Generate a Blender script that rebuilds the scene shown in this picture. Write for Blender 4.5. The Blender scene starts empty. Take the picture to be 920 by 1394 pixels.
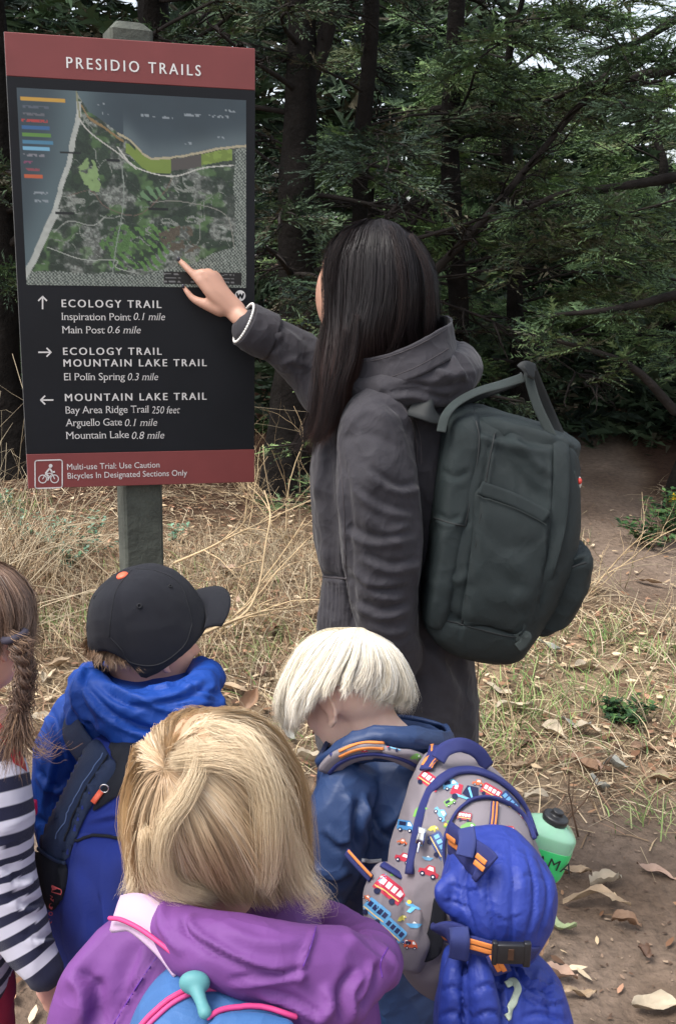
import bpy, bmesh, math, random
import numpy as np
from mathutils import Vector, Matrix
from mathutils.bvhtree import BVHTree

SC = bpy.context.scene
COL = SC.collection
random.seed(7)
RNG = np.random.default_rng(11)
R = math.radians

# ---------------------------------------------------------------- camera, sky, sun, exposure
F = 1400.0                       # focal length in photo pixels (photo 920 x 1394)
PITCH, ROLL, CAMH = 0.245, 0.022, 1.55
cp, sp = math.cos(PITCH), math.sin(PITCH)
FW = np.array([0, cp, -sp]); UP0 = np.array([0, sp, cp]); RT0 = np.array([1.0, 0, 0])
RT = RT0 * math.cos(ROLL) + UP0 * math.sin(ROLL)
UPV = UP0 * math.cos(ROLL) - RT0 * math.sin(ROLL)
CAM = np.array([0, 0, CAMH])
cam = bpy.data.cameras.new('camera'); cam_o = bpy.data.objects.new('camera', cam); COL.objects.link(cam_o)
cam_o.matrix_world = Matrix(((RT[0], UPV[0], -FW[0], 0), (RT[1], UPV[1], -FW[1], 0), (RT[2], UPV[2], -FW[2], CAMH), (0, 0, 0, 1)))
cam.sensor_fit = 'VERTICAL'; cam.sensor_height = 36; cam.lens = 36 * F / 1394
cam.clip_start = 0.05; cam.clip_end = 2000
SC.camera = cam_o

SUN_EL, SUN_AZ = R(60), R(-118)    # azimuth from +Y towards +X: soft light from high on the left, behind the camera
w = bpy.data.worlds.new('World'); SC.world = w; w.use_nodes = True
nt = w.node_tree; bg = nt.nodes['Background']
sky = nt.nodes.new('ShaderNodeTexSky'); sky.sky_type = 'NISHITA'; sky.sun_disc = False
sky.sun_elevation = SUN_EL; sky.sun_rotation = SUN_AZ; sky.dust_density = 3.0; sky.ozone_density = 1.0
hs = nt.nodes.new('ShaderNodeHueSaturation'); hs.inputs['Saturation'].default_value = 0.42   # thin overcast
nt.links.new(sky.outputs[0], hs.inputs['Color']); nt.links.new(hs.outputs[0], bg.inputs[0])
bg.inputs[1].default_value = 0.15
sl = bpy.data.lights.new('sun', 'SUN'); sl.energy = 1.6; sl.angle = R(28); sl.color = (1, .96, .9)
so = bpy.data.objects.new('sun', sl); COL.objects.link(so)
sd = Vector((math.sin(SUN_AZ) * math.cos(SUN_EL), math.cos(SUN_AZ) * math.cos(SUN_EL), math.sin(SUN_EL)))
so.rotation_euler = sd.to_track_quat('Z', 'Y').to_euler()
SC.view_settings.view_transform = 'Standard'; SC.view_settings.look = 'None'
SC.view_settings.gamma = 1; SC.view_settings.use_curve_mapping = False
SC.view_settings.exposure = 1.05
SC.render.engine = 'CYCLES'
SC.cycles.use_denoising = True
SC.cycles.max_bounces = 6; SC.cycles.diffuse_bounces = 3; SC.cycles.glossy_bounces = 2; SC.cycles.transparent_max_bounces = 8

# ---------------------------------------------------------------- helpers
def P(x, y, d):
    """the world point seen at photo pixel x, y at depth d (metres along the view axis)"""
    return CAM + d * (FW + RT * ((x - 460) / F) - UPV * ((y - 697) / F))
def PG(x, y, z=0.0):
    """the point of the level z seen at photo pixel x, y"""
    v = FW + RT * ((x - 460) / F) - UPV * ((y - 697) / F)
    return CAM + v * ((z - CAMH) / v[2])
def proj(V):
    D = V - CAM; z = D @ FW
    return 460 + F * (D @ RT) / z, 697 - F * (D @ UPV) / z, z
def srgb(r, g=None, b=None, k=1.0):
    if g is None: r, g, b = r
    f = lambda c: (c / 255 / 12.92 if c <= 10 else ((c / 255 + .055) / 1.055) ** 2.4) * k
    return (f(r), f(g), f(b))

def _hash(i, j, k, s):
    h = (i * 374761393 + j * 668265263 + k * 2147483647 + s * 974634777) & 0xffffffff
    h = ((h ^ (h >> 13)) * 1274126177) & 0xffffffff
    h = ((h ^ (h >> 16)) * 2246822519) & 0xffffffff
    return ((h ^ (h >> 15)) & 0xffffff) / float(0xffffff)
def vnoise(Pt, scale=1.0, seed=0):
    """smooth value noise, -1..1, for an (n,3) array"""
    q = np.asarray(Pt, float) * scale + 1000.0
    i = np.floor(q).astype(np.int64); f = q - i; f = f * f * f * (f * (f * 6 - 15) + 10)
    out = 0
    for dx in (0, 1):
        for dy in (0, 1):
            for dz in (0, 1):
                wgt = (f[:, 0] if dx else 1 - f[:, 0]) * (f[:, 1] if dy else 1 - f[:, 1]) * (f[:, 2] if dz else 1 - f[:, 2])
                out = out + wgt * _hash(i[:, 0] + dx, i[:, 1] + dy, i[:, 2] + dz, seed)
    return out * 2 - 1
def fbm(Pt, scale, octv=3, seed=0):
    o = 0; a = 1; t = 0
    for k in range(octv):
        o = o + a * vnoise(Pt, scale * 2 ** k, seed + k); t += a; a *= .5
    return o / t

# materials ------------------------------------------------
MATS = {}
def mat(name, color=(.5, .5, .5), rough=.7, bump=None, var=0.0, vscale=20, metal=0, attr=None, sub=0, sheen=0, trans=0, spec=.5, weave=None, coat=0, crease=None):
    """procedural Principled material; bump = (scale, strength), weave = (scale, strength), attr = colour attribute used as base"""
    if name in MATS: return MATS[name]
    m = bpy.data.materials.new(name); m.use_nodes = True; MATS[name] = m
    t = m.node_tree; b = t.nodes['Principled BSDF']; N = t.nodes; L = t.links
    b.inputs['Roughness'].default_value = rough; b.inputs['Metallic'].default_value = metal
    b.inputs['Base Color'].default_value = (*color, 1)
    b.inputs['Specular IOR Level'].default_value = spec
    if sub:
        b.inputs['Subsurface Weight'].default_value = sub; b.inputs['Subsurface Radius'].default_value = (.8, .3, .15); b.inputs['Subsurface Scale'].default_value = .01
    if sheen:
        b.inputs['Sheen Weight'].default_value = sheen; b.inputs['Sheen Roughness'].default_value = .5
    if trans: b.inputs['Transmission Weight'].default_value = trans
    if coat: b.inputs['Coat Weight'].default_value = coat; b.inputs['Coat Roughness'].default_value = .3
    tc = N.new('ShaderNodeTexCoord')
    src = None
    if attr:
        a = N.new('ShaderNodeAttribute'); a.attribute_name = attr; src = a.outputs['Color']
    if var:
        nz = N.new('ShaderNodeTexNoise'); nz.inputs['Scale'].default_value = vscale; nz.inputs['Detail'].default_value = 6
        L.new(tc.outputs['Object'], nz.inputs['Vector'])
        mr = N.new('ShaderNodeMapRange'); mr.inputs[1].default_value = .3; mr.inputs[2].default_value = .7; mr.inputs[3].default_value = 1 - var; mr.inputs[4].default_value = 1 + var
        L.new(nz.outputs['Fac'], mr.inputs[0])
        mx = N.new('ShaderNodeMix'); mx.data_type = 'RGBA'; mx.blend_type = 'MULTIPLY'; mx.inputs[0].default_value = 1
        if src: L.new(src, mx.inputs[6])
        else: mx.inputs[6].default_value = (*color, 1)
        L.new(mr.outputs[0], mx.inputs[7]); src = mx.outputs[2]
    if src: L.new(src, b.inputs['Base Color'])
    last = None
    for sc_, st, kind in ([(*bump, 'n')] if bump else []) + ([(*weave, 'w')] if weave else []):
        bn = N.new('ShaderNodeBump'); bn.inputs['Strength'].default_value = st
        if kind == 'n':
            bn.inputs['Distance'].default_value = .4 / sc_
            nz = N.new('ShaderNodeTexNoise'); nz.inputs['Scale'].default_value = sc_; nz.inputs['Detail'].default_value = 7; nz.inputs['Roughness'].default_value = .6
            L.new(tc.outputs['Object'], nz.inputs['Vector']); L.new(nz.outputs['Fac'], bn.inputs['Height'])
        else:
            bn.inputs['Distance'].default_value = .0006
            wv = N.new('ShaderNodeTexWave'); wv.inputs['Scale'].default_value = sc_; wv.inputs['Distortion'].default_value = .6
            L.new(tc.outputs['Object'], wv.inputs['Vector'])
            wv2 = N.new('ShaderNodeTexWave'); wv2.inputs['Scale'].default_value = sc_; wv2.bands_direction = 'Z'
            L.new(tc.outputs['Object'], wv2.inputs['Vector'])
            ad = N.new('ShaderNodeMath'); ad.operation = 'ADD'; L.new(wv.outputs['Fac'], ad.inputs[0]); L.new(wv2.outputs['Fac'], ad.inputs[1])
            L.new(ad.outputs[0], bn.inputs['Height'])
        if last: L.new(last, bn.inputs['Normal'])
        last = bn.outputs['Normal']
    if crease:      # crumpled cloth: sharp little ridges between shallow hollows
        bn = N.new('ShaderNodeBump'); bn.inputs['Strength'].default_value = min(1, crease[1] * .72); bn.inputs['Distance'].default_value = .22 / crease[0]
        mp_ = N.new('ShaderNodeMapping'); mp_.inputs['Scale'].default_value = (1, 1, .62); mp_.inputs['Rotation'].default_value = (.3, .5, .2)
        wn = N.new('ShaderNodeTexNoise'); wn.inputs['Scale'].default_value = crease[0] * .5; wn.inputs['Detail'].default_value = 2
        ma = N.new('ShaderNodeMix'); ma.data_type = 'RGBA'; ma.blend_type = 'LINEAR_LIGHT'; ma.inputs[0].default_value = .9 / crease[0]
        vo = N.new('ShaderNodeTexVoronoi'); vo.inputs['Scale'].default_value = crease[0]; vo.inputs['Detail'].default_value = 1.4; vo.inputs['Roughness'].default_value = .4
        pw_ = N.new('ShaderNodeMath'); pw_.operation = 'POWER'; pw_.inputs[1].default_value = 1.7
        L.new(tc.outputs['Object'], mp_.inputs[0]); L.new(tc.outputs['Object'], wn.inputs['Vector']); L.new(mp_.outputs[0], ma.inputs[6]); L.new(wn.outputs['Color'], ma.inputs[7])
        L.new(ma.outputs[2], vo.inputs['Vector']); L.new(vo.outputs['Distance'], pw_.inputs[0]); L.new(pw_.outputs[0], bn.inputs['Height'])
        if last: L.new(last, bn.inputs['Normal'])
        last = bn.outputs['Normal']
    if last: L.new(last, b.inputs['Normal'])
    return m

# raw geometry: a "raw" is (verts (n,3), faces list) --------
def grid_faces(nr, nc, close_c=True, off=0):
    r = np.arange(nr - 1)[:, None]; c = np.arange(nc if close_c else nc - 1)[None, :]
    c2 = (c + 1) % nc
    a = r * nc + c; b_ = r * nc + c2; d = (r + 1) * nc + c; e = (r + 1) * nc + c2
    return (np.stack([a, b_, e, d], -1).reshape(-1, 4) + off).tolist()
def cat(pts, n, closed=False):
    """Catmull-Rom resampling of control points (k,m) to n points"""
    p = np.asarray(pts, float); k = len(p)
    if closed:
        t = np.linspace(0, k, n, endpoint=False); g = lambda i: p[i % k]
    else:
        t = np.linspace(0, k - 1, n); g = lambda i: p[np.clip(i, 0, k - 1)]
    i = np.floor(t).astype(int)
    if not closed: i = np.minimum(i, k - 2)
    f = (t - i)[:, None] if p.ndim == 2 else (t - i)[:, None, None]
    a, b_, c, d = g(i - 1), g(i), g(i + 1), g(i + 2)
    if not closed:
        a = np.where((i == 0)[(...,) + (None,) * (p.ndim - 1)], 2 * b_ - c, a); d = np.where((i == k - 2)[(...,) + (None,) * (p.ndim - 1)], 2 * c - b_, d)
    return .5 * (2 * b_ + (c - a) * f + (2 * a - 5 * b_ + 4 * c - d) * f * f + (3 * b_ - a - 3 * c + d) * f ** 3)
def frames(p):
    t = np.gradient(p, axis=0); t /= np.linalg.norm(t, axis=1)[:, None] + 1e-12
    u = np.cross(t[0], [0, 0, 1.0])
    if np.linalg.norm(u) < .1: u = np.cross(t[0], [1.0, 0, 0])
    u /= np.linalg.norm(u); U = [u]
    for k in range(1, len(p)):
        u = u - t[k] * (u @ t[k]); u = u / (np.linalg.norm(u) + 1e-12); U.append(u)
    U = np.array(U); return t, U, np.cross(t, U)
def tube(pts, rad, n=12, m=None, flat=None, caps=True):
    """swept tube through points with radii; flat=(vector, factor) squashes the section along a direction"""
    p = np.asarray(pts, float); r = np.asarray(rad, float) * np.ones(len(p))
    if m:
        q = cat(np.c_[p, r], m); p, r = q[:, :3], np.maximum(q[:, 3], 1e-4)
    t, U, W = frames(p)
    if caps:       # rounded ends
        cs = [(.97, .25), (.8, .6), (.45, .9)]
        p0 = [p[0] - t[0] * r[0] * b_ for a, b_ in cs[::-1]]; p1 = [p[-1] + t[-1] * r[-1] * b_ for a, b_ in cs]
        r0 = [r[0] * a for a, b_ in cs[::-1]]; r1 = [r[-1] * a for a, b_ in cs]
        p = np.vstack([p0, p, p1]); r = np.r_[r0, r, r1]
        U = np.vstack([[U[0]] * 3, U, [U[-1]] * 3]); W = np.vstack([[W[0]] * 3, W, [W[-1]] * 3])
    a = np.linspace(0, 2 * math.pi, n, endpoint=False)
    V = p[:, None] + r[:, None, None] * (np.cos(a)[None, :, None] * U[:, None] + np.sin(a)[None, :, None] * W[:, None])
    if flat is not None:
        f = np.asarray(flat[0], float); f /= np.linalg.norm(f)
        D = V - p[:, None]; V = p[:, None] + D - (1 - flat[1]) * (D @ f)[..., None] * f
    V = V.reshape(-1, 3); Fc = grid_faces(len(p), n)
    Fc.append(list(range(n))[::-1]); Fc.append([len(V) - n + k for k in range(n)])
    return V, Fc
def ell(c, r, rot=None, n=16):
    """ellipsoid"""
    th = np.linspace(0, math.pi, n + 1)[1:-1]; a = np.linspace(0, 2 * math.pi, n * 2, endpoint=False)
    V = np.stack([np.sin(th)[:, None] * np.cos(a), np.sin(th)[:, None] * np.sin(a), np.cos(th)[:, None] * np.ones_like(a)], -1).reshape(-1, 3)
    Fc = [f[::-1] for f in grid_faces(n - 1, n * 2)]
    V = np.vstack([V, [[0, 0, 1]], [[0, 0, -1]]]); k = n * 2; N_ = len(V)
    Fc += [[N_ - 2, i, (i + 1) % k] for i in range(k)]; o = (n - 2) * k
    Fc += [[N_ - 1, o + (i + 1) % k, o + i] for i in range(k)]
    V = V * np.asarray(r)
    if rot is not None: V = V @ np.asarray(rot).T
    return V + np.asarray(c), Fc
def box(c, s, ax=None):
    s = np.asarray(s) / 2; V = np.array([[x, y, z] for x in (-1, 1) for y in (-1, 1) for z in (-1, 1)]) * s
    if ax is not None: V = V @ np.asarray(ax)
    Fc = [[0, 1, 3, 2], [4, 6, 7, 5], [0, 4, 5, 1], [2, 3, 7, 6], [0, 2, 6, 4], [1, 5, 7, 3]]
    return V + np.asarray(c), Fc
def rings(rows, n=40, m=None, expo=2.4):
    """stack of level oval rings given in photo terms: (y, x_left, x_right, depth, half depth in metres)"""
    q = np.asarray(rows, float)
    if m: q = cat(q, m)
    a = np.linspace(0, 2 * math.pi, n, endpoint=False); V = []
    ca = np.sign(np.cos(a)) * np.abs(np.cos(a)) ** (2 / expo); sa = np.sign(np.sin(a)) * np.abs(np.sin(a)) ** (2 / expo)
    for y, xl, xr, d, hd in q:
        c = P((xl + xr) / 2, y, d); hw = abs(xr - xl) / 2 * d / F
        V.append(c + np.c_[ca * hw, sa * hd, 0 * a])
    V = np.array(V).reshape(-1, 3); Fc = grid_faces(len(q), n)
    Fc.append(list(range(n))[::-1]); Fc.append([len(V) - n + k for k in range(n)])
    return V, Fc
def loops(ls, m=24, n=48, closed=True, thick=0):
    """surface through loops of world points (each the same count)"""
    A = np.array([cat(l, n, closed) for l in ls])
    if m: A = cat(A, m)
    V = A.reshape(-1, 3); return V, grid_faces(len(A), n, closed)
def join(*raws):
    V = []; Fc = []; o = 0
    for v, f in raws:
        V.append(np.asarray(v)); Fc += [[i + o for i in g] for g in f]; o += len(v)
    return np.vstack(V), Fc
def mesh(name, raw, smooth=True):
    me = bpy.data.meshes.new(name); v, f = raw
    me.from_pydata([tuple(x) for x in np.asarray(v).tolist()] if not isinstance(v, list) else v, [], f); me.update()
    if smooth: me.polygons.foreach_set('use_smooth', [True] * len(me.polygons))
    return me
def mesh_np(name, V, Q, smooth=True, mats=None, matidx=None):
    """fast mesh from arrays, Q (n,3|4)"""
    me = bpy.data.meshes.new(name); V = np.asarray(V, np.float32); Q = np.asarray(Q, np.int32); k = Q.shape[1]
    me.vertices.add(len(V)); me.vertices.foreach_set('co', V.ravel())
    me.loops.add(Q.size); me.loops.foreach_set('vertex_index', Q.ravel())
    me.polygons.add(len(Q)); me.polygons.foreach_set('loop_start', np.arange(0, Q.size, k, dtype=np.int32))
    if matidx is not None: me.polygons.foreach_set('material_index', np.asarray(matidx, np.int32))
    me.update(calc_edges=True)
    if smooth: me.polygons.foreach_set('use_smooth', np.ones(len(Q), bool))
    return me
def setcol(me, C, name='col'):
    C = np.asarray(C, np.float32); a = me.color_attributes.new(name, 'FLOAT_COLOR', 'POINT')
    if C.shape[1] == 3: C = np.c_[C, np.ones(len(C))]
    a.data.foreach_set('color', np.ascontiguousarray(C, np.float32).ravel())
def obj(name, data, m=None, parent=None, **props):
    o = bpy.data.objects.new(name, data); COL.objects.link(o)
    if m is not None:
        for mm in (m if isinstance(m, (list, tuple)) else [m]): data.materials.append(mm)
    if parent is not None:
        o.parent = parent; o.matrix_parent_inverse = Matrix.Translation(-parent.matrix_basis.translation) if parent.type == 'EMPTY' else Matrix()
    for k, v in props.items(): o[k] = v
    return o
def child(name, data, m, parent, **props):
    """a part whose mesh is in world coordinates; the mesh is moved into the frame of its thing"""
    base = parent
    while base.parent is not None: base = base.parent
    off = np.array(base.location); v = np.empty(len(data.vertices) * 3, np.float32); data.vertices.foreach_get('co', v)
    v = v.reshape(-1, 3) - off; data.vertices.foreach_set('co', v.astype(np.float32).ravel()); data.update()
    o = bpy.data.objects.new(name, data); COL.objects.link(o); o.parent = parent
    for mm in (m if isinstance(m, (list, tuple)) else [m]): data.materials.append(mm)
    for k, val in props.items(): o[k] = val
    return o
def thing(name, loc, label, category, group=None):
    o = bpy.data.objects.new(name, None); COL.objects.link(o); o.location = loc; o.empty_display_size = .1
    o['label'] = label; o['category'] = category
    if group: o['group'] = group
    return o
def getV(me):
    v = np.empty(len(me.vertices) * 3, np.float32); me.vertices.foreach_get('co', v); return v.reshape(-1, 3).astype(float)
def getN(me):
    v = np.empty(len(me.vertices) * 3, np.float32); me.vertices.foreach_get('normal', v); return v.reshape(-1, 3).astype(float)
def setV(me, V):
    me.vertices.foreach_set('co', np.asarray(V, np.float32).ravel()); me.update()
def edges(me):
    e = np.empty(len(me.edges) * 2, np.int32); me.edges.foreach_get('vertices', e); return e.reshape(-1, 2)
def smooth(me, it=5, k=.5):
    V = getV(me); E = edges(me); n = len(V); deg = np.bincount(E.ravel(), minlength=n)[:, None] + 1e-9
    for _ in range(it):
        S = np.stack([np.bincount(E[:, 0], V[E[:, 1], a], n) + np.bincount(E[:, 1], V[E[:, 0], a], n) for a in range(3)], 1)
        V = V + k * (S / deg - V)
    setV(me, V); return me
def apply_mod(me, kind, **kw):
    o = bpy.data.objects.new('tmp', me); COL.objects.link(o)
    md = o.modifiers.new('m', kind)
    for k, v in kw.items(): setattr(md, k, v)
    dg = bpy.context.evaluated_depsgraph_get(); dg.update()
    r = bpy.data.meshes.new_from_object(o.evaluated_get(dg)); bpy.data.objects.remove(o); bpy.data.meshes.remove(me)
    r.polygons.foreach_set('use_smooth', [True] * len(r.polygons)); return r
def remesh(name, raws, vox=.006, it=6, k=.5):
    me = apply_mod(mesh(name, join(*raws)), 'REMESH', mode='VOXEL', voxel_size=vox, use_smooth_shade=True); me.name = name
    return smooth(me, it, k)
def solid(me, t=.003, off=-1):
    return apply_mod(me, 'SOLIDIFY', thickness=t, offset=off)
def subd(me, lv=1):
    return apply_mod(me, 'SUBSURF', levels=lv, render_levels=lv)
def pdist(x, y, pl):
    """distance and side of image points to a polyline, and the position along it 0..1"""
    best = np.full(len(x), 1e9); side = np.zeros(len(x)); along = np.zeros(len(x)); n = len(pl) - 1
    for i in range(n):
        a = np.array(pl[i], float); b_ = np.array(pl[i + 1], float); ab = b_ - a; L = ab @ ab + 1e-9
        t = np.clip(((x - a[0]) * ab[0] + (y - a[1]) * ab[1]) / L, 0, 1)
        dx = x - a[0] - t * ab[0]; dy = y - a[1] - t * ab[1]; d = np.hypot(dx, dy); u = d < best
        best[u] = d[u]; side[u] = np.sign(ab[0] * dy - ab[1] * dx)[u]; along[u] = ((i + t) / n)[u]
    return best, side, along
def folds(me, fl):
    """sculpt folds: each (polyline in photo pixels, width px, height mm, kind) on what faces the camera side.
    kind: r = ridge (or groove when the height is negative), s = overlap step"""
    V = getV(me); N = getN(me)
    if not len(V): return me
    x, y, z = proj(V); vd = V - CAM; vd /= np.linalg.norm(vd, axis=1)[:, None]; face = np.clip(-(N * vd).sum(1) * 2 + .2, 0, 1)
    H = np.zeros(len(V))
    for f in fl:
        pl, wd, h = f[0], f[1], f[2]; kind = f[3] if len(f) > 3 else 'r'
        pl = cat(pl, max(6, len(pl) * 4)) if len(pl) > 2 else np.array(pl, float)
        d, s, a = pdist(x, y, pl); e = np.clip(np.minimum(a, 1 - a) * 5, .0, 1) ** .7
        g = np.exp(-(d / wd) ** 2)
        H += (h * .001) * e * (g if kind == 'r' else g * s * d / wd * 1.9)
    setV(me, V + N * (H * face)[:, None]); return me
def wrinkle(me, amp=.004, scale=9, stretch=(1, 1, 1), seed=0, sharp=2.0, mask=None, warp=.06):
    """cloth wrinkles as real relief: ridged noise, warped and stretched"""
    V = getV(me); N = getN(me); Q = V * np.asarray(stretch)
    Wp = np.stack([vnoise(Q, scale * .6, seed + 31 + a) for a in range(3)], 1) * warp
    n1 = 1 - np.abs(vnoise(Q + Wp, scale, seed)); n2 = 1 - np.abs(vnoise(Q + Wp * 1.4, scale * 2.1, seed + 5))
    h = (n1 ** sharp - .45) + .45 * (n2 ** sharp - .45)
    if mask is not None: h = h * mask(V)
    setV(me, V + N * (amp * h)[:, None]); return me
def crumple(me, amp=.003, scale=14, seed=0, stretch=(1, 1, .6), warp=.4):
    """crumpled cloth as relief: sharp ridges between shallow hollows (distance to scattered points)"""
    V = getV(me); N = getN(me); c_, s_ = math.cos(.5), math.sin(.5); Q = np.stack([V[:, 0] * c_ + V[:, 2] * s_, V[:, 1], V[:, 2] * c_ - V[:, 0] * s_], 1) * np.asarray(stretch) * scale
    Q = Q + np.stack([vnoise(Q, .7, seed + a) for a in range(3)], 1) * warp; Q = Q + 500; i = np.floor(Q).astype(np.int64); best = np.full(len(V), 9.)
    for dx in (-1, 0, 1):
        for dy in (-1, 0, 1):
            for dz in (-1, 0, 1):
                g = i + (dx, dy, dz); p = g + np.stack([_hash(g[:, 0], g[:, 1], g[:, 2], seed + 60 + a) for a in range(3)], 1); best = np.minimum(best, ((Q - p) ** 2).sum(1))
    setV(me, V + N * (amp * (np.minimum(best, 1) - .4))[:, None]); return me
def px(*a):
    """list of photo triples to world points"""
    return np.array([P(*q) for q in a])
def limb(pts, m=None, n=16, flat=None):
    """tapered limb from (x, y, depth, radius px)"""
    return tube([P(a, b_, c) for a, b_, c, r in pts], [r * c / F for a, b_, c, r in pts], n=n, m=m or len(pts) * 5, flat=flat)
def decal(name, polys, bvh, origin, ax_u, ax_v, depthdir, m, parent, off=.0008, cell=.004, colors=None, smoothn=True):
    """flat print laid on a surface: 2-D polygons (metres in u, v about origin) cut fine and dropped along depthdir on the surface"""
    V = []; Fc = []; C = []
    ax_u = np.asarray(ax_u, float); ax_v = np.asarray(ax_v, float); dd = Vector(depthdir).normalized()
    for ci, poly in enumerate(polys):
        bm = bmesh.new(); vs = [bm.verts.new((a, b_, 0)) for a, b_ in poly]
        try: bm.faces.new(vs)
        except ValueError: bm.free(); continue
        us = [q[0] for q in poly]; ws = [q[1] for q in poly]
        for ax, lo, hi in ((0, min(us), max(us)), (1, min(ws), max(ws))):
            k = lo + cell
            while k < hi and (hi - lo) / cell < 80:
                no = (1, 0, 0) if ax == 0 else (0, 1, 0); co = (k, 0, 0) if ax == 0 else (0, k, 0)
                bmesh.ops.bisect_plane(bm, geom=bm.verts[:] + bm.edges[:] + bm.faces[:], plane_co=co, plane_no=no); k += cell
        bm.verts.index_update(); o = len(V); ok = []
        for v in bm.verts:
            wpt = Vector(np.asarray(origin) + ax_u * v.co.x + ax_v * v.co.y)
            hit, nr, _, _ = bvh.ray_cast(wpt - dd * .12, dd, .35)
            if hit is None: V.append(tuple(wpt)); ok.append(False)
            else:
                if nr.dot(dd) > 0: nr = -nr
                V.append(tuple(hit + nr * (off + .00004 * (ci % 7)))); ok.append(True)
            C.append(colors[ci] if colors else (1, 1, 1))
        for f in bm.faces:
            ids = [v.index for v in f.verts]
            if all(ok[i] for i in ids): Fc.append([i + o for i in ids])
        bm.free()
    if not Fc: return None
    me = mesh(name, (V, Fc)); 
    if colors: setcol(me, C)
    return child(name, me, m, parent)
def bvh_of(me):
    V = getV(me); return BVHTree.FromPolygons([tuple(v) for v in V.tolist()], [tuple(p.vertices) for p in me.polygons])

# hair: strands swept between guide curves ---------------------
def hair_grid(guides, m=24, k=60, closed=False):
    g = np.array([cat(q, m) for q in guides]); return cat(g, k, closed)           # (k, m, 3)
def strands(name, guides, n, rad, cols, parent, m_=None, seg=11, seed=0, closed=False, inset=.012, frizz=.003, clump=.004, tmin=.75, root=0.0, wave=0.0, cj=.12, lift=0.0, dens=None, nclump=260, dark_in=0.0):
    rg = np.random.default_rng(seed); G = hair_grid(guides, 30, 90, closed); K = 90
    center = G[:, :15].reshape(-1, 3).mean(0)
    u = rg.random(n) * (K - 1 if not closed else K); t0 = rg.random(n) * root; t1 = tmin + (1 - tmin) * rg.random(n) ** .6
    T = t0[:, None] + (t1 - t0)[:, None] * np.linspace(0, 1, seg)[None]
    du = (rg.random(n) - .5) * 3.0
    cl = rg.integers(0, nclump, n); cu = rg.random(nclump) * (K - 1)
    cl = np.argsort(cu)[np.clip(np.searchsorted(np.sort(cu), u), 0, nclump - 1)]
    Uu = u[:, None] + du[:, None] * T ** 1.5 * .5 + (cu[cl] - u)[:, None] * T ** 1.3 * .55
    if closed: Uu = Uu % K; i0 = np.floor(Uu).astype(int); i1 = (i0 + 1) % K
    else: Uu = np.clip(Uu, 0, K - 1.001); i0 = np.floor(Uu).astype(int); i1 = i0 + 1
    fu = (Uu - i0)[..., None]; tj = np.clip(T, 0, 1) * 29; j0 = np.minimum(np.floor(tj).astype(int), 28); fj = (tj - j0)[..., None]
    i0 = i0 % K; i1 = i1 % K
    S = (G[i0, j0] * (1 - fu) + G[i1, j0] * fu) * (1 - fj) + (G[i0, j0 + 1] * (1 - fu) + G[i1, j0 + 1] * fu) * fj
    dep = rg.random(n) ** 1.5
    ax = center + np.array([0, 0, 1.0]) * (S[..., 2:3] - center[2]) * .8          # inward: towards the head's axis
    inn = ax - S; inn /= np.linalg.norm(inn, axis=-1)[..., None] + 1e-9
    S = S + inn * (dep[:, None] * inset * np.minimum(1, T * 4 + .3))[..., None]
    ph = rg.random((n, 3)) * 50; cph = rg.random((nclump, 3)) * 50
    for amp, sc_, phs in ((frizz, 3.0, ph), (clump, 2.2, cph[cl])):
        q = np.stack([np.stack([vnoise(np.stack([T.ravel() * sc_, np.repeat(phs[:, a], seg), np.full(T.size, a * 7.0)], 1), 1.0, seed + a)], 0)[0].reshape(n, seg) for a in range(3)], -1)
        S = S + q * (amp * np.minimum(1, T * 1.5))[..., None]
    if lift:
        S = S - inn * (lift * rg.random(n)[:, None] ** 6 * T)[..., None]
    # flat ribbons facing away from the head
    tg = np.gradient(S, axis=1); tg /= np.linalg.norm(tg, axis=-1)[..., None] + 1e-9
    A_ = np.cross(tg, inn); A_ /= np.linalg.norm(A_, axis=-1)[..., None] + 1e-9
    tw = (rg.random(n) - .5) * .8; B_ = np.cross(tg, A_); A_ = A_ * np.cos(tw)[:, None, None] + B_ * np.sin(tw)[:, None, None]
    rr = rad * 1.25 * (.6 + .8 * rg.random(n))[:, None] * (1 - .8 * np.linspace(0, 1, seg)[None] ** 3)
    V = np.stack([S - A_ * rr[..., None], S + A_ * rr[..., None]], 2).reshape(-1, 3)
    b0 = (np.arange(n) * seg * 2)[:, None] + (np.arange(seg - 1) * 2)[None]; Q = np.stack([b0, b0 + 1, b0 + 3, b0 + 2], -1).reshape(-1, 4)
    me = mesh_np(name, V, Q)
    cols = np.array(cols); nc = len(cols)
    cc = cu[cl] / K; sel = np.clip((rg.random(nclump)[cl] * .6 + rg.random(n) * .4) * nc, 0, nc - 1e-6).astype(int)
    Cs = cols[sel] * (1 + (rg.random(n) - .5) * 2 * cj)[:, None]
    if cols.ndim == 3 or dark_in: pass
    Cs = np.repeat(Cs, seg * 2, 0); me_c = Cs
    setcol(me, np.clip(me_c, 0, 1))
    return me, T, S
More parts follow.
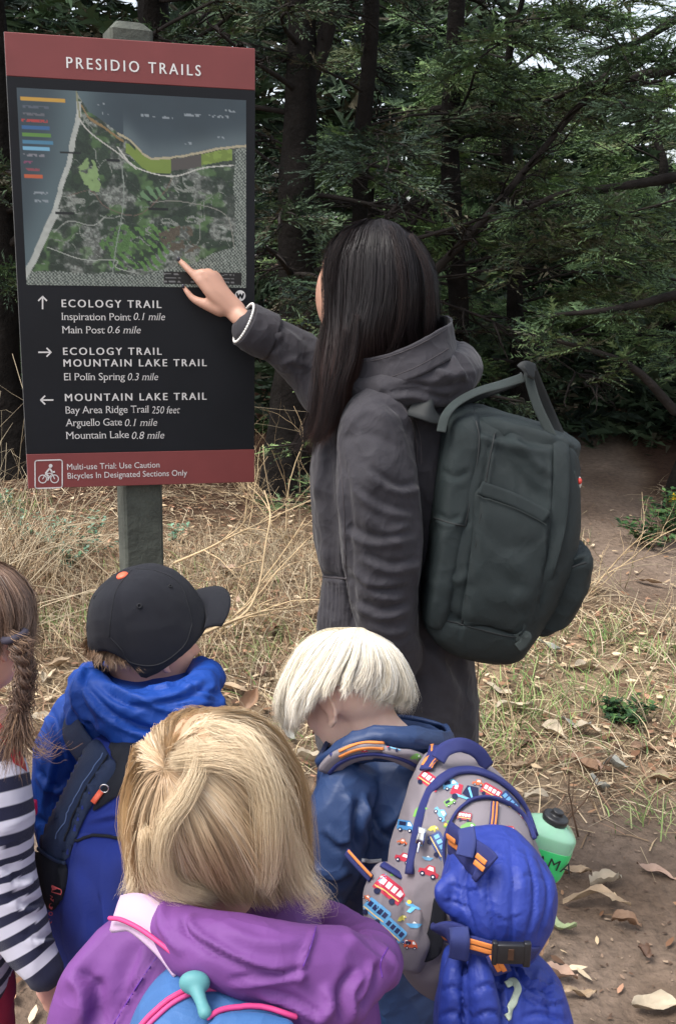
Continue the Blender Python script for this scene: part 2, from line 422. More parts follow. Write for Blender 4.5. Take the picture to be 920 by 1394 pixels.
# ================================================================ the sign
SW, SYAW = 0.53, 0.236
SK = .53 / .61
SX, SY = -0.533 * SK, 2.754 * SK
SZT, SZB = CAMH + (1.905 - 1.4) * SK, CAMH + (.775 - 1.4) * SK
su = np.array([math.cos(SYAW), math.sin(SYAW), 0]); sn = np.array([math.sin(SYAW), -math.cos(SYAW), 0]); sc0 = np.array([SX, SY, 0])
def sgn(x, y):
    """photo pixel to sign-local (u, z) on the sign's front plane"""
    v = FW + RT * ((x - 460) / F) - UPV * ((y - 697) / F)
    t = ((sc0 - CAM) @ sn) / (v @ sn); q = CAM + v * t
    return np.array([(q - sc0) @ su, q[2]])
def spt(u, z, o=0.0): return sc0 + su * u + np.array([0, 0, 1]) * z + sn * o
SAX = np.array([su, -sn, [0, 0, 1.0]])
m_black = mat('sign_black', (.0075, .0085, .011), .55, var=.15, vscale=8, bump=(300, .05), spec=.25)
m_red = mat('sign_red', (.19, .040, .038), .5, var=.08, vscale=10, bump=(300, .05))
m_white = mat('sign_white', (.72, .72, .70), .5)
m_off = mat('sign_offwhite', (.62, .60, .58), .5)
m_post = mat('weathered_post_wood', (.075, .082, .066), .85, bump=(60, .8), var=.35, vscale=14)
m_edge = mat('panel_edge_grey', (.3, .3, .29), .5, var=.2)
sign = thing('trail_sign', spt(0, 0) + np.array([0, .03, 0]), 'tall black and dark red trail map sign on a square wooden post', 'sign')
TH = .012
def slab(name, zt, zb, m, o=0.0, t=TH):
    V, Fc = box(spt(0, (zt + zb) / 2, -t / 2 + o), (SW, t, zt - zb), SAX)
    me = mesh(name, (V, Fc), False); me = apply_mod(me, 'BEVEL', width=.0012, segments=1); me.polygons.foreach_set('use_smooth', [False] * len(me.polygons))
    return child(name, me, m, sign)
zh = sgn(178, 113)[1]; zf = sgn(190, 615)[1]
slab('header_band', SZT, zh, m_red); slab('panel', zh, zf, m_black); slab('footer_band', zf, SZB, m_red)
# thin metal backing whose edge shows at the sides
V, Fc = box(spt(0, (SZT + SZB) / 2, -TH - .0025), (SW + .003, .004, SZT - SZB + .003), SAX); child('backing_plate', mesh('backing_plate', (V, Fc), False), m_edge, sign)
# the post: its own slight turn; cut off at a chamfered top
pyaw = SYAW + R(9); pu = np.array([math.cos(pyaw), math.sin(pyaw), 0]); pn = np.array([math.sin(pyaw), -math.cos(pyaw), 0])
pc = spt(sgn(190, 640)[0] + .002, 0, -TH - .062); ph = .047; ztop = sgn(178, 33)[1] + .014
prof = [(-.35, ph), (ztop - .018, ph), (ztop - .002, ph * .66), (ztop, ph * .58)]
V = []; 
for z, h in prof:
    b_ = .006
    for (a, c) in ((-h + b_, -h), (h - b_, -h), (h, -h + b_), (h, h - b_), (h - b_, h), (-h + b_, h), (-h, h - b_), (-h, -h + b_)):
        V.append(pc + pu * a - pn * c * -1 * -1 + np.array([0, 0, z]))
Fc = grid_faces(4, 8) + [list(range(24, 32))]
me = mesh('post', (np.array(V), Fc), False)
child('post', me, [m_post], sign)
V2 = [v + np.array([0, 0, .0012]) for v in V[24:32]]; child('post_cap', mesh('post_cap', (np.array(V2), [list(range(8))]), False), mat('cap_pale_wood', (.32, .34, .34), .7, var=.2, bump=(80, .4)), sign)
for z_ in (SZT - .12, SZB + .1):
    pass
# lettering -------------------------------------------------
def text(s, x0, yb, x1, cap, m, name='lettering', it=False, bold=0.0, space=1.0, off=.0009, parent=None, fixw=True, serif=False):
    c = bpy.data.curves.new('t', 'FONT'); c.body = s; c.size = 1; c.resolution_u = 3; c.space_character = space
    if it: c.shear = .22
    c.offset = min(bold, 0)
    o = bpy.data.objects.new('t', c); COL.objects.link(o); dg = bpy.context.evaluated_depsgraph_get(); dg.update()
    me = bpy.data.meshes.new_from_object(o.evaluated_get(dg)); bpy.data.objects.remove(o)
    V = getV(me); w0 = V[:, 0].min(); w1 = V[:, 0].max(); capu = .73
    a = sgn(x0, yb); b_ = sgn(x1, yb); c_ = sgn(x0, yb - cap); Hh = c_[1] - a[1]; W_ = b_[0] - a[0]
    X = a[0] + (V[:, 0] - w0) / (w1 - w0) * W_; Z = a[1] + V[:, 1] / capu * Hh
    if serif:      # small foot and head serifs on the stems
        bm = bmesh.new(); bm.from_mesh(me); add = []
        for e in bm.edges:
            if len(e.link_faces) == 1:
                p, q = e.verts[0].co, e.verts[1].co; l = abs(p.x - q.x)
                if abs(p.y - q.y) < .004 and .05 < l < .15:
                    dn = e.link_faces[0].calc_center_median().y < p.y; add.append((min(p.x, q.x) - .055, max(p.x, q.x) + .055, p.y, -.042 if dn else .042))
        for x0_, x1_, y_, h_ in add: bm.faces.new([bm.verts.new((a_, b2, 0)) for a_, b2 in ((x0_, y_), (x1_, y_), (x1_ - .03, y_ + h_), (x0_ + .03, y_ + h_))])
        bmesh.ops.recalc_face_normals(bm, faces=bm.faces); bm.to_mesh(me); bm.free(); V = getV(me); X = a[0] + (V[:, 0] - w0) / (w1 - w0) * W_; Z = a[1] + V[:, 1] / capu * Hh
    if bold > 0:      # heavier strokes: the outline laid twice, a hair apart
        bm = bmesh.new(); bm.from_mesh(me); r_ = bmesh.ops.duplicate(bm, geom=bm.verts[:] + bm.edges[:] + bm.faces[:]); bmesh.ops.translate(bm, verts=[g for g in r_['geom'] if isinstance(g, bmesh.types.BMVert)], vec=(bold * 4.5, 0, .3)); bm.to_mesh(me); bm.free()
        V = getV(me); X = a[0] + (V[:, 0] - w0) / (w1 - w0) * W_; Z = a[1] + V[:, 1] / capu * Hh; off = off + (V[:, 2:3] > .1) * .0003
    NV = sc0 + su * X[:, None] + np.array([0, 0, 1.0]) * Z[:, None] + sn * off
    setV(me, NV); me.name = name; return child(name, me, m, parent or sign)
text('PRESIDIO TRAILS', 91, 92.5, 273, 16, m_white, bold=.006, space=1.35)
T = lambda *a, **k: text(*a, **k)
def serif_line(a, b_, x0, xm, x1, yb, cap=10.5):
    T(a, x0, yb, xm, cap, m_off, bold=-.006, serif=True, space=.96); T(b_, xm + 4, yb, x1, cap, m_off, it=True, bold=-.008, serif=True)
T('ECOLOGY TRAIL', 84.5, 418, 219.5, 11, m_off, bold=.009, space=1.3)
serif_line('Inspiration Point', '0.1 mile', 85, 178.5, 225, 435.6)
serif_line('Main Post', '0.6 mile', 85.7, 143, 192, 453.6)
T('ECOLOGY TRAIL', 86.5, 483, 220, 10.5, m_off, bold=.009, space=1.3)
T('MOUNTAIN LAKE TRAIL', 87, 499, 281, 10.5, m_off, bold=.009, space=1.3)
serif_line('El Polín Spring', '0.3 mile', 88, 170.5, 215.6, 517.7)
T('MOUNTAIN LAKE TRAIL', 89, 546, 281, 10.5, m_off, bold=.009, space=1.3)
serif_line('Bay Area Ridge Trail', '250 feet', 90, 202.5, 245, 563)
serif_line('Arguello Gate', '0.1 mile', 90.4, 166.5, 214.4, 580.2)
serif_line('Mountain Lake', '0.8 mile', 91, 176, 224, 597.6)
T('Multi-use Trial: Use Caution', 92, 639.4, 217.6, 8.5, m_off)
T('Bicycles In Designated Sections Only', 92.7, 651.6, 255, 8.5, m_off)
def flat(name, polys, m, off=.0009):
    """flat shapes printed on the sign, given in photo pixels"""
    V = []; Fc = []
    for pl in polys:
        o = len(V)
        for a in pl: u, z = sgn(*a); V.append(spt(u, z, off))
        Fc.append(list(range(o, o + len(pl))))
    return child(name, mesh(name, (np.array(V), Fc), False), m, sign)
def stroke(pl, w):
    out = []
    for (a, b_) in zip(pl[:-1], pl[1:]):
        a = np.array(a, float); b_ = np.array(b_, float); d = b_ - a; d /= np.linalg.norm(d); n = np.array([-d[1], d[0]]) * w / 2; e = d * w * .3
        out.append([a - e + n, b_ + e + n, b_ + e - n, a - e - n])
    return out
def ringp(c, r, w, n=20):
    t = np.linspace(0, 2 * math.pi, n + 1); o = []
    for a, b_ in zip(t[:-1], t[1:]):
        o.append([(c[0] + r * math.cos(a), c[1] + r * math.sin(a)), (c[0] + r * math.cos(b_), c[1] + r * math.sin(b_)), (c[0] + (r - w) * math.cos(b_), c[1] + (r - w) * math.sin(b_)), (c[0] + (r - w) * math.cos(a), c[1] + (r - w) * math.sin(a))])
    return o
for name, cx, cy, dx, dy in (('arrow', 58.5, 412, 0, -1), ('arrow', 61.5, 479.5, 1, 0), ('arrow', 64.3, 544.5, -1, 0)):
    L_ = 8.3; nx, ny = -dy, dx; tip = (cx + dx * L_, cy + dy * L_)
    flat(name, stroke([(cx - dx * L_, cy - dy * L_), tip], 2.0), m_off, .0009)
    flat(name, stroke([(tip[0] - dx * 5.5 + nx * 5.5, tip[1] - dy * 5.5 + ny * 5.5), tip, (tip[0] - dx * 5.5 - nx * 5.5, tip[1] - dy * 5.5 - ny * 5.5)], 2.0), m_off, .0012)
# bicycle symbol in a rounded square
rs = []
for (cx, cy, a0) in ((82, 629, -90), (82, 660.5, 0), (51.5, 661.5, 90), (51.3, 630, 180)):
    rs += [(cx + 3.2 * math.cos(R(a0 + k * 30)), cy + 3.2 * math.sin(R(a0 + k * 30))) for k in range(4)]
flat('bicycle_symbol', stroke(rs + [rs[0]], 1.6), m_off)
flat('bicycle_symbol', ringp((58.6, 652), 6.0, 1.3) + ringp((74.8, 651.8), 6.0, 1.3), m_off)
flat('bicycle_symbol', stroke([(58.6, 652), (63, 644.5), (71.5, 644), (74.8, 651.8)], 1.2) + stroke([(63, 644.5), (66.5, 652), (71.5, 644.3)], 1.2), m_off, .0012)
flat('bicycle_symbol', stroke([(62.8, 644), (68, 637.5), (71.8, 642.6), (74.6, 642.2)], 2.4) + stroke([(63.5, 645), (67.4, 648.5), (65.6, 653.5)], 1.8) + [[(69.4 + 2.6 * math.cos(t), 634 + 2.6 * math.sin(t)) for t in np.linspace(0, 6.28, 12)[:-1]]], m_off, .0014)
# small round emblem under the map
flat('emblem', [[(327 + 7.2 * math.cos(t), 402.5 + 7.4 * math.sin(t)) for t in np.linspace(0, 6.283, 25)[:-1]]], m_white, .0009)
flat('emblem', stroke([(322.6, 399.5), (324.6, 405.5), (327, 400.5), (329.4, 405.5), (331.4, 399.8)], 2.3), m_black, .0014)
# the printed aerial map: flat print, its colours computed per point
nu, nv = 256, 222
c_tl, c_tr, c_br, c_bl = sgn(23.5, 120.5), sgn(335.7, 135.4), sgn(334.6, 390), sgn(36.4, 390)
ml = (c_tl[0] + c_bl[0]) / 2; mr_ = (c_tr[0] + c_br[0]) / 2; mt = (c_tl[1] + c_tr[1]) / 2; mb = (c_bl[1] + c_br[1]) / 2
uu, vv = np.meshgrid(np.linspace(0, 1, nu), np.linspace(0, 1, nv)); u_ = uu.ravel(); v_ = vv.ravel()
Q3 = np.stack([u_, v_ * .9, 0 * u_], 1)
def pw(x, xs, ys): return np.interp(x, xs, ys)
n1 = fbm(Q3, 14, 4, 3); n2 = fbm(Q3, 50, 2, 9); n3 = vnoise(Q3, 120, 4); n4 = fbm(Q3, 5, 3, 21)
coastW = pw(v_, [0, .12, .35, .5, .62, .85, 1], [.25, .245, .2, .155, .12, .03, -.05]) + n1 * .006
coastN = pw(u_, [0, .25, .3, .36, .43, .47, .53, .57, .65, .8, .9, 1], [0, 0, .10, .14, .2, .22, .29, .315, .31, .275, .245, .225]) + n1 * .008
land = (u_ > coastW) & (v_ > coastN) & ~((v_ < .1) & (u_ < .25))
sea = srgb(62, 76, 84); Cm = np.ones((len(u_), 3)) * np.array(sea) * (1 + .18 * n4 + .05 * n1)[:, None]
Cm += (np.exp(-((u_ - coastW) / .09) ** 2) * (~land) * .10)[:, None] * np.array([.7, 1, 1.0])
Cm += (np.exp(-((v_ - coastN) / .07) ** 2) * (u_ > .45) * (~land) * .10)[:, None] * np.array([.8, 1, 1.0])
forest = np.array(srgb(52, 68, 54)); grey = np.array(srgb(136, 142, 134)); grn = np.array(srgb(96, 130, 78))
k = np.clip((n1 * 1.9 + n4 * .8 + .6 * n2 + .02 + .35 * (u_ > .62) * (v_ < .68) + .4 * ((u_ > .1) & (u_ < .3) & (v_ > .65))) * 1.6, 0, 1)[:, None]
rnd = RNG.random(len(u_))[:, None]; L_ = forest * (.75 + .6 * rnd) * (1 - k) + grey * k * (.55 + .5 * (n3 > .1))[:, None] * (.8 + .5 * rnd) * (1 + .5 * n2)[:, None]
k2 = np.clip((fbm(Q3, 15, 3, 40) - .16) * 4, 0, .6)[:, None]; L_ = L_ * (1 - k2) + grn * k2 * (1 + .3 * n2)[:, None]
st = ((np.abs(((u_ * 60 + v_ * 4) % 1) - .5) < .26) ^ (np.abs(((v_ * 52 - u_ * 8) % 1) - .5) < .2))
rd = (np.abs(fbm(Q3, 8, 2, 61)) < .022) | (np.abs(fbm(Q3, 11, 2, 67)) < .018); L_ = np.where((rd & (rnd[:, 0] < .85))[:, None], np.array(srgb(150, 156, 146)) * (.7 + .5 * rnd), L_)
dkp = np.clip((fbm(Q3, 17, 3, 71) - .05) * 5, 0, .8)[:, None]; L_ = L_ * (1 - dkp) + np.array(srgb(40, 54, 44)) * dkp * (.7 + .6 * rnd)
city = (u_ > .945 + .01 * n1) | (v_ > .93 + .02 * n1 - .17 * np.clip((u_ - .55) * 2.2, 0, 1)); cc = np.where(st[:, None], np.array(srgb(158, 166, 156)), np.array(srgb(74, 84, 78)))
L_ = np.where((city & (v_ > coastN + .02))[:, None], cc * (.7 + .6 * rnd), L_)
# golf links, stripes of bright green
gx, gy = u_ - .52, v_ - .79; gl = (np.abs(gx + .35 * gy) < .13) & (np.abs(gy) < .12 + .03 * n1); strp = np.sin((gx * .95 - gy * .75) * 150 + n1 * 3) > -.1
L_ = np.where((gl & strp & (n2 > -.25))[:, None], np.array(srgb(96, 138, 74)) * (.75 + .5 * rnd), L_)
g2 = (np.hypot((u_ - .4) / .045, (v_ - .74) / .06) < 1 + n1 * 1.8) & (n2 > -.15); L_ = np.where(g2[:, None], np.array(srgb(86, 122, 70)) * (.7 + .6 * rnd), L_)
g3 = (np.hypot((u_ - .3) / .03, (v_ - .39) / .08) < 1 + n1 * 1.8) & (n2 > -.3); L_ = np.where(g3[:, None], np.array(srgb(140, 168, 112)) * (1 + .2 * n2)[:, None], L_)
g4 = (np.hypot((u_ - .56) / .05, (v_ - .5) / .05) < 1 + n1) & strp; L_ = np.where(g4[:, None], np.array(srgb(110, 145, 105)), L_)
br = np.hypot((u_ - .68) / .07, (v_ - .73) / .06) < 1 + n1; L_ = np.where((br & (n2 > -.1))[:, None], np.array(srgb(96, 88, 74)) * (.7 + .6 * rnd), L_)
# bright meadow and roads along the north shore
lim = np.array(srgb(150, 176, 84)); md_ = (u_ > .455) & (u_ < .655) & (v_ > coastN + .012 + .02 * (u_ < .5)) & (v_ < coastN + .085) ; L_ = np.where(md_[:, None], lim * .72 * (1 + .12 * n1)[:, None], L_)
md2 = (u_ > .795) & (u_ < .935) & (v_ > coastN + .015) & (v_ < coastN + .07); L_ = np.where(md2[:, None], lim * .66 * (1 + .3 * (n2 > .1))[:, None], L_)
rw = (u_ > .655) & (u_ < .795) & (v_ > coastN + .015) & (v_ < coastN + .075); L_ = np.where(rw[:, None], np.array(srgb(92, 88, 84)), L_)
sand = (v_ > coastN) & (v_ < coastN + .012) & (u_ > .42); L_ = np.where(sand[:, None], np.array(srgb(190, 180, 150)), L_)
og = (np.abs(v_ - coastN - .03) < .007) & (u_ > .26) & (u_ < .45); L_ = np.where(og[:, None], np.array(srgb(150, 124, 84)), L_)
wb = (u_ > coastW) & (u_ < coastW + .022 + .012 * (v_ > .6)) & (v_ > .05); L_ = np.where(wb[:, None], np.array(srgb(190, 194, 186)) * (1 + .15 * n2)[:, None], L_)
for pl, wd, c in (([(.42, .27), (.5, .37), (.66, .41), (.8, .36), (.94, .34)], .004, (215, 215, 205)), ([(.24, .1), (.3, .2), (.42, .3), (.5, .38)], .004, (200, 200, 190)), ([(.44, .37), (.44, .56), (.4, .8), (.38, .95)], .003, (150, 160, 150)), ([(.2, .53), (.3, .5), (.36, .58), (.5, .62), (.62, .5), (.66, .42)], .0025, (120, 100, 90)), ([(.1, .8), (.25, .86), (.4, .86), (.4, .9), (.5, .93)], .003, (180, 185, 175)), ([(.13, .72), (.2, .66), (.3, .68), (.36, .63)], .003, (170, 175, 165)), ([(.25, .0), (.262, .13)], .005, (150, 150, 120)), ([(.56, .55), (.7, .54), (.9, .6), (.945, .78)], .003, (150, 150, 140))):
    d, s_, a_ = pdist(u_, v_, cat(pl, 20)); L_ = np.where((d < wd * .75)[:, None], np.array(srgb(*c)), L_)
Cm = np.where(land[:, None], L_, Cm)
for i_, (w_, c) in enumerate(((.19, (214, 168, 74)), (.12, (96, 104, 116)), (.1, (110, 112, 118)), (.11, (190, 72, 70)), (.12, (64, 110, 160)), (.125, (104, 150, 72)), (.13, (84, 140, 170)), (.115, (130, 190, 220)), (.09, (140, 140, 146)), (.05, (140, 80, 110)), (.07, (150, 80, 90)), (.08, (208, 104, 66)))):
    v0 = .052 + i_ * .0345 + (.004 if i_ else 0); pale = i_ in (1, 2, 3, 8, 9, 10)
    q = (u_ > .012) & (u_ < .012 + w_) & (np.abs(v_ - v0) < (.0085 if not pale else .007)); 
    if pale: q = q & (n3 > -.25)
    else: q = q | (q & (n3 > 0))
    Cm = np.where(q[:, None], np.array(srgb(*c)), Cm)
for (a0, b0, wd_) in ((.05, .52, .07), (.05, .56, .06), (.52, .105, .07), (.72, .09, .2), (.33, .06, .04), (.36, .105, .04), (.9, .06, .05), (.72, .235, .04), (.86, .2, .04), (.62, .11, .05)):
    q = (u_ > a0) & (u_ < a0 + wd_) & (np.abs(v_ - b0) < .006) & (n3 > .05); Cm = np.where(q[:, None], np.array(srgb(150, 160, 165)), Cm)
for (a0, b0, wd_) in ((.17, .31, .09), (.14, .62, .08), (.55, .585, .09), (.37, .34, .06)):
    q = (u_ > a0) & (u_ < a0 + wd_) & (np.abs(v_ - b0) < .006); Cm = np.where(q[:, None], np.array(srgb(24, 30, 30)), Cm)
q = (u_ > .615) & (u_ < .978) & (v_ > .918) & (v_ < .982); Cm = np.where(q[:, None], .008, Cm)
q2 = q & (np.abs(((v_ - .918) / .064 * 3) % 1 - .5) < .17) & (((u_ - .615) * 8) % 1 < .62) & (n3 > -.2); Cm = np.where(q2[:, None], .25, Cm)
MV = sc0 + su * (ml + (mr_ - ml) * u_)[:, None] + np.array([0, 0, 1.0]) * (mt + (mb - mt) * v_)[:, None] + sn * .0007
me = mesh_np('printed_map', MV, np.array(grid_faces(nv, nu, False)), False); setcol(me, np.clip(Cm * .70, 0, 1))
child('printed_map', me, mat('map_print', attr='col', rough=.38), sign)
# ================================================================ ground
def gz(x, y):
    Q = np.stack([np.asarray(x, float), np.asarray(y, float), np.zeros_like(np.asarray(x, float))], 1)
    near = np.clip(1.2 - np.abs(Q[:, 1] - 3) / 9, 0.15, 1)
    return (fbm(Q, .9, 3, 5) * .045 + fbm(Q, 6, 3, 8) * .012 * near) + np.clip((Q[:, 1] - 3.0) * .012, 0, .12) + .0 * Q[:, 0]
def dirt_mask(x, y):
    """1 on bare trail, 0 under litter"""
    x = np.asarray(x, float); y = np.asarray(y, float); Q = np.stack([x, y, 0 * x], 1)
    n = fbm(Q, 1.6, 3, 12) * .25
    edge = 2.78 - .12 * (x - .6) + n * .6                     # the trail the people stand on
    a = 1 / (1 + np.exp((y - edge) * 14))
    cx = 1.62 + .10 * (y - 5)                                 # the bare path running off between the trees
    b_ = np.clip(1.25 - np.abs(x - cx - n * .5) / (.27 + .05 * np.clip(y - 5, 0, 3)), 0, 1) * (y > 4.3) * np.clip((y - 4.3) * 2, 0, 1)
    return np.clip(np.maximum(a, np.clip(b_ * 2.5, 0, 1)), 0, 1)
ax_ = np.r_[-400, -120, -50, -25, np.linspace(-14, -4.2, 16), np.linspace(-4, 4.5, 150), np.linspace(4.8, 14, 16), 25, 50, 120, 400]
ay_ = np.r_[-400, -100, -30, -10, -4, -1, np.linspace(0, 1.2, 14), np.linspace(1.25, 8, 160), np.linspace(8.2, 16, 30), 20, 28, 40, 80, 150, 400]
gx_, gy_ = np.meshgrid(ax_, ay_); GX, GY = gx_.ravel(), gy_.ravel(); GZ = gz(GX, GY); far = np.clip((np.hypot(GX, GY) - 15) / 10, 0, 1); GZ = GZ * (1 - far)
me = mesh_np('ground', np.stack([GX, GY, GZ], 1), np.array(grid_faces(len(ay_), len(ax_), False))[:, :])
dm = dirt_mask(GX, GY); Q = np.stack([GX, GY, 0 * GX], 1); n = fbm(Q, 5, 4, 77)
soil = np.array(srgb(122, 106, 93)); lit = np.array(srgb(128, 110, 88)); wet = np.array(srgb(94, 77, 63)); duff = np.array(srgb(70, 50, 38))
C = soil * (1 + .25 * n)[:, None] * dm[:, None] + lit * (1 + .35 * n)[:, None] * (1 - dm)[:, None]
k = np.clip(fbm(Q, 1.3, 3, 91) * 1.6, 0, .8)[:, None]; C = C * (1 - k) + wet * k; C = C * (1 + .12 * np.clip(dm * (GY > 4.5), 0, 1))[:, None]  # bare path painted a little lighter to offset the shade of the trees
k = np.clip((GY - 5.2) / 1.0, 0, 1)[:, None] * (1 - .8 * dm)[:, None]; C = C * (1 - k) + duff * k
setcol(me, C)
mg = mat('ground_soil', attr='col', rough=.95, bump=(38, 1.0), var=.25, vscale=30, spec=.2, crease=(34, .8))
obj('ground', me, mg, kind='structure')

def blades(name, X, Y, L, W, az, tilt, C, m, bend=.3, z0=None, seg=3, kind='stuff', curl=None, parent=None, **pr):
    """thin stems or blades as folded strips; tilt 0 lies flat, 1 stands"""
    n = len(X); rg = np.random.default_rng(n); Z = gz(X, Y) + (.004 if z0 is None else z0)
    t = np.linspace(0, 1, seg + 1)[None]; dirx, diry = np.cos(az)[:, None], np.sin(az)[:, None]
    el = (tilt * math.pi / 2)[:, None] - bend * t * (np.ones(n) if curl is None else curl)[:, None]
    side = (rg.random(n) - .5)[:, None] * .8 * t ** 2 * L[:, None]
    dl = L[:, None] / seg; h = np.cumsum(np.c_[np.zeros(n), (np.cos(el) * dl)[:, :-1]], 1); v = np.cumsum(np.c_[np.zeros(n), (np.sin(el) * dl)[:, :-1]], 1)
    px_ = X[:, None] + dirx * h - diry * side; py_ = Y[:, None] + diry * h + dirx * side; pz = np.maximum(Z[:, None] + v, Z[:, None] - .004)
    wd = W[:, None] * (1 - .8 * t ** 2) / 2; up = np.cos(el) * .5
    A = np.stack([px_ - diry * wd, py_ + dirx * wd, pz], -1); B = np.stack([px_ + diry * wd, py_ - dirx * wd, pz + wd * .6], -1)
    V = np.stack([A, B], 2).reshape(-1, 3); b0 = (np.arange(n) * (seg + 1) * 2)[:, None] + (np.arange(seg) * 2)[None]
    Q = np.stack([b0, b0 + 1, b0 + 3, b0 + 2], -1).reshape(-1, 4)
    me = mesh_np(name, V, Q); setcol(me, np.repeat(C, (seg + 1) * 2, 0))
    o = child(name, me, m, parent) if parent is not None else obj(name, me, m)
    if kind: o['kind'] = kind
    for k_, v_ in pr.items(): o[k_] = v_
    return o
def palette(n, cols, rg, j=.2):
    c = np.array([srgb(*c) for c in cols]); return c[rg.integers(0, len(c), n)] * (1 + (rg.random(n) - .5) * 2 * j)[:, None]
m_straw = mat('dry_straw', attr='col', rough=.8, spec=.25)
m_green = mat('grass_green', attr='col', rough=.6, spec=.3)
rg = np.random.default_rng(3)
STRAW = [(184, 164, 132), (162, 140, 110), (204, 188, 160), (134, 112, 88), (172, 150, 120), (112, 90, 70), (192, 172, 142), (144, 114, 92), (96, 78, 62)]
def scatter(n, x0, x1, y0, y1, keep):
    X = rg.uniform(x0, x1, n); Y = y0 + (y1 - y0) * rg.random(n) ** 1.25; k = rg.random(n) < keep(X, Y); return X[k], Y[k]
def litter_keep(X, Y):
    Q = np.stack([X, Y, 0 * X], 1); return (1 - .985 * dirt_mask(X, Y)) * np.clip(.68 + fbm(Q, 1.8, 3, 44) * 1.1, .12, 1)
X, Y = scatter(78000, -3.6, 3.4, 2.2, 7.2, litter_keep); n = len(X)
blades('straw_litter', X, Y, rg.uniform(.03, .20, n), rg.uniform(.0018, .0048, n), rg.uniform(0, 6.283, n), rg.random(n) ** 2.5 * .30, palette(n, STRAW, rg), m_straw, bend=.5, z0=.006, seg=2)
X, Y = scatter(5200, -3.6, 3.2, 2.55, 5.6, litter_keep); n = len(X)
blades('dry_grass', X, Y, rg.uniform(.06, .22, n), rg.uniform(.0018, .0036, n), rg.uniform(0, 6.283, n), rg.uniform(.2, .8, n), palette(n, STRAW[:3] + [(206, 186, 150)], rg), m_straw, bend=.9, seg=4)
# green grass in patches
spots = [(92, 862), (105, 872), (60, 850), (20, 700), (48, 708), (705, 962), (680, 978), (735, 950), (830, 872), (850, 858), (892, 1002), (640, 1005), (300, 838), (903, 962), (905, 1118), (762, 958), (820, 950), (190, 780), (385, 880), (730, 740), (700, 900), (850, 905), (660, 940), (420, 1000), (150, 860), (262, 800), (905, 900), (780, 880), (330, 900), (690, 1010), (590, 1010)]
GXs = []; GYs = []; 
for (a, b_) in spots:
    g = PG(a, b_); k = 66; r = rg.uniform(.05, .16); GXs.append(g[0] + rg.normal(0, r * 1.3, k)); GYs.append(g[1] + rg.normal(0, r * 1.2, k))
X = np.concatenate(GXs); Y = np.concatenate(GYs); n = len(X)
blades('green_grass', X, Y, rg.uniform(.04, .13, n), rg.uniform(.002, .0045, n), rg.uniform(0, 6.283, n), rg.uniform(.35, .95, n), palette(n, [(118, 146, 78), (98, 128, 66), (140, 162, 98), (84, 112, 62), (154, 158, 110)], rg), m_green, bend=.8, seg=3)
# crumbs and bits of dead leaf
def leafbits(name, X, Y, S, C, m, zoff=.006):
    n = len(X); Z = gz(X, Y) + zoff; a = rg.uniform(0, 6.283, n); V = []
    ca, sa = np.cos(a), np.sin(a); tl = rg.uniform(-.5, .5, n); tm = rg.uniform(-.5, .5, n)
    shp = [(-1, 0, .1), (-.3, .38, .25), (.5, .3, .1), (1, 0, .3), (.4, -.34, .3), (-.4, -.32, .05)]
    Vs = [np.stack([X + S * (ca * u - sa * v), Y + S * (sa * u + ca * v), Z + S * (w_ * .5 + tl * u * .5 + tm * v) + S * .35], 1) for u, v, w_ in shp]
    V = np.stack(Vs, 1).reshape(-1, 3); b0 = np.arange(n)[:, None] * 6
    Q = np.concatenate([b0 + np.array([[0, 1, 4, 5]]), b0 + np.array([[1, 2, 3, 4]])], 1).reshape(-1, 4)
    me = mesh_np(name, V, Q, False); setcol(me, np.repeat(C, 6, 0)); return obj(name, me, m, kind='stuff')
m_bits = mat('dead_leaf', attr='col', rough=.75, spec=.3)
X, Y = scatter(15000, -3.3, 3.0, 1.7, 6.4, lambda x, y: .07 + .8 * (1 - dirt_mask(x, y))); n = len(X)
leafbits('leaf_crumbs', X, Y, rg.uniform(.006, .026, n), palette(n, [(196, 172, 138), (150, 116, 88), (210, 190, 160), (120, 88, 66), (178, 136, 110), (96, 72, 56)], rg), m_bits)
X, Y = scatter(11000, -3.0, 2.6, 1.3, 4.2, lambda x, y: .15 + .8 * dirt_mask(x, y)); n = len(X)
leafbits('soil_crumbs', X, Y, rg.uniform(.002, .009, n), palette(n, [(110, 88, 72), (84, 66, 54), (134, 112, 94), (150, 130, 110)], rg), m_bits, .002)

# big fallen leaves: one object each
def leaf_raw(L, W, curl, cup, seed, nseg=13):
    r_ = np.random.default_rng(seed); t = np.linspace(0, 1, nseg); wd = W * np.sin(np.pi * t ** .8) ** .8 * (1 - .25 * t) + .0008
    wd = wd * (1 + r_.normal(0, .07, nseg)); wd[-3:] *= .6; c = np.stack([t * L, np.sin(t * 2.5 + r_.random() * 3) * L * .09, curl * L * (t - .5) ** 2 * 2 + np.sin(t * 7 + r_.random() * 6) * L * .03], 1)
    rows_ = []
    for s, h in ((-1, 1), (-.5, .35), (0, 0), (.5, .3), (1, .9)):
        rows_.append(c + np.stack([0 * t, s * wd / 2, h * cup * wd + .006 * np.sin(t * 9 + s * 3 + r_.random() * 6) + r_.normal(0, .0012, nseg)], 1))
    V = np.array(rows_).reshape(-1, 3); V[:, 2] -= V[:, 2].min(); return V, grid_faces(5, nseg, False)
leafcols = {'tan': (160, 138, 112), 'pale': (180, 166, 144), 'brown': (134, 106, 84), 'pink': (170, 142, 124), 'grey': (142, 142, 134), 'green': (148, 162, 122), 'dark': (100, 76, 62)}
MLEAF = {k: mat('fallen_leaf_' + k, srgb(*v), .65, bump=(90, .5), var=.25, vscale=18) for k, v in leafcols.items()}
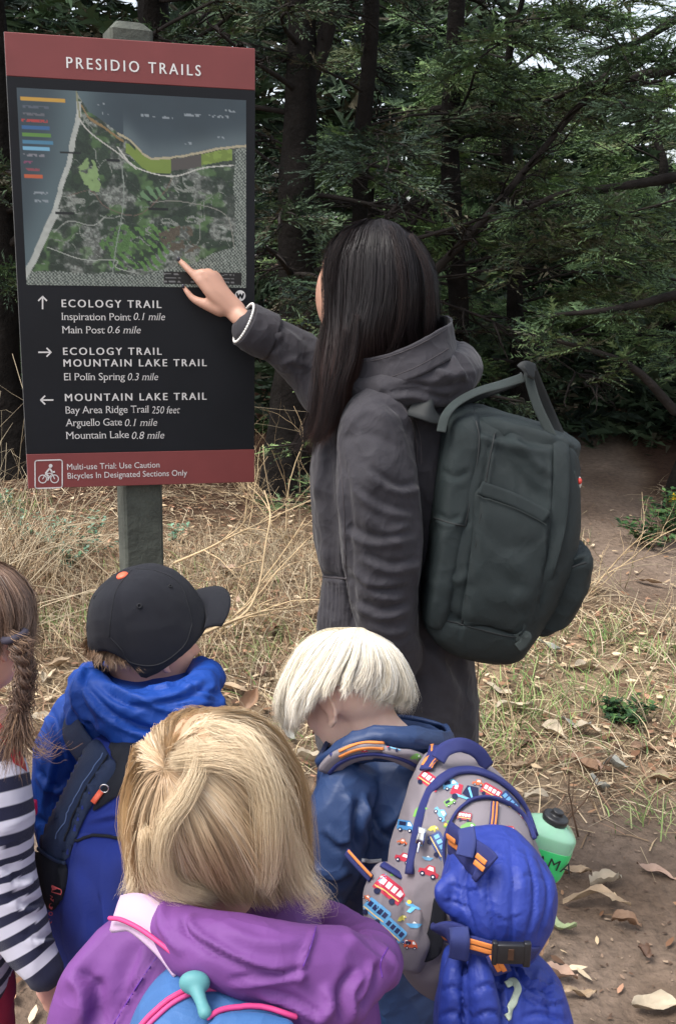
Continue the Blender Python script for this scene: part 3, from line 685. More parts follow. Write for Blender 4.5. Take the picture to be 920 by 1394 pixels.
hand = [  # x, y in the photo, length px, angle, colour, label
    (812, 1234, 78, -14, 'tan', 'large tan curled leaf lying on bare soil right of the puffer jacket'),
    (778, 1186, 46, 5, 'tan', 'orange tan leaf just right below the green bottle'),
    (825, 1200, 46, 35, 'pale', 'pale folded leaf on the soil above the large tan leaf'),
    (896, 1186, 52, -14, 'pink', 'pinkish brown leaf at the right edge where litter meets soil'),
    (758, 1256, 50, -30, 'green', 'narrow pale green leaf touching the blue puffer jacket'),
    (852, 1256, 34, -10, 'brown', 'small brown leaf under the tip of the large tan leaf'),
    (788, 1348, 40, 12, 'tan', 'short tan leaf on the soil low beside the puffer jacket'),
    (898, 1372, 62, 4, 'pale', 'long straw coloured leaf in the bottom right corner'),
    (762, 1330, 40, -8, 'pink', 'pinkish leaf half under the hem of the puffer jacket'),
    (782, 988, 36, -4, 'grey', 'grey leaf lying in the straw right of the jacket hem'),
    (798, 1000, 34, -12, 'pale', 'pale cream leaf under the grey leaf in the straw'),
    (752, 1000, 40, -40, 'pale', 'bleached leaf standing in straw beside a bare twig'),
    (680, 945, 44, -40, 'pale', 'bleached leaf right of the dark trousers'),
    (700, 968, 48, 10, 'pale', 'cream leaf in the green grass right of the trousers'),
    (345, 968, 44, 70, 'brown', 'upright curled brown leaf behind the blond hair'),
    (318, 940, 56, -20, 'tan', 'broad tan leaf right of the cap wearer'),
    (290, 925, 40, 8, 'pale', 'pale leaf under the ear of the cap wearer'),
    (425, 1035, 40, 10, 'pale', 'cream leaf under the chin of the white haired child'),
    (440, 1060, 34, 60, 'brown', 'brown leaf left of the navy rain jacket'),
    (70, 795, 50, -12, 'tan', 'tan leaf left of the post in the dry grass'),
    (62, 830, 34, 20, 'pink', 'pinkish leaf left of the black cap'),
    (105, 820, 30, -30, 'dark', 'dark brown leaf close left of the black cap'),
    (60, 990, 40, 30, 'pale', 'pale leaf behind the braid'),
    (310, 793, 34, -10, 'pink', 'reddish leaf right of the cap brim'),
    (885, 800, 44, -25, 'tan', 'tan leaf far right beyond the large pack'),
    (905, 1060, 40, 15, 'tan', 'tan leaf in the straw at the right edge'),
    (838, 1050, 34, -30, 'grey', 'grey leaf caught on the litter bank'),
    (760, 1040, 30, 40, 'brown', 'brown leaf above the bottle cap'),
    (745, 1290, 30, 60, 'brown', 'brown leaf edge beside the buckle strap'),
    (880, 1300, 26, -60, 'dark', 'small dark leaf on the open soil at the right')]
LG = 'fallen eucalyptus leaves'
def place_leaf(x, y, L, W, az, mt, seed, label, tilt=0.0):
    me = mesh('fallen_leaf', leaf_raw(L, W, (seed % 5 - 1) * .12, .25 + (seed % 3) * .2, seed)); o = obj('fallen_leaf', me, mt)
    z = float(gz([x], [y])[0]); o.location = (x, y, z + .012); o.rotation_euler = (R((seed * 37) % 24 - 12), R((seed * 53) % 16 - 8) - tilt, az)
    o['label'] = label; o['category'] = 'leaf'; o['group'] = LG; return o
for i, (a, b_, lp, an, c, lab) in enumerate(hand):
    g = PG(a, b_); d = np.linalg.norm(g - CAM); L = lp / F * d * 1.05
    place_leaf(g[0] - L / 2 * math.cos(R(an)), g[1] - L / 2 * math.sin(R(an)), L, L * (.3 + .12 * (i % 3)), R(an), MLEAF[c], i, lab, .7 if an > 50 else 0)
ks = list(leafcols)
cnt = 0
while cnt < 55:
    a, b_ = rg.uniform(0, 920), rg.uniform(770, 1180); g = PG(a, b_)
    if dirt_mask([g[0]], [g[1]])[0] > .6 and rg.random() < .8: continue
    k = ks[int(rg.integers(0, 7))]; k = 'tan' if k == 'green' else k; L = rg.uniform(.06, .15)
    place_leaf(g[0], g[1], L, L * rg.uniform(.18, .38), rg.uniform(0, 6.28), MLEAF[k], 100 + cnt, ('long ' if L > .11 else 'short ') + {'tan': 'tan', 'pale': 'bleached', 'brown': 'brown', 'pink': 'pinkish', 'grey': 'grey', 'dark': 'dark brown'}[k] + ' dry leaf in the straw ' + ('left of the post' if a < 150 else 'between the post and the parka' if a < 430 else 'behind the parka' if a < 650 else 'right of the large pack, far side' if b_ < 960 else 'above the green bottle')); cnt += 1

# ================================================================ twigs and dry brush
class MB:
    def __init__(s): s.V = []; s.F = []; s.n = 0
    def add(s, raw):
        v, f = raw; s.V.append(np.asarray(v)); s.F += [[i + s.n for i in g] for g in f]; s.n += len(v)
    def mesh(s, name, sm=True): return mesh(name, (np.vstack(s.V), s.F), sm)
def twig(mb, p, d, L, r, depth, rg, droop=.1, spread=.6, nb=3, sides=4, curve=.25):
    n = 6; pts = [np.array(p, float)]; dd = np.array(d, float); dd /= np.linalg.norm(dd)
    for k in range(n):
        dd = dd + rg.normal(0, curve, 3) * .5 - np.array([0, 0, droop / n]); dd /= np.linalg.norm(dd); pts.append(pts[-1] + dd * L / n)
        if pts[-1][2] < .01: pts[-1][2] = .01
    pts = np.array(pts); rad = np.linspace(r, r * .45, n + 1); mb.add(tube(pts, rad, sides, caps=False))
    if depth:
        for k in range(nb):
            i = int(rg.integers(1, n + 1)); q = rg.normal(0, 1, 3); q[2] = abs(q[2]) * .6
            nd = (pts[i] - pts[i - 1]) / np.linalg.norm(pts[i] - pts[i - 1]) + q / np.linalg.norm(q) * spread
            twig(mb, pts[i], nd, L * rg.uniform(.4, .7), rad[i] * .62, depth - 1, rg, droop, spread, nb, sides, curve)
m_twig = mat('bare_twig', srgb(196, 172, 136), .8, var=.25, vscale=9, bump=(120, .3), spec=.2)
m_twigd = mat('dark_twig', srgb(104, 82, 66), .85, var=.3, vscale=9, bump=(120, .3), spec=.2)
rt_ = np.random.default_rng(21)
def shrub(name, xy, label, cat_, hts, m, seed, r=.005, depth=3, lean=(0, 0), nb=4, group=None, spread=.7):
    rr = np.random.default_rng(seed); g = PG(*xy); g[2] = gz([g[0]], [g[1]])[0]
    t = thing(name, g, label, cat_, group)
    for h in hts:
        mb = MB(); twig(mb, g + rr.normal(0, .02, 3) * [1, 1, 0], [rr.normal(0, .45) + lean[0], rr.normal(0, .3) + lean[1], 1], h, r, depth, rr, .35, spread, nb)
        child('stem', mb.mesh('stem'), m, t)
    return t
BG = 'bare branching shrubs in the dry grass'
shrub('bare_shrub', (300, 872), 'pale bare shrub with long arching twigs between the post and the dark coat', 'shrub', (.62, .55, .5), m_twig, 5, .0045, 2, (.5, .1), 3, BG)
shrub('bare_shrub', (392, 745), 'tangled bare shrub under the right corner of the sign', 'shrub', (.7, .62, .55, .5), m_twig, 9, .0042, 3, (-.2, 0), 3, BG)
shrub('bare_shrub', (330, 720), 'low bare shrub just right of the post below the red band', 'shrub', (.55, .5, .45), m_twig, 13, .0035, 3, (.1, 0), 3, BG)
shrub('bare_shrub', (8, 800), 'thin arching twig at the left edge above the braid', 'shrub', (.75, .5), m_twig, 17, .004, 1, (.8, .0), 2, BG)
shrub('bare_shrub', (800, 812), 'sprawling bare shrub beside the path right of the pack', 'shrub', (.5, .55, .42, .4), m_twig, 23, .004, 2, (.6, .1), 3, BG)
shrub('bare_shrub', (668, 1010), 'single dark upright twig next to the dark trousers', 'shrub', (.42,), m_twigd, 31, .0035, 1, (0, 0), 2, BG, .4)
shrub('bare_shrub', (772, 1130), 'brown forked twig rising behind the green bottle', 'shrub', (.36, .2), m_twigd, 35, .003, 1, (.35, 0), 2, BG, .5)
# hand-laid long sprigs seen right of the cap
for lab, pl, r0 in (('long bare branch curving from beside the cap towards the upper right', [(275, 862, 3.05), (330, 838, 3.1), (352, 800, 3.15), (362, 740, 3.2), (368, 700, 3.25), (360, 668, 3.3)], .005),
                    ('pale bare branch reaching right from the cap to the coat', [(270, 866, 3.0), (318, 845, 3.05), (360, 832, 3.1), (400, 826, 3.2), (428, 812, 3.3)], .004),
                    ('thin bare branch crossing in front of the post foot', [(238, 766, 3.5), (280, 748, 3.4), (320, 728, 3.4), (370, 705, 3.5), (425, 680, 3.6)], .0045)):
    w0 = px(*pl); t = thing('fallen_branch', w0[0], lab, 'branch', 'long bare branches right of the cap'); mb = MB(); wv = cat(w0, 22); mb.add(tube(wv, np.linspace(r0, r0 * .4, 22), 6))
    child('branch', mb.mesh('branch'), m_twig, t)
    for k in range(5, 20, 3):
        mb = MB(); dd = (wv[k + 1] - wv[k]); dd /= np.linalg.norm(dd); twig(mb, wv[k], dd + rt_.normal(0, .5, 3), rt_.uniform(.08, .2), r0 * .5, 1, rt_, .1, .6, 2); child('twig', mb.mesh('twig'), m_twig, t)
# standing dry brush behind the sign
mb = MB(); rr = np.random.default_rng(8)
def brush(mb, x0, x1, y0, y1, n, h0, h1, r=.0028, depth=1):
    for k in range(n):
        p = np.array([rr.uniform(x0, x1), rr.uniform(y0, y1), 0]); p[2] = gz([p[0]], [p[1]])[0]
        twig(mb, p, [rr.normal(0, .55), rr.normal(0, .35), 1], rr.uniform(h0, h1), r, depth, rr, .9, .5, 2, 3, .3)
brush(mb, -2.0, -1.3, 3.3, 4.8, 110, .5, 1.2); brush(mb, -1.2, -.15, 4.3, 5.0, 40, .15, .4); brush(mb, -.6, .15, 4.2, 4.9, 60, .25, .5, .002, 2)
brush(mb, -2.2, .2, 3.4, 4.6, 60, .12, .34); brush(mb, .3, 1.5, 4.2, 4.9, 60, .2, .5); brush(mb, .6, 1.9, 2.9, 4.2, 50, .1, .35)
obj('dry_brush', mb.mesh('dry_brush'), mat('brush_stem', srgb(160, 146, 122), .8, var=.4, vscale=4, spec=.2), kind='stuff')
n = 2600; X = rr.uniform(-2.4, -1.25, n); Y = rr.uniform(3.2, 4.9, n)
X = np.r_[X, rr.uniform(-1.3, .2, 2600)]; Y = np.r_[Y, rr.uniform(3.6, 5.2, 2600)]; n = len(X); L = rr.uniform(.12, .65, n); L[2600:] *= .32
blades('tall_dry_grass', X, Y, L, rr.uniform(.002, .004, n), rr.uniform(0, 6.283, n), rr.uniform(.45, .98, n), palette(n, STRAW, rr), m_straw, bend=.8, seg=4)

# small leafy plants
def sprig(xy, label, h, ns, cols, ll, seed, group, name='leafy_plant', spread=.5):
    r_ = np.random.default_rng(seed); g = PG(*xy); g[2] = gz([g[0]], [g[1]])[0]; t = thing(name, g, label, 'plant', group); mbs = MB(); V = []; Q = []; C = []; o = 0
    for s in range(ns):
        d = np.array([r_.normal(0, spread), r_.normal(0, spread), 1]); pts = [g.copy()]
        for k in range(8): d = d / np.linalg.norm(d) + r_.normal(0, .12, 3); pts.append(pts[-1] + d / np.linalg.norm(d) * h * r_.uniform(.8, 1.1) / 8)
        pts = np.array(pts); mbs.add(tube(pts, np.linspace(.003, .001, 9), 4, caps=False))
        for k in range(2, 9):
            for q in range(3):
                a = r_.uniform(0, 6.28); u = np.array([math.cos(a), math.sin(a), r_.uniform(0, .7)]); u /= np.linalg.norm(u); w_ = np.cross(u, [0, 0, 1]); w_ /= np.linalg.norm(w_); nn = np.cross(w_, u); l = ll * r_.uniform(.7, 1.2)
                V += [pts[k], pts[k] + u * l * .5 + w_ * l * .28 + nn * l * .06, pts[k] + u * l + nn * -l * .1, pts[k] + u * l * .5 - w_ * l * .28 + nn * l * .06]; Q.append([o, o + 1, o + 2, o + 3]); o += 4
                C += [np.array(srgb(*cols[int(r_.integers(0, len(cols)))])) * r_.uniform(.8, 1.2)] * 4
    child('stem', mbs.mesh('stem'), m_twigd, t); me = mesh_np('foliage', V, Q, False); setcol(me, C); child('foliage', me, m_green, t); return t
BL = [(120, 158, 134), (98, 138, 112), (140, 170, 150), (96, 126, 90)]
PGp = 'small blue-green plants by the sign post'
for i, (xy, lab, h, ns) in enumerate([((70, 752), 'blue-green leafy plant at the left under the sign corner', .22, 9), ((125, 765), 'blue-green leafy plant between the left plant and the post', .24, 10), ((98, 785), 'low blue-green plant in front of the other two left of the post', .15, 8), ((30, 745), 'pale sprig near the left edge under the sign', .18, 5), ((232, 742), 'small sprig with two bright leaves right of the post', .14, 3), ((22, 720), 'small green plant at the far left in tall straw', .2, 6)]):
    sprig(xy, lab, h, ns, BL, .032, 40 + i, PGp)
GRN = [(62, 92, 52), (48, 78, 44), (84, 112, 62), (40, 62, 40)]
sprig((862, 985), 'low dark green weed in the litter at the right edge', .10, 9, GRN, .03, 61, 'green weeds right of the path', spread=1.0)
sprig((838, 975), 'low green weed left of the dark weed at the right', .08, 7, GRN, .028, 62, 'green weeds right of the path', spread=1.0)
sprig((908, 742), 'bushy dark green plant beside the bare path at the right edge', .34, 16, GRN, .05, 63, 'green weeds right of the path', spread=.6)
sprig((880, 750), 'smaller green plant left of the bushy one by the path', .22, 12, GRN, .045, 64, 'green weeds right of the path', spread=.7)
# yellow flower head at the right edge
g = P(919, 678, 6.0); t = thing('yellow_flower', (g[0], g[1], 0), 'bright yellow flower head at the right edge above the green plant', 'flower')
child('stem', mesh('stem', tube([(g[0] + .03, g[1], .0), (g[0] + .01, g[1], g[2] * .6), g], .004, 6)), mat('stem_green', srgb(80, 100, 50), .7), t)
my = mat('yellow_petal', srgb(232, 196, 40), .6)
for k in range(9):
    a = k * .7; u = np.array([math.cos(a), -.35, math.sin(a)]); u /= np.linalg.norm(u); V, Fc = ell(g + u * .024, (.026, .012, .013), np.stack([u, np.cross([0, -1, 0.01], u) / np.linalg.norm(np.cross([0, -1, .01], u)), [0, 1, 0]], 1), 6); child('petal', mesh('petal', (V, Fc)), my, t)

# ================================================================ trees
m_bark = mat('cypress_bark', srgb(30, 27, 25), .95, bump=(9, 1.0), var=.35, vscale=6, spec=.15)
m_barkg = mat('cypress_branch', srgb(42, 38, 36), .95, bump=(30, .8), var=.35, vscale=8, spec=.15)
m_fol = mat('cypress_foliage', attr='col', rough=.65, spec=.2)
m_fol.node_tree.nodes['Principled BSDF'].inputs['Transmission Weight'].default_value = 0
# one spray: slender leaflets on a bent axis, in (u along, v side, w up)
def spray_template(seed):
    r_ = np.random.default_rng(seed); T = []
    for i in range(19):
        s = r_.uniform(.02, .98); sd = 1 if i % 2 else -1; l = r_.uniform(.10, .30) * (1 - s * .35); b = np.array([s, 0, -.10 * s * s]); f = np.array([r_.uniform(.5, 1), sd * r_.uniform(.25, .9), r_.uniform(-.35, .4)]); f /= np.linalg.norm(f)
        T.append([b - [.036, 0, .016], b + [.036, 0, .016], b + f * l])
    return np.array(T)
TPLS = [spray_template(k) for k in range(5)]; TPL = TPLS[0]
FOLS = [(68, 86, 66), (82, 102, 74), (96, 120, 82), (58, 74, 60), (112, 132, 90), (92, 94, 78)]
def tree(label, x, y, H, r0, nl, lmin, lmax, zmin, seed, cols=FOLS, dens=1.0, group='cypress trees behind the sign', lean=(0, 0), size=.20, dead=0, azr=None, hand_limbs=(), lobes=1.0, zfull=None, bare=0.25, subs=9):
    r_ = np.random.default_rng(seed); z0 = float(gz([x], [y])[0]) - .05; t = thing('cypress_tree', (x, y, z0), label, 'tree', group)
    k = 14; zz = np.linspace(0, H, k); wob = np.cumsum(r_.normal(0, .035, (k, 2)), 0)
    tp = np.c_[x + wob[:, 0] + lean[0] * zz / H, y + wob[:, 1] + lean[1] * zz / H, z0 + zz]; rad = r0 * (1 - .85 * (zz / H) ** .9); rad[0] *= 1.5; rad[1] *= 1.12
    mb = MB(); mb.add(tube(tp, rad, 14, m=46)); me = mb.mesh('trunk'); wrinkle(me, r0 * .22, 5, (3, 3, .35), seed, 1.5); child('trunk', me, m_bark, t)
    SP = []; SU = []; SS = []; wood = MB(); limbs = []
    for i in range(nl):
        h = zmin + (H - zmin) * (i + r_.random()) / nl; az = r_.uniform(0, 6.283) if azr is None else r_.uniform(*azr)
        L = r_.uniform(lmin, lmax) * (1 - .45 * (h / H)); b = np.array([np.interp(h + z0, tp[:, 2], tp[:, a]) for a in (0, 1)] + [h + z0]); up = r_.uniform(-.1, .45)
        d = np.array([math.cos(az), math.sin(az), up]); pts = [b]
        for q in range(7): d = d / np.linalg.norm(d) + np.array([*r_.normal(0, .14, 2), r_.normal(.0, .08) - .03]); pts.append(pts[-1] + d / np.linalg.norm(d) * L / 7)
        pts = np.array(pts); rr0 = max(.010, np.interp(h, zz, rad) * .2); limbs.append((pts, rr0, r_.random() < dead))
    for hl in hand_limbs: limbs.append((cat(px(*hl[0]), 10), hl[1], hl[2]))
    for pts, rr0, isdead in limbs:
        mb = MB(); mb.add(tube(pts, np.linspace(rr0, rr0 * .3, len(pts)), 6, m=12)); child('limb', mb.mesh('limb'), m_barkg, t)
        pf = cat(pts, 40); tt = np.gradient(pf, axis=0); tt /= np.linalg.norm(tt, axis=1)[:, None]; Lm = np.linalg.norm(pf[1:] - pf[:-1], axis=1).sum()
        ns = int(Lm * subs)
        for s in range(ns):
            u = bare + (1 - bare) * r_.random(); i = int(u * 39); side = np.cross(tt[i], [0, 0, 1]); side /= np.linalg.norm(side) + 1e-9
            d = tt[i] * r_.uniform(.3, 1) + side * r_.choice([-1, 1]) * r_.uniform(.5, 1) + np.array([0, 0, r_.uniform(-.35, .25)]); d /= np.linalg.norm(d); l = Lm * r_.uniform(.12, .34) * (1.1 - .5 * u) * lobes
            q = pf[i] + d * np.linspace(0, l, 6)[:, None] + np.array([0, 0, -.22]) * (np.linspace(0, 1, 6) ** 2)[:, None] * l + np.cumsum(r_.normal(0, .012, (6, 3)), 0)
            wood.add(tube(q, np.linspace(.007, .002, 6) * (1.5 if isdead else 1), 3, caps=False))
            if isdead:
                for z in range(4): j = int(r_.integers(1, 6)); dd = d + r_.normal(0, .6, 3); wood.add(tube([q[j], q[j] + dd * l * .2, q[j] + dd * l * .35 + r_.normal(0, .03, 3)], [.003, .002, .001], 3, caps=False))
                continue
            m_ = int(l * 84 * dens) + 4
            for z in range(m_):
                v = (z + r_.random()) / m_; j = v * 5; jj = min(int(j), 4); p = q[jj] + (q[jj + 1] - q[jj]) * (j - jj); sd2 = np.cross(d, [0, 0, 1]); sd2 /= np.linalg.norm(sd2) + 1e-9
                dd = d * r_.uniform(.3, 1.0) + sd2 * r_.uniform(-1, 1) + np.array([0, 0, r_.uniform(-.35, .35)]); SP.append(p); SU.append(dd); SS.append(size * r_.uniform(.6, 1.25) * (1 - .25 * v))
    child('branches', wood.mesh('branches'), m_barkg, t, kind='stuff')
    if SP:
        SP = np.array(SP); SU = np.array(SU); SS = np.array(SS); xx_, yy_, _z = proj(SP); kp = (xx_ > -320) & (xx_ < 1240) & (yy_ > -420); SP, SU, SS = SP[kp], SU[kp], SS[kp]; SU /= np.linalg.norm(SU, axis=1)[:, None]; SS = np.array(SS); n = len(SP)
        W_ = r_.normal(0, .35, (n, 3)) + [0, 0, 1]; SV = np.cross(W_, SU); SV /= np.linalg.norm(SV, axis=1)[:, None]; SW_ = np.cross(SU, SV)
        T = np.array(TPLS)[r_.integers(0, 5, n)] * SS[:, None, None, None]; T = T * (1 + r_.normal(0, .12, (n, len(TPL), 1, 1)))
        V = SP[:, None, None] + T[..., 0:1] * SU[:, None, None] + T[..., 1:2] * SV[:, None, None] + T[..., 2:3] * SW_[:, None, None]
        V = V.reshape(-1, 3); me = mesh_np('crown', V, np.arange(len(V)).reshape(-1, 3), False)
        c = np.array([srgb(*q) for q in cols]); cl = np.clip((fbm(SP, 1.6, 2, seed) * .9 + .5 + r_.normal(0, .18, n)) * len(c), 0, len(c) - 1e-3).astype(int)
        CC = c[cl] * (1 + r_.normal(0, .18, n))[:, None]; CC = np.repeat(np.clip(CC, .004, 1), len(TPL) * 3, 0); setcol(me, CC)
        child('crown', me, m_fol, t); return n
    return 0
DARK = [(58, 72, 60), (68, 86, 64), (50, 62, 54), (80, 96, 72), (80, 76, 62)]
BRI = [(98, 124, 82), (114, 142, 92), (88, 110, 78), (130, 154, 100), (80, 98, 72), (108, 116, 84)]
tot = 0
tot += tree('massive dark cypress trunk with bare lower limbs right of the sign', -.33, 6.5, 7.5, .13, 52, .8, 2.2, .7, 1, DARK, .8, dead=.5, size=.17,
     hand_limbs=[([(405, 140, 6.2), (440, 60, 6.1), (455, 0, 6.0), (470, -60, 6)], .07, True), ([(395, 470, 6.1), (440, 400, 5.9), (500, 330, 5.7), (555, 260, 5.6)], .03, True), ([(400, 380, 6.1), (380, 350, 5.6), (350, 330, 5.3)], .025, True)])
tot += tree('second dark cypress with a forked trunk just right of the massive one', .05, 6.9, 7.5, .065, 36, 1.0, 2.2, 1.0, 2, DARK, .9, dead=.35)
tot += tree('slender dark cypress whose long bare limbs sweep up to the right', .72, 7.3, 8, .08, 30, 1.0, 2.4, .9, 3, FOLS, 1.0, dead=.15,
     hand_limbs=[([(500, 468, 6.6), (560, 400, 6.4), (640, 320, 6.2), (720, 225, 6.0), (800, 130, 5.9), (850, 70, 5.9)], .035, True), ([(470, 415, 6.8), (540, 330, 6.6), (590, 270, 6.5), (610, 240, 6.4)], .025, True), ([(600, 330, 6.9), (680, 300, 6.5), (760, 280, 6.2), (840, 290, 6.0)], .03, False), ([(590, 150, 7), (660, 140, 6.8), (760, 130, 6.6), (900, 110, 6.4)], .03, False)])
tot += tree('broad green cypress with layered flat boughs behind the pack', 1.45, 8.2, 3.7, .09, 34, 1.3, 2.6, .5, 4, BRI, 1.05, size=.21)
tot += tree('cypress at the right edge beside the bare path', 2.12, 6.2, 3.0, .07, 26, .7, 1.9, .55, 5, FOLS, 1.0, size=.18, bare=.35,
     hand_limbs=[([(918, 560, 6.0), (860, 500, 5.9), (780, 470, 5.8), (720, 455, 5.8)], .03, False), ([(930, 90, 6), (860, 105, 5.9), (790, 120, 5.9), (740, 140, 6)], .04, False), ([(930, 20, 6.2), (860, 60, 6.1), (800, 70, 6.1)], .03, False), ([(925, 240, 5.9), (840, 255, 5.8), (760, 265, 5.8), (690, 300, 5.9)], .035, False), ([(925, 400, 5.9), (840, 420, 5.8), (740, 430, 5.8)], .03, False)])
tot += tree('tall cypress at the left edge behind the sign', -2.25, 6.8, 7.5, .16, 34, 1.0, 2.3, .8, 6, DARK, .9, dead=.35)
tot += tree('cypress hidden mostly by the sign panel', -1.3, 7.6, 7.5, .15, 36, 1.0, 2.4, .8, 7, FOLS, .95, dead=.2)
tot += tree('bright young cypress low behind the dark coat', .35, 8.6, 3.6, .07, 24, .7, 1.5, .2, 8, BRI, 1.0)
tot += tree('dense young cypress at the back right above the path', 2.9, 9.2, 3.1, .10, 30, 1.0, 2.0, .3, 9, BRI, 1.0)
tot += tree('far cypress closing the gap at the right', 4.4, 10.8, 3.4, .12, 30, 1.1, 2.2, .2, 10, FOLS, .8)
tot += tree('low green cypress sapling right of the sign edge', -.05, 5.35, 1.25, .035, 22, .3, .6, .12, 12, BRI, 1.2, size=.13, bare=.05)
# the wood behind: a mass nobody could count
def wood_mass(name, n, boxes, seed, size, cols):
    r_ = np.random.default_rng(seed); SP = []
    for (x0, x1, y0, y1, z0, z1, k) in boxes: SP.append(np.stack([r_.uniform(x0, x1, k), r_.uniform(y0, y1, k), r_.uniform(z0, z1, k)], 1))
    SP = np.concatenate(SP); g = fbm(SP * [1, 1, 1.6], .9, 3, seed); SP = SP[g > (-.16 if size < 1 else -.5)]; n = len(SP)
    SU = r_.normal(0, 1, (n, 3)) * [1, 1, .35]; SU /= np.linalg.norm(SU, axis=1)[:, None]; W_ = r_.normal(0, .4, (n, 3)) + [0, 0, 1]; SV = np.cross(W_, SU); SV /= np.linalg.norm(SV, axis=1)[:, None]; SW_ = np.cross(SU, SV)
    T = np.array(TPLS)[r_.integers(0, 5, n)] * (size * r_.uniform(.7, 1.4, n))[:, None, None, None]; V = (SP[:, None, None] + T[..., 0:1] * SU[:, None, None] + T[..., 1:2] * SV[:, None, None] + T[..., 2:3] * SW_[:, None, None]).reshape(-1, 3)
    me = mesh_np(name, V, np.arange(len(V)).reshape(-1, 3), False); c = np.array([srgb(*q) for q in cols]); cl = r_.integers(0, len(c), n); CC = np.repeat(c[cl] * (1 + r_.normal(0, .15, n))[:, None], len(TPL) * 3, 0); setcol(me, np.clip(CC, .004, 1)); return obj(name, me, m_fol, kind='stuff')
wood_mass('background_woods', 0, [(-6.5, 1.3, 10.5, 12.5, 0, 5.2, 4200), (1.3, 3.2, 10.5, 12.5, 0, 3.3, 1700), (3, 9, 12, 14, 0, 2.4, 1700), (-3.2, 5.5, 8.6, 9.6, 0, .9, 1300)], 5, .85, DARK + FOLS[:2])
wood_mass('distant_woods', 0, [(-9, 2.2, 14, 16, 0, 6.5, 2600), (2, 12, 15, 17, 0, 2.6, 1300)], 6, 1.5, DARK)
print('sprays', tot)
# ================================================================ tools for figures, in terms of photo pixel + world Y
def A(x, y, Y):
    v = FW + RT * ((x - 460) / F) - UPV * ((y - 697) / F)
    return CAM + v * (Y / v[1])
def dep(p): return (p - CAM) @ FW
def alimb(pts, m=None, n=18, flat=None):
    p = [A(a, b_, c) for a, b_, c, r in pts]; return tube(p, [q[3] * dep(w_) / F for q, w_ in zip(pts, p)], n=n, m=m or len(pts) * 6, flat=flat)
def ring2(rows, n=44, m=None, expo=2.5):
    """rings between a left and a right outline point: (xl, yl, xr, yr, Y, half depth)"""
    q = np.asarray(rows, float); q = cat(q, m or len(q) * 4); a = np.linspace(0, 2 * math.pi, n, endpoint=False)
    ca = np.sign(np.cos(a)) * np.abs(np.cos(a)) ** (2 / expo); sa = np.sign(np.sin(a)) * np.abs(np.sin(a)) ** (2 / expo); V = []
    for xl, yl, xr, yr, Y, hd in q:
        l = A(xl, yl, Y); r = A(xr, yr, Y); V.append((l + r) / 2 + ca[:, None] * (r - l) / 2 + np.c_[0 * a, sa * hd, 0 * a])
    V = np.array(V).reshape(-1, 3); Fc = grid_faces(len(q), n); Fc.append(list(range(n))[::-1]); Fc.append([len(V) - n + k for k in range(n)]); return V, Fc
def arings(rows, n=44, m=None, expo=2.4): return ring2([(xl, y, xr, y, Y, hd) for y, xl, xr, Y, hd in rows], n, m, expo)
def aell(x, y, Y, rx, ry, rz, rot=None):
    """ellipsoid, radii in photo px across and up, metres in depth"""
    c = A(x, y, Y); k = dep(c) / F; return ell(c, (rx * k, rz, ry * k), rot, 14)
def cast(bvh, x, y, off=0.0):
    v = FW + RT * ((x - 460) / F) - UPV * ((y - 697) / F); v /= np.linalg.norm(v)
    h, nr, _, _ = bvh.ray_cast(Vector(CAM), Vector(v), 20)
    if h is None: return None, None
    nr = np.array(nr)
    if nr @ v > 0: nr = -nr
    return np.array(h) + nr * off, nr
def castpath(bvh, path, off=0.0, n=None):
    pl = cat(path, n or max(8, len(path) * 6)) if len(path) > 2 else np.linspace(path[0], path[1], n or 10); P_ = []; N_ = []
    for a in pl:
        p, nr = cast(bvh, a[0], a[1], off)
        if p is not None: P_.append(p); N_.append(nr)
    return np.array(P_), np.array(N_)
def seam(name, path, bvh, r, m, parent, off=.0, n=None, **kw):
    p, nn = castpath(bvh, path, off, n)
    if len(p) < 3: return None
    return child(name, mesh(name, tube(p, r, 6)), m, parent, **kw)
def ribbon(pts, nrm, wd, th=.002, m=None):
    """flat strap: points, normals, width, thickness"""
    p = np.asarray(pts, float); nn = np.asarray(nrm, float) * np.ones_like(p); wd = np.asarray(wd, float) * np.ones(len(p))
    if m: q = cat(np.c_[p, nn, wd], m); p, nn, wd = q[:, :3], q[:, 3:6], q[:, 6]
    nn = nn / np.linalg.norm(nn, axis=1)[:, None]; t = np.gradient(p, axis=0); t /= np.linalg.norm(t, axis=1)[:, None]; s = np.cross(t, nn); s /= np.linalg.norm(s, axis=1)[:, None] + 1e-9; nn = np.cross(s, t)
    sec = [(-1, 0), (-.93, .8), (-.5, 1), (.5, 1), (.93, .8), (1, 0), (.93, -.8), (0, -1), (-.93, -.8)]
    V = np.stack([p + s * (a * wd / 2)[:, None] + nn * (b_ * th) for a, b_ in sec], 1).reshape(-1, 3); k = len(sec)
    Fc = grid_faces(len(p), k); Fc.append(list(range(k))[::-1]); Fc.append([len(V) - k + i for i in range(k)]); return V, Fc
def strap(name, path, bvh, wpx, m, parent, off=.003, th=.002, n=None, **kw):
    p, nn = castpath(bvh, path, off, n)
    if len(p) < 3: return None
    for _ in range(2): p[1:-1] = (p[:-2] + p[1:-1] * 2 + p[2:]) / 4; nn[1:-1] = (nn[:-2] + nn[1:-1] + nn[2:]) / 3
    return child(name, mesh(name, ribbon(p, nn, wpx * dep(p[len(p) // 2]) / F, th)), m, parent, **kw)
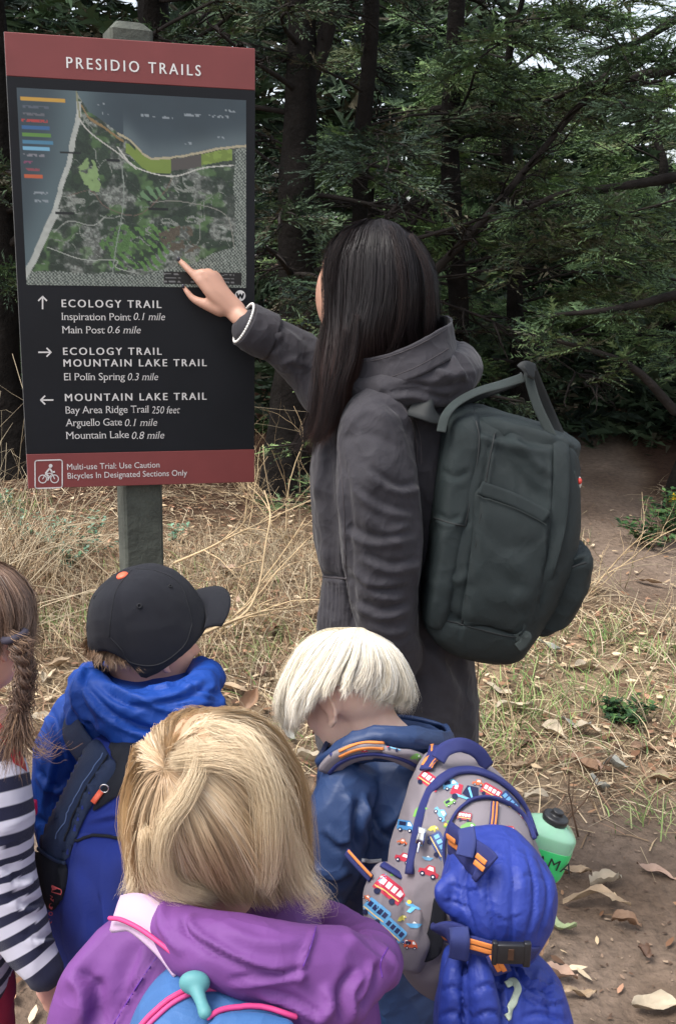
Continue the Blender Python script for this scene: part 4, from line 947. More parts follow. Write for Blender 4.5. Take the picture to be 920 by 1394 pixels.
def panel(name, poly, bvh, m, parent, off=.002, cell=5, th=.0015, bulge=0, build=True, closed_curve=True, **kw):
    """a patch sewn on the surface facing the camera: outline in photo pixels"""
    pl = cat(poly, len(poly) * 5, True) if closed_curve else np.array(poly, float)
    bm = bmesh.new(); vs = [bm.verts.new((a, b_, 0)) for a, b_ in pl]; bm.faces.new(vs)
    for ax in (0, 1):
        k = pl[:, ax].min() + cell
        while k < pl[:, ax].max():
            co = (k, 0, 0) if ax == 0 else (0, k, 0); no = (1, 0, 0) if ax == 0 else (0, 1, 0)
            bmesh.ops.bisect_plane(bm, geom=bm.verts[:] + bm.edges[:] + bm.faces[:], plane_co=co, plane_no=no); k += cell
    bmesh.ops.remove_doubles(bm, verts=bm.verts, dist=.3)
    bm.verts.index_update(); V = []; ok = []
    X = np.array([(v.co.x, v.co.y) for v in bm.verts]); d, _, _ = pdist(X[:, 0], X[:, 1], np.vstack([pl, pl[:1]])); dm_ = max(d.max(), 1)
    for i, v in enumerate(bm.verts):
        p, nr = cast(bvh, v.co.x, v.co.y, off + bulge * math.sin(min(1, d[i] / dm_ * 1.6) * math.pi / 2))
        ok.append(p is not None); V.append(p if p is not None else np.zeros(3))
    Fc = [[v.index for v in f.verts] for f in bm.faces if all(ok[v.index] for v in f.verts)]; bm.free()
    if not Fc: return None
    me = mesh(name, (np.array(V), Fc)); bm = bmesh.new(); bm.from_mesh(me); bmesh.ops.delete(bm, geom=[v for v in bm.verts if not v.link_faces], context='VERTS'); bmesh.ops.recalc_face_normals(bm, faces=bm.faces)
    f = bm.faces[0]
    if f.normal.dot(f.calc_center_median() - Vector(CAM)) > 0: bmesh.ops.reverse_faces(bm, faces=bm.faces)
    bm.to_mesh(me); bm.free()
    if th: me = solid(me, th, -1)
    if not build: return me
    me.name = name; return child(name, me, m, parent, **kw)
def rotm(yaw, pitch=0, roll=0):
    """columns: forward, left, up of a head or body"""
    f = np.array([math.cos(yaw), math.sin(yaw), 0]); l = np.array([-math.sin(yaw), math.cos(yaw), 0]); u = np.array([0, 0, 1.0])
    f, u = f * math.cos(pitch) + u * math.sin(pitch), u * math.cos(pitch) - f * math.sin(pitch)
    l, u = l * math.cos(roll) + u * math.sin(roll), u * math.cos(roll) - l * math.sin(roll); return np.stack([f, l, u], 1)
def head_raws(c, M, s=1.0, neck=None, child_=False, ear=1.0):
    c = np.asarray(c, float); L = lambda f, l, u: c + M @ (np.array([f, l, u]) * s); E = lambda p, r: ell(L(*p), np.array(r) * s, M, 12); k = 1.06 if child_ else 1
    o = [E((-.012, 0, .035), (.098, .078 * k, .09)), E((.032, 0, -.03), (.06, .062 * k, .082)), E((.058, 0, -.088), (.028, .034, .024)), E((.03, 0, -.07), (.05, .05, .04)),
         tube([L(.088, 0, .012), L(.105, 0, -.018), L(.113, 0, -.032)], [.007 * s, .010 * s, .013 * s], 10), E((.07, 0, .028), (.026, .052, .013))]
    for sd in (-1, 1):
        o += [E((.062, sd * .036, -.032), (.028, .024, .026)), E((.1, sd * .011, -.036), (.011, .008, .008))]
        o += [tube([L(.020, sd * ear * .077, .000), L(.021, sd * ear * .084, .018), L(.006, sd * ear * .092, .031), L(-.013, sd * ear * .096, .023), L(-.017, sd * ear * .095, .002), L(-.010, sd * ear * .090, -.018), L(.006, sd * ear * .083, -.030)], [.0045 * s, .005 * s, .0052 * s, .0055 * s, .0055 * s, .006 * s, .0085 * s], 8, m=26), E((.003, sd * ear * .080, .000), (.015, .006, .024))]
    o += [E((.094, 0, -.058), (.010, .023, .0065)), E((.092, 0, -.068), (.010, .019, .007))]
    if neck is not None: o.append(tube([L(-.02, 0, -.04), (L(-.02, 0, -.04) + np.asarray(neck)) / 2, neck], [.052 * s, .048 * s, .056 * s], 16, m=8))
    return o
def face_parts(c, M, s, t, iris=(60, 40, 26)):
    c = np.asarray(c, float)
    me_w = mat('eye_white', (.75, .72, .68), .2); mi = mat('eye_iris_%d_%d' % iris[:2], srgb(*iris), .2); ml_ = mat('lips', srgb(178, 104, 96), .5)
    for sd in (-1, 1):
        p = c + M @ (np.array([.081, sd * .032, .008]) * s); e = child('eye', mesh('eye', ell(p, np.ones(3) * .0122 * s, M, 8)), me_w, t)
        p2 = c + M @ (np.array([.0895, sd * .0325, .008]) * s); ir = mesh('iris', ell(p2, np.array([.0042, .0056, .0056]) * s, M, 6)); io = child('iris', ir, mi, e)
        br = child('eyebrow', mesh('eyebrow', tube([c + M @ (np.array(q) * s) for q in ((.092, sd * .014, .032), (.092, sd * .032, .036), (.078, sd * .048, .03))], [.002 * s, .003 * s, .0015 * s], 5, m=7)), mat('eyebrow_hair', srgb(70, 52, 40), .8), t)
    child('mouth', mesh('mouth', tube([c + M @ (np.array(q) * s) for q in ((.098, -.02, -.063), (.1045, 0, -.0625), (.098, .02, -.063))], [.0012 * s, .0024 * s, .0012 * s], 6, m=7)), ml_, t)
def hand_raws(w0, M, s=1.0, side=1, curl=.5):
    """relaxed hand hanging from the wrist: M columns = finger direction, thumb side, back of the hand"""
    L = lambda f, l, u: np.asarray(w0) + M @ (np.array([f, l, u]) * s); o = []
    for i, (l0, ln) in enumerate(((.028, .072), (.010, .08), (-.010, .074), (-.027, .058))):
        o.append(tube([L(0, l0 * .6, 0), L(.045, l0 * .9, .003), L(.085, l0, .002)], [.013 * s, .0125 * s, .010 * s], 10, m=9)); p = np.array([.085, l0, .002]); a = curl * .5; pts = [p]
        for k, f in enumerate((.45, .32, .23)): p = p + np.array([math.cos(a), 0, -math.sin(a)]) * ln * f; pts.append(p); a += curl * (.8 + .15 * i)
        o.append(tube([L(*q) for q in pts], [.0095 * s, .0085 * s, .0078 * s, .0062 * s], 10, m=13))
    o.append(tube([L(.012, .018, -.004), L(.038, .040, -.010), L(.062, .050, -.018), L(.082, .050, -.026)], [.014 * s, .0115 * s, .0095 * s, .0072 * s], 10, m=13)); return o
def shoes(t, feet, yaw, m, s=1.0, m2=None):
    M = rotm(yaw); 
    for f in feet:
        z = .045 * s; L = lambda a, b_, c_: np.array([f[0], f[1], 0]) + M @ (np.array([a, b_, c_]) * s)
        me = remesh('shoe', [tube([L(-.07, 0, .045), L(0, 0, .05), L(.07, 0, .042), L(.14, 0, .032)], [.036 * s, .042 * s, .042 * s, .03 * s], 14, m=14, flat=((0, 0, 1), .85)), tube([L(-.05, 0, .05), L(-.055, 0, .11)], [.036 * s, .038 * s], 12), ], .006, 4); V = getV(me); V[:, 2] = np.maximum(V[:, 2], .012); setV(me, V); so_ = child('shoe', me, m, t)
        sole = remesh('sole', [tube([L(-.07, 0, .012), L(0, 0, .012), L(.07, 0, .012), L(.14, 0, .012)], [.04 * s, .044 * s, .047 * s, .034 * s], 14, m=12, flat=((0, 0, 1), .3))], .005, 2); so2 = child('sole', sole, m2 or mat('rubber_sole', (.12, .12, .11), .8), so_)
def trousers(t, hip, feet, m, s=1.0, r0=.13, r1=.085, r2=.06, zc=None, w=.09, lat=None):
    """trousers from a hip point to the ankles"""
    hip = np.asarray(hip, float); r = []; lat = np.array([1.0, 0, 0]) if lat is None else lat
    for sd, f in zip((-1, 1), feet):
        a = hip + lat * sd * w * .55 + [0, 0, -.08 * s]; b_ = np.array([f[0], f[1], .08]); k = (a + b_) / 2 + [0, 0, .02]
        r.append(tube([a + [0, 0, .06], a, k, b_], [r0 * .8, r0 * .72, r1, r2], 18, m=20))
    r.append(ell(hip, (w + r0 * .35, r0 * .95, .13 * s), None, 14)); me = remesh('trousers', r, .009, 8); wrinkle(me, .006, 12, (1, 1, 1.6), 9); return child('trousers', me, m, t)
def skin(nm, c): return mat('skin_' + nm, srgb(*c), .5, bump=(220, .12), var=.07, vscale=14, sub=.12, spec=.4)
def cloth(nm, c, rough=.75, var=.08, w=900, sheen=.0, **k): return mat(nm, srgb(*c), rough, var=var, vscale=10, weave=(w, .35), sheen=sheen, **k)

# ================================================================ the woman pointing at the map
def Ysign(x, y): u, z = sgn(x, y); return spt(u, z)[1]
t = thing('person', (A(540, 900, 2.24)[0], 2.24, 0), 'long dark haired person in a dark grey parka pointing at the map', 'person')
WO = t
hc = A(485, 396, 2.30); HM = rotm(R(116), R(-4), 0)
sk = skin('woman', (184, 142, 122))
yo = lambda x, y, o: Ysign(x, y) + o
def hl(pts, n=12): return alimb([(x, y, yo(x, y, o), r) for x, y, o, r in pts], n=n, m=len(pts) * 5)
hand = [hl([(243.8, 353.8, -.010, 4.1), (251.5, 361.5, -.019, 5.0), (260.5, 370.5, -.030, 5.4), (272, 382.5, -.040, 6.6)]),
        hl([(272, 382, -.040, 6.8), (290, 402, -.048, 8.5), (316, 424, -.055, 10)]), hl([(282, 377, -.043, 6.4), (298, 398, -.05, 8.5), (320, 422, -.056, 10)]), hl([(291, 376, -.041, 6.0), (305, 398, -.048, 8), (324, 420, -.056, 10)]), hl([(299, 380, -.036, 5.2), (308, 398, -.044, 7), (326, 420, -.054, 9)]),
        hl([(282, 376, -.043, 6.2), (274, 370.5, -.036, 5.4), (267.5, 376, -.018, 5), (273, 386, -.012, 4.6)]), hl([(291, 375, -.041, 5.8), (283.5, 369.5, -.034, 5.2), (278, 376, -.016, 4.8), (283, 386, -.012, 4.4)]), hl([(299, 379, -.036, 5), (293.5, 372.5, -.028, 4.6), (289, 378, -.014, 4.2), (292, 386, -.012, 3.8)]),
        hl([(250.2, 390.4, -.016, 3.4), (256, 398.5, -.022, 4.5), (264, 407, -.028, 5.4), (277, 413, -.036, 7.4), (300, 422, -.046, 10)]),
        alimb([(298, 408, yo(298, 408, -.050), 8), (320, 426, yo(320, 426, -.056), 12.8), (340, 441, 2.37, 14.5), (375, 462, 2.40, 18), (425, 502, 2.42, 24), (455, 540, 2.42, 27), (500, 530, 2.38, 34)], flat=(sn, .8))]
body = head_raws(hc, HM, 1.0, A(545, 505, 2.29), ear=.84) + [ell(hc + HM @ np.array([.030, .010, -.012]), (.066, .069, .098), HM, 14)] + hand + [
    arings([(505, 480, 590, 2.28, .05), (530, 462, 612, 2.25, .08), (580, 450, 615, 2.24, .095), (700, 455, 600, 2.24, .09), (800, 460, 600, 2.24, .09), (900, 450, 620, 2.24, .1)]),
    alimb([(515, 550, 2.13, 34), (518, 650, 2.10, 30), (522, 740, 2.10, 26), (528, 830, 2.10, 22), (532, 905, 2.09, 17)])]
w0 = A(532, 915, 2.09); body += hand_raws(w0, np.stack([np.array([-.05, 0, -1.0]), np.array([-.2, .98, 0]), np.array([-.98, -.2, .05])], 1), .95)
feet = [(.05, 2.12), (.20, 2.42)]
for (a, b_) in feet: body.append(tube([(.13 + (a - .125) * .3, 2.24 + (b_ - 2.25) * .3, .74), (.13 + (a - .125) * .8, 2.24 + (b_ - 2.25) * .8, .40), (a, b_, .09)], [.06, .045, .034], 12, m=12))
me = remesh('body', body, .0037, 6, .5); bo = child('body', me, sk, t)
face_parts(hc, HM, 1.0, t)
# polished nails
nm_ = mat('nail_polish', (.03, .03, .04), .25)
for (x, y, o, r) in ((243.2, 352.8, -.0155, 2.6), (249.6, 389.6, -.0215, 2.3)):
    c = A(x, y, yo(x, y, o)); k = dep(c) / F; child('fingernail', mesh('fingernail', ell(c, (r * k, .0022, r * k * 1.3), None, 8)), nm_, t)
# parka
mj = mat('parka_cotton', srgb(50, 48, 53), .78, var=.14, vscale=7, bump=(260, .25), sheen=.1, spec=.3, crease=(22, .55))
torso = arings([(508, 478, 600, 2.27, .06), (528, 452, 618, 2.25, .105), (565, 434, 628, 2.235, .125), (640, 421, 628, 2.23, .14), (720, 425, 615, 2.23, .13), (783, 437, 606, 2.23, .115), (800, 436, 612, 2.23, .12), (850, 430, 640, 2.23, .14), (950, 428, 650, 2.23, .155), (1010, 428, 650, 2.23, .16)], expo=2.3)
near = alimb([(520, 560, 2.15, 42), (512, 575, 2.11, 50), (511, 620, 2.075, 54), (515, 680, 2.06, 57), (520, 740, 2.06, 56), (522, 800, 2.06, 50), (528, 850, 2.07, 45), (533, 895, 2.08, 41)], m=50, n=30)
farr = alimb([(540, 545, 2.33, 46), (490, 545, 2.40, 46), (452, 535, 2.42, 42), (425, 503, 2.42, 37), (390, 472, 2.405, 33), (352, 452, 2.385, 28.5), (341, 446, 2.38, 27)], m=50, n=30)
me = remesh('parka', [torso, near, farr], .0052, 7, .5)
me = wrinkle(me, .003, 7, (1, 1, .7), 3, 2.2); me = crumple(me, .008, 13, 3); me = crumple(me, .003, 30, 4)
FL = [([(470, 575), (505, 560), (560, 575)], 9, 5, 'r'), ([(462, 600), (500, 590), (548, 612)], 8, -5, 'r'), ([(520, 540), (548, 565), (566, 610), (572, 640)], 5, -6, 's'), ([(500, 640), (540, 665), (572, 660)], 7, 7, 's'), ([(478, 660), (520, 690), (565, 700)], 7, 6, 's'),
      ([(470, 720), (510, 735), (568, 728)], 8, 8, 's'), ([(490, 755), (530, 772), (570, 765)], 7, 8, 's'), ([(472, 780), (510, 800), (560, 795)], 7, -7, 's'), ([(480, 820), (520, 835), (560, 825)], 7, 8, 's'), ([(462, 620), (470, 700), (472, 790), (480, 850)], 7, 8, 's'), ([(566, 640), (575, 720), (570, 800)], 6, 6, 's'),
      ([(505, 700), (525, 725), (560, 715)], 6, 7), ([(490, 790), (515, 812), (552, 815)], 6, 7), ([(500, 850), (530, 862), (560, 856)], 6, 6), ([(515, 600), (500, 660), (500, 730)], 10, 5),
      ([(450, 560), (447, 620), (452, 700)], 6, -6), ([(430, 640), (440, 720), (447, 780)], 7, 6), ([(440, 600), (432, 680)], 6, 5),
      ([(365, 448), (395, 470), (410, 500)], 6, 5), ([(372, 438), (400, 448), (425, 470)], 6, -5), ([(380, 500), (400, 490), (420, 505)], 5, 5), ([(360, 480), (380, 470), (392, 452)], 4, -4),
      ([(560, 860), (600, 900), (640, 960)], 12, 8, 's'), ([(590, 870), (610, 930), (612, 1000)], 12, 8), ([(560, 900), (575, 960), (572, 1010)], 9, -8), ([(630, 900), (640, 960), (641, 1010)], 8, 6)]
for k in range(9): x = 433 + k * 5.2; FL.append(([(x, 790), (x - 1 + k * .4, 815), (x - 3, 862)], 1.8, 5)); FL.append(([(x + .5, 745), (x, 778)], 2.2, 3))
FL.append(([(430, 783), (470, 786)], 3, -7)); FL.append(([(430, 789), (470, 792)], 2, 4))
me = folds(me, FL)
pk = child('parka', me, mj, t); bv = bvh_of(me_full := me); 
# world-space tree (child() moved the mesh): cast against a copy in world coordinates
def wbvh(o):
    base = o
    while base.parent is not None: base = base.parent
    V = getV(o.data) + np.array(base.location); return BVHTree.FromPolygons([tuple(v) for v in V.tolist()], [tuple(p.vertices) for p in o.data.polygons])
bv = wbvh(pk); mseam = mat('parka_seam', srgb(62, 57, 60), .8)
seam('seam', [(500, 524), (535, 540), (556, 566), (566, 600), (568, 632)], bv, .0016, mseam, pk)
seam('seam', [(504, 520), (540, 535), (561, 562), (572, 598), (573, 632)], bv, .0012, mseam, pk)
seam('seam', [(462, 610), (468, 690), (471, 770), (478, 840)], bv, .0011, mseam, pk)
seam('waist_drawcord', [(431, 784), (450, 786), (472, 788)], bv, .0028, mseam, pk)
# turned-back cuff
c0 = [(368, 459, 2.395, 31), (356, 454, 2.388, 31), (341, 446, 2.38, 30), (333, 441.5, 2.375, 29.5)]
pp = np.array([A(a, b_, c) for a, b_, c, r in c0]); rr_ = np.array([r * dep(q) / F for q, r in zip(pp, [q[3] for q in c0])])
V, Fc = tube(pp, rr_, 28, m=14, caps=False); Fc = Fc[:-2]; me = solid(mesh('cuff', (V, Fc)), .006, 0); me = wrinkle(me, .002, 22, (1, 1, 1), 4); child('cuff', me, mj, t)
# pale beaded bracelet at the wrist
p = A(334, 440.5, 2.372); ax = pp[-1] - pp[0]; ax /= np.linalg.norm(ax); u0 = np.cross(ax, [0, 0, 1]); u0 /= np.linalg.norm(u0); v0 = np.cross(ax, u0); k = dep(p) / F
mbz = MB(); mp = mat('pale_beads', (.72, .70, .66), .5)
for i in range(46): a = i / 46 * 6.283; mbz.add(ell(p + ax * .004 + (u0 * math.cos(a) * .93 + v0 * math.sin(a)) * 28.3 * k, np.ones(3) * .0031, None, 5))
mbz.add(tube([p + ax * .004 + (u0 * math.cos(a) * .93 + v0 * math.sin(a)) * 28.3 * k for a in np.linspace(0, 6.283, 40)], .0022, 5)); child('bracelet', mbz.mesh('bracelet'), mp, t)
# hood and its standing rim
hd = remesh('hood', [alimb([(486, 530, 2.16, 20), (520, 531, 2.12, 27), (570, 522, 2.11, 32), (612, 510, 2.15, 34), (626, 500, 2.24, 32), (608, 490, 2.35, 30), (550, 490, 2.40, 26), (500, 505, 2.36, 22)], m=50),
                    alimb([(585, 532, 2.12, 24), (615, 524, 2.15, 27), (628, 515, 2.2, 22)], m=20)], .005, 8)
hd = crumple(hd, .010, 17, 9, (1, 1, 1.3)); hd = folds(hd, [([(500, 545), (560, 535), (610, 548), (638, 530)], 6, 8, 's'), ([(560, 520), (600, 528), (640, 520)], 5, -7), ([(585, 500), (612, 512), (636, 508)], 5, 6), ([(615, 480), (628, 500), (640, 520)], 5, 6, 's'), ([(520, 530), (560, 522), (590, 530)], 4, -5)])
child('hood', hd, mj, t)
top = [(478, 488, 2.17), (515, 485, 2.11), (560, 469, 2.08), (600, 447, 2.11), (614, 438, 2.19), (604, 430, 2.30), (565, 437, 2.38), (512, 455, 2.42), (480, 472, 2.34)]
lv = [[A(x, y, Y) for x, y, Y in top]]
for dx, dy, gy_s in ((1, 14, 1.0), (3, 28, 1.04), (6, 44, 1.08)): lv.append([A(x + dx + (x - 545) * .02 * dy / 20, y + dy, 2.25 + (Y - 2.25) * gy_s) for x, y, Y in top])
me = mesh('hood_rim', loops(lv, 16, 70)); me = solid(me, .005, 0); me = wrinkle(me, .0018, 24, (1, 1, 1), 8); hr = child('hood_rim', me, mj, t)
bvr = wbvh(hr)
for dy in (4.5, 33): seam('stitching', [(482, 488 + dy), (515, 485 + dy), (560, 469.5 + dy), (598, 449 + dy), (610, 441 + dy)], bvr, .0009, mseam, hr)
# trousers and shoes
trousers(t, (A(540, 900, 2.24)[0], 2.24, .74), feet, cloth('black_trousers', (38, 37, 40)), 1, .14, .085, .07, w=.09)
shoes(t, feet, R(160), mat('dark_leather', (.03, .025, .02), .5), 1.0)
# hair
G = [[(503, 300, 2.33), (470, 312, 2.28), (446, 335, 2.25), (442, 375, 2.23), (443, 430, 2.20), (437, 490, 2.17), (428, 550, 2.15), (412, 606, 2.14)],
     [(506, 299, 2.30), (478, 308, 2.24), (457, 340, 2.20), (452, 390, 2.18), (453, 450, 2.15), (452, 510, 2.12), (442, 565, 2.12), (424, 614, 2.12)],
     [(510, 298, 2.28), (492, 306, 2.21), (478, 345, 2.165), (475, 400, 2.145), (473, 455, 2.13), (468, 505, 2.11), (458, 550, 2.11), (443, 602, 2.11)],
     [(516, 297, 2.28), (512, 304, 2.195), (508, 345, 2.145), (507, 400, 2.13), (500, 450, 2.125), (492, 490, 2.13), (478, 530, 2.14), (455, 575, 2.14)],
     [(522, 298, 2.28), (532, 306, 2.20), (538, 345, 2.15), (540, 400, 2.14), (538, 445, 2.15), (534, 480, 2.17), (530, 510, 2.19), (525, 540, 2.2)],
     [(527, 299, 2.29), (550, 312, 2.22), (564, 350, 2.18), (569, 400, 2.17), (569, 445, 2.18), (565, 475, 2.2), (559, 500, 2.22), (553, 530, 2.22)],
     [(530, 300, 2.32), (566, 322, 2.28), (587, 360, 2.25), (592, 405, 2.24), (593, 440, 2.25), (589, 465, 2.25), (581, 495, 2.26), (571, 525, 2.26)],
     [(528, 301, 2.35), (561, 322, 2.37), (581, 360, 2.37), (585, 410, 2.36), (583, 445, 2.35), (576, 470, 2.34), (566, 500, 2.33), (557, 525, 2.33)],
     [(518, 302, 2.36), (530, 318, 2.42), (535, 350, 2.44), (535, 410, 2.43), (534, 450, 2.41), (532, 480, 2.39), (530, 510, 2.37), (530, 530, 2.37)],
     [(508, 302, 2.36), (480, 318, 2.41), (466, 350, 2.42), (460, 400, 2.41), (458, 450, 2.39), (455, 500, 2.36), (450, 540, 2.33), (440, 575, 2.3)]]
G = [[(q[0] + (5 * math.sin(k_ * 2.1 + i_ * .7) if k_ >= 4 else 0), q[1], q[2] + (.008 * math.sin(k_ * 1.9 + i_) if k_ >= 3 else 0)) for k_, q in enumerate(g)] for i_, g in enumerate(G)]
GW = [np.array([A(*q) for q in g]) for g in G]
def shell(name, GW, inset, m, parent, n=70, mm=30, closed=False, th=.004, tmax=.86):
    Gd = hair_grid([cat(g_, 60)[:int(60 * tmax)] for g_ in GW], mm, n, closed); cc = Gd.reshape(-1, 3).mean(0); d = np.stack([cc[0] - Gd[..., 0], cc[1] - Gd[..., 1], 0 * Gd[..., 0]], -1); d[..., 2] = 0
    top = Gd[:, :1].mean(0)[0]; dn = np.array([0, 0, -1.0]); l = np.linalg.norm(d, axis=-1)[..., None] + 1e-6; d = d / l * np.minimum(1, l / .05); w_ = np.clip(1 - np.arange(mm) / (mm * .28), 0, 1)[None, :, None]
    V = (Gd + (d * (1 - w_) + dn * w_) * inset).reshape(-1, 3); Fc = grid_faces(n, mm, False)
    if closed: Fc += [[(n - 1) * mm + j, (n - 1) * mm + j + 1, j + 1, j] for j in range(mm - 1)]
    if closed: V = np.vstack([V, V[::mm].mean(0)]); Fc += [[j * mm, ((j + 1) % n) * mm, n * mm] for j in range(n)]
    me = mesh(name, (V, Fc)); me = solid(me, th, 0); return me
mh = mat('dark_hair', attr='col', rough=.5, spec=.26); mhb = mat('dark_hair_base', srgb(20, 16, 17), .6)
hb = child('hair', shell('hair', GW, .012, None, t, tmax=.95), mhb, t)
me, T_, S_ = strands('hair_strands', GW, 17000, .00030, [srgb(30, 25, 26), srgb(25, 21, 22), srgb(35, 29, 30)], None, seg=11, seed=2, inset=.014, frizz=.008, clump=.009, tmin=.74, lift=.02, nclump=240)
co = np.empty(len(me.vertices) * 4, np.float32); me.color_attributes['col'].data.foreach_get('color', co); co = co.reshape(-1, 4); z = getV(me)[:, 2]; k = np.clip((1.42 - z) / .26, 0, 1)[:, None]
co[:, :3] = co[:, :3] * (1 - k) + np.array(srgb(74, 50, 43)) * k * (.6 + .8 * (co[:, :1] / .03).clip(0, 1)); me.color_attributes['col'].data.foreach_set('color', co.ravel())
child('hair_strands', me, mh, hb)

# ================================================================ her dark green pack
mg_ = mat('pack_canvas', srgb(33, 42, 43), .6, var=.12, vscale=9, weave=(700, .5), bump=(120, .15), spec=.35, crease=(16, .3))
mgd = mat('pack_webbing', srgb(46, 55, 54), .6, var=.1, weave=(500, .6)); mgk = mat('pack_dark_trim', srgb(22, 26, 27), .7)
BP = thing('backpack', A(690, 880, 2.16), 'large dark green boxy backpack worn over the dark grey parka', 'backpack')
main = ring2([(622, 556, 762, 590, 2.14, .03), (611, 562, 776, 602, 2.14, .09), (603, 600, 781, 640, 2.14, .115), (596, 655, 783, 690, 2.135, .125), (588, 715, 776, 745, 2.13, .13), (578, 775, 755, 800, 2.13, .13), (570, 824, 730, 846, 2.13, .125), (582, 850, 716, 868, 2.13, .118), (602, 870, 700, 885, 2.13, .10), (624, 883, 680, 893, 2.13, .06)], expo=4.2, n=64)
me = remesh('main_compartment', [main], .0052, 6); me = wrinkle(me, .0025, 7, (1, 1, .8), 12, 2); me = crumple(me, .006, 11, 7)
me = folds(me, [([(672, 590), (660, 660), (645, 760), (625, 880)], 4, -6, 's'), ([(752, 605), (750, 700), (738, 780), (712, 870)], 5, 6, 's'), ([(640, 585), (690, 600), (752, 612)], 8, 8, 's'), ([(672, 590), (700, 640), (745, 690)], 10, -10), ([(690, 588), (720, 620), (750, 650)], 8, 9), ([(600, 700), (640, 715)], 6, -6), ([(598, 760), (620, 790), (640, 780)], 7, 6), ([(610, 845), (650, 850), (720, 870)], 4, -5), ([(650, 560), (700, 575), (765, 590)], 5, 6, 's'), ([(690, 760), (720, 790), (700, 830)], 10, 5), ([(655, 720), (690, 745), (730, 735)], 10, -4), ([(660, 800), (690, 815), (715, 805)], 9, 4), ([(590, 790), (600, 830), (640, 850)], 7, -6)])
mc = child('main_compartment', me, mg_, BP); bb = wbvh(mc)
# laptop sleeve hump next to the back, with its zip
hump = ring2([(612, 556, 640, 552, 2.14, .03), (603, 570, 650, 565, 2.14, .10), (597, 610, 655, 605, 2.14, .118), (590, 660, 645, 660, 2.14, .127), (582, 730, 628, 730, 2.135, .132), (572, 800, 612, 800, 2.13, .13), (572, 830, 604, 835, 2.13, .12)], expo=3.2)
me = remesh('back_compartment', [hump], .0052, 6); me = wrinkle(me, .003, 12, (1, 1, .7), 15); me = folds(me, [([(598, 640), (620, 650), (640, 640)], 5, -4), ([(590, 700), (610, 712), (630, 705)], 5, 5, 's')]); hp = child('back_compartment', me, mg_, BP); bh = wbvh(hp)
seam('zip', [(648, 574), (652, 600), (646, 650), (634, 710), (620, 780)], bh, .0022, mgk, hp); seam('zip', [(590, 705), (612, 712), (632, 716)], bh, .0022, mgk, hp)
panel('side_pocket', [(651, 664), (700, 680), (745, 704), (746, 712), (742, 760), (734, 815), (716, 862), (660, 852), (628, 846), (636, 780), (644, 715)], bb, mg_, BP, off=.002, cell=6, bulge=.007)
strap('pocket_hem', [(651, 663), (700, 681), (746, 705)], bb, 19, mg_, BP, off=.007, th=.0018)
seam('stitching', [(648, 674), (698, 691), (744, 714)], bb, .0009, mgd, BP, off=.0095)
strap('compression_strap', [(762, 598), (763, 640), (761, 690), (753, 740), (738, 790), (720, 850), (714, 866)], bb, 24, mg_, BP, off=.003, th=.0012)
seam('piping', [(673, 590), (664, 640), (655, 700), (643, 770), (628, 850)], bb, .0016, mgk, BP, off=.001)
seam('piping', [(584, 838), (620, 848), (680, 864), (708, 868)], bb, .0016, mgk, BP, off=.001)
# lid flap edge, front pocket with its gusset
fl = ring2([(640, 550, 700, 566, 2.16, .05), (628, 558, 778, 594, 2.16, .10), (640, 574, 782, 612, 2.155, .105), (700, 596, 780, 622, 2.15, .10)], expo=3.5)
me = remesh('lid', [fl], .005, 6); me = wrinkle(me, .0035, 13, (1, 1, 1), 18); me = folds(me, [([(660, 570), (720, 585), (770, 600)], 6, 5), ([(760, 590), (778, 610)], 4, 5)]); child('lid', me, mg_, BP)
fp = ring2([(752, 738, 790, 736, 2.13, .09), (745, 752, 801, 752, 2.13, .1), (738, 770, 797, 775, 2.13, .1), (730, 800, 785, 806, 2.13, .098), (720, 828, 766, 836, 2.13, .09), (712, 846, 740, 854, 2.13, .075)], expo=3.4)
me = remesh('front_pocket', [fp], .0048, 5); me = wrinkle(me, .004, 14, (1, 1, 1), 19); me = folds(me, [([(745, 765), (770, 768), (798, 758)], 4, -8, 's'), ([(750, 750), (775, 742), (790, 745)], 4, 6), ([(748, 790), (740, 830)], 5, -4)]); fpo = child('front_pocket', me, mg_, BP)
bf = wbvh(fpo); seam('zip', [(744, 772), (770, 774), (796, 766)], bf, .003, mgk, fpo)
child('zip_pull', mesh('zip_pull', tube(np.array([A(793, 768, 2.04), A(795, 778, 2.04), A(792, 784, 2.04), A(789, 778, 2.04)]), .0016, 6, m=14)), mat('dull_metal', (.35, .35, .34), .35, metal=1), fpo)
# two handles joined at the top, and the shoulder strap
nu_ = np.array([0, -1.0, .25]);
def freestrap(name, pts, wd, m, parent, nrm=None, th=.002, mm=40): 
    p = np.array([A(*q) for q in pts]); child(name, mesh(name, ribbon(p, nu_ if nrm is None else nrm, wd, th, mm)), m, parent)
freestrap('handle', [(600, 588, 2.03), (606, 566, 2.04), (622, 548, 2.06), (650, 533, 2.08), (684, 523, 2.10), (712, 514, 2.11)], .021, mgd, BP, [(-.5, -.8, .5), (-.5, -.7, .7), (-.3, -.6, .8), (-.1, -.6, .8), (0, -.7, .7), (0, -.8, .6)])
freestrap('handle', [(620, 560, 2.2), (640, 544, 2.2), (670, 532, 2.18), (700, 520, 2.15), (712, 512, 2.13)], .02, mgk, BP)
freestrap('handle', [(718, 500, 2.11), (721, 520, 2.10), (731, 552, 2.09), (747, 586, 2.08), (764, 618, 2.07), (778, 645, 2.06)], .021, mgd, BP, (-.55, -.8, .1))
freestrap('handle', [(722, 500, 2.14), (734, 530, 2.15), (752, 572, 2.16), (772, 615, 2.15), (784, 642, 2.14)], .022, mgk, BP, (-.3, -.9, .2))
freestrap('handle_snap', [(711, 506, 2.09), (716, 502, 2.09), (727, 506, 2.1)], .034, mgk, BP, (0, -.9, .4))
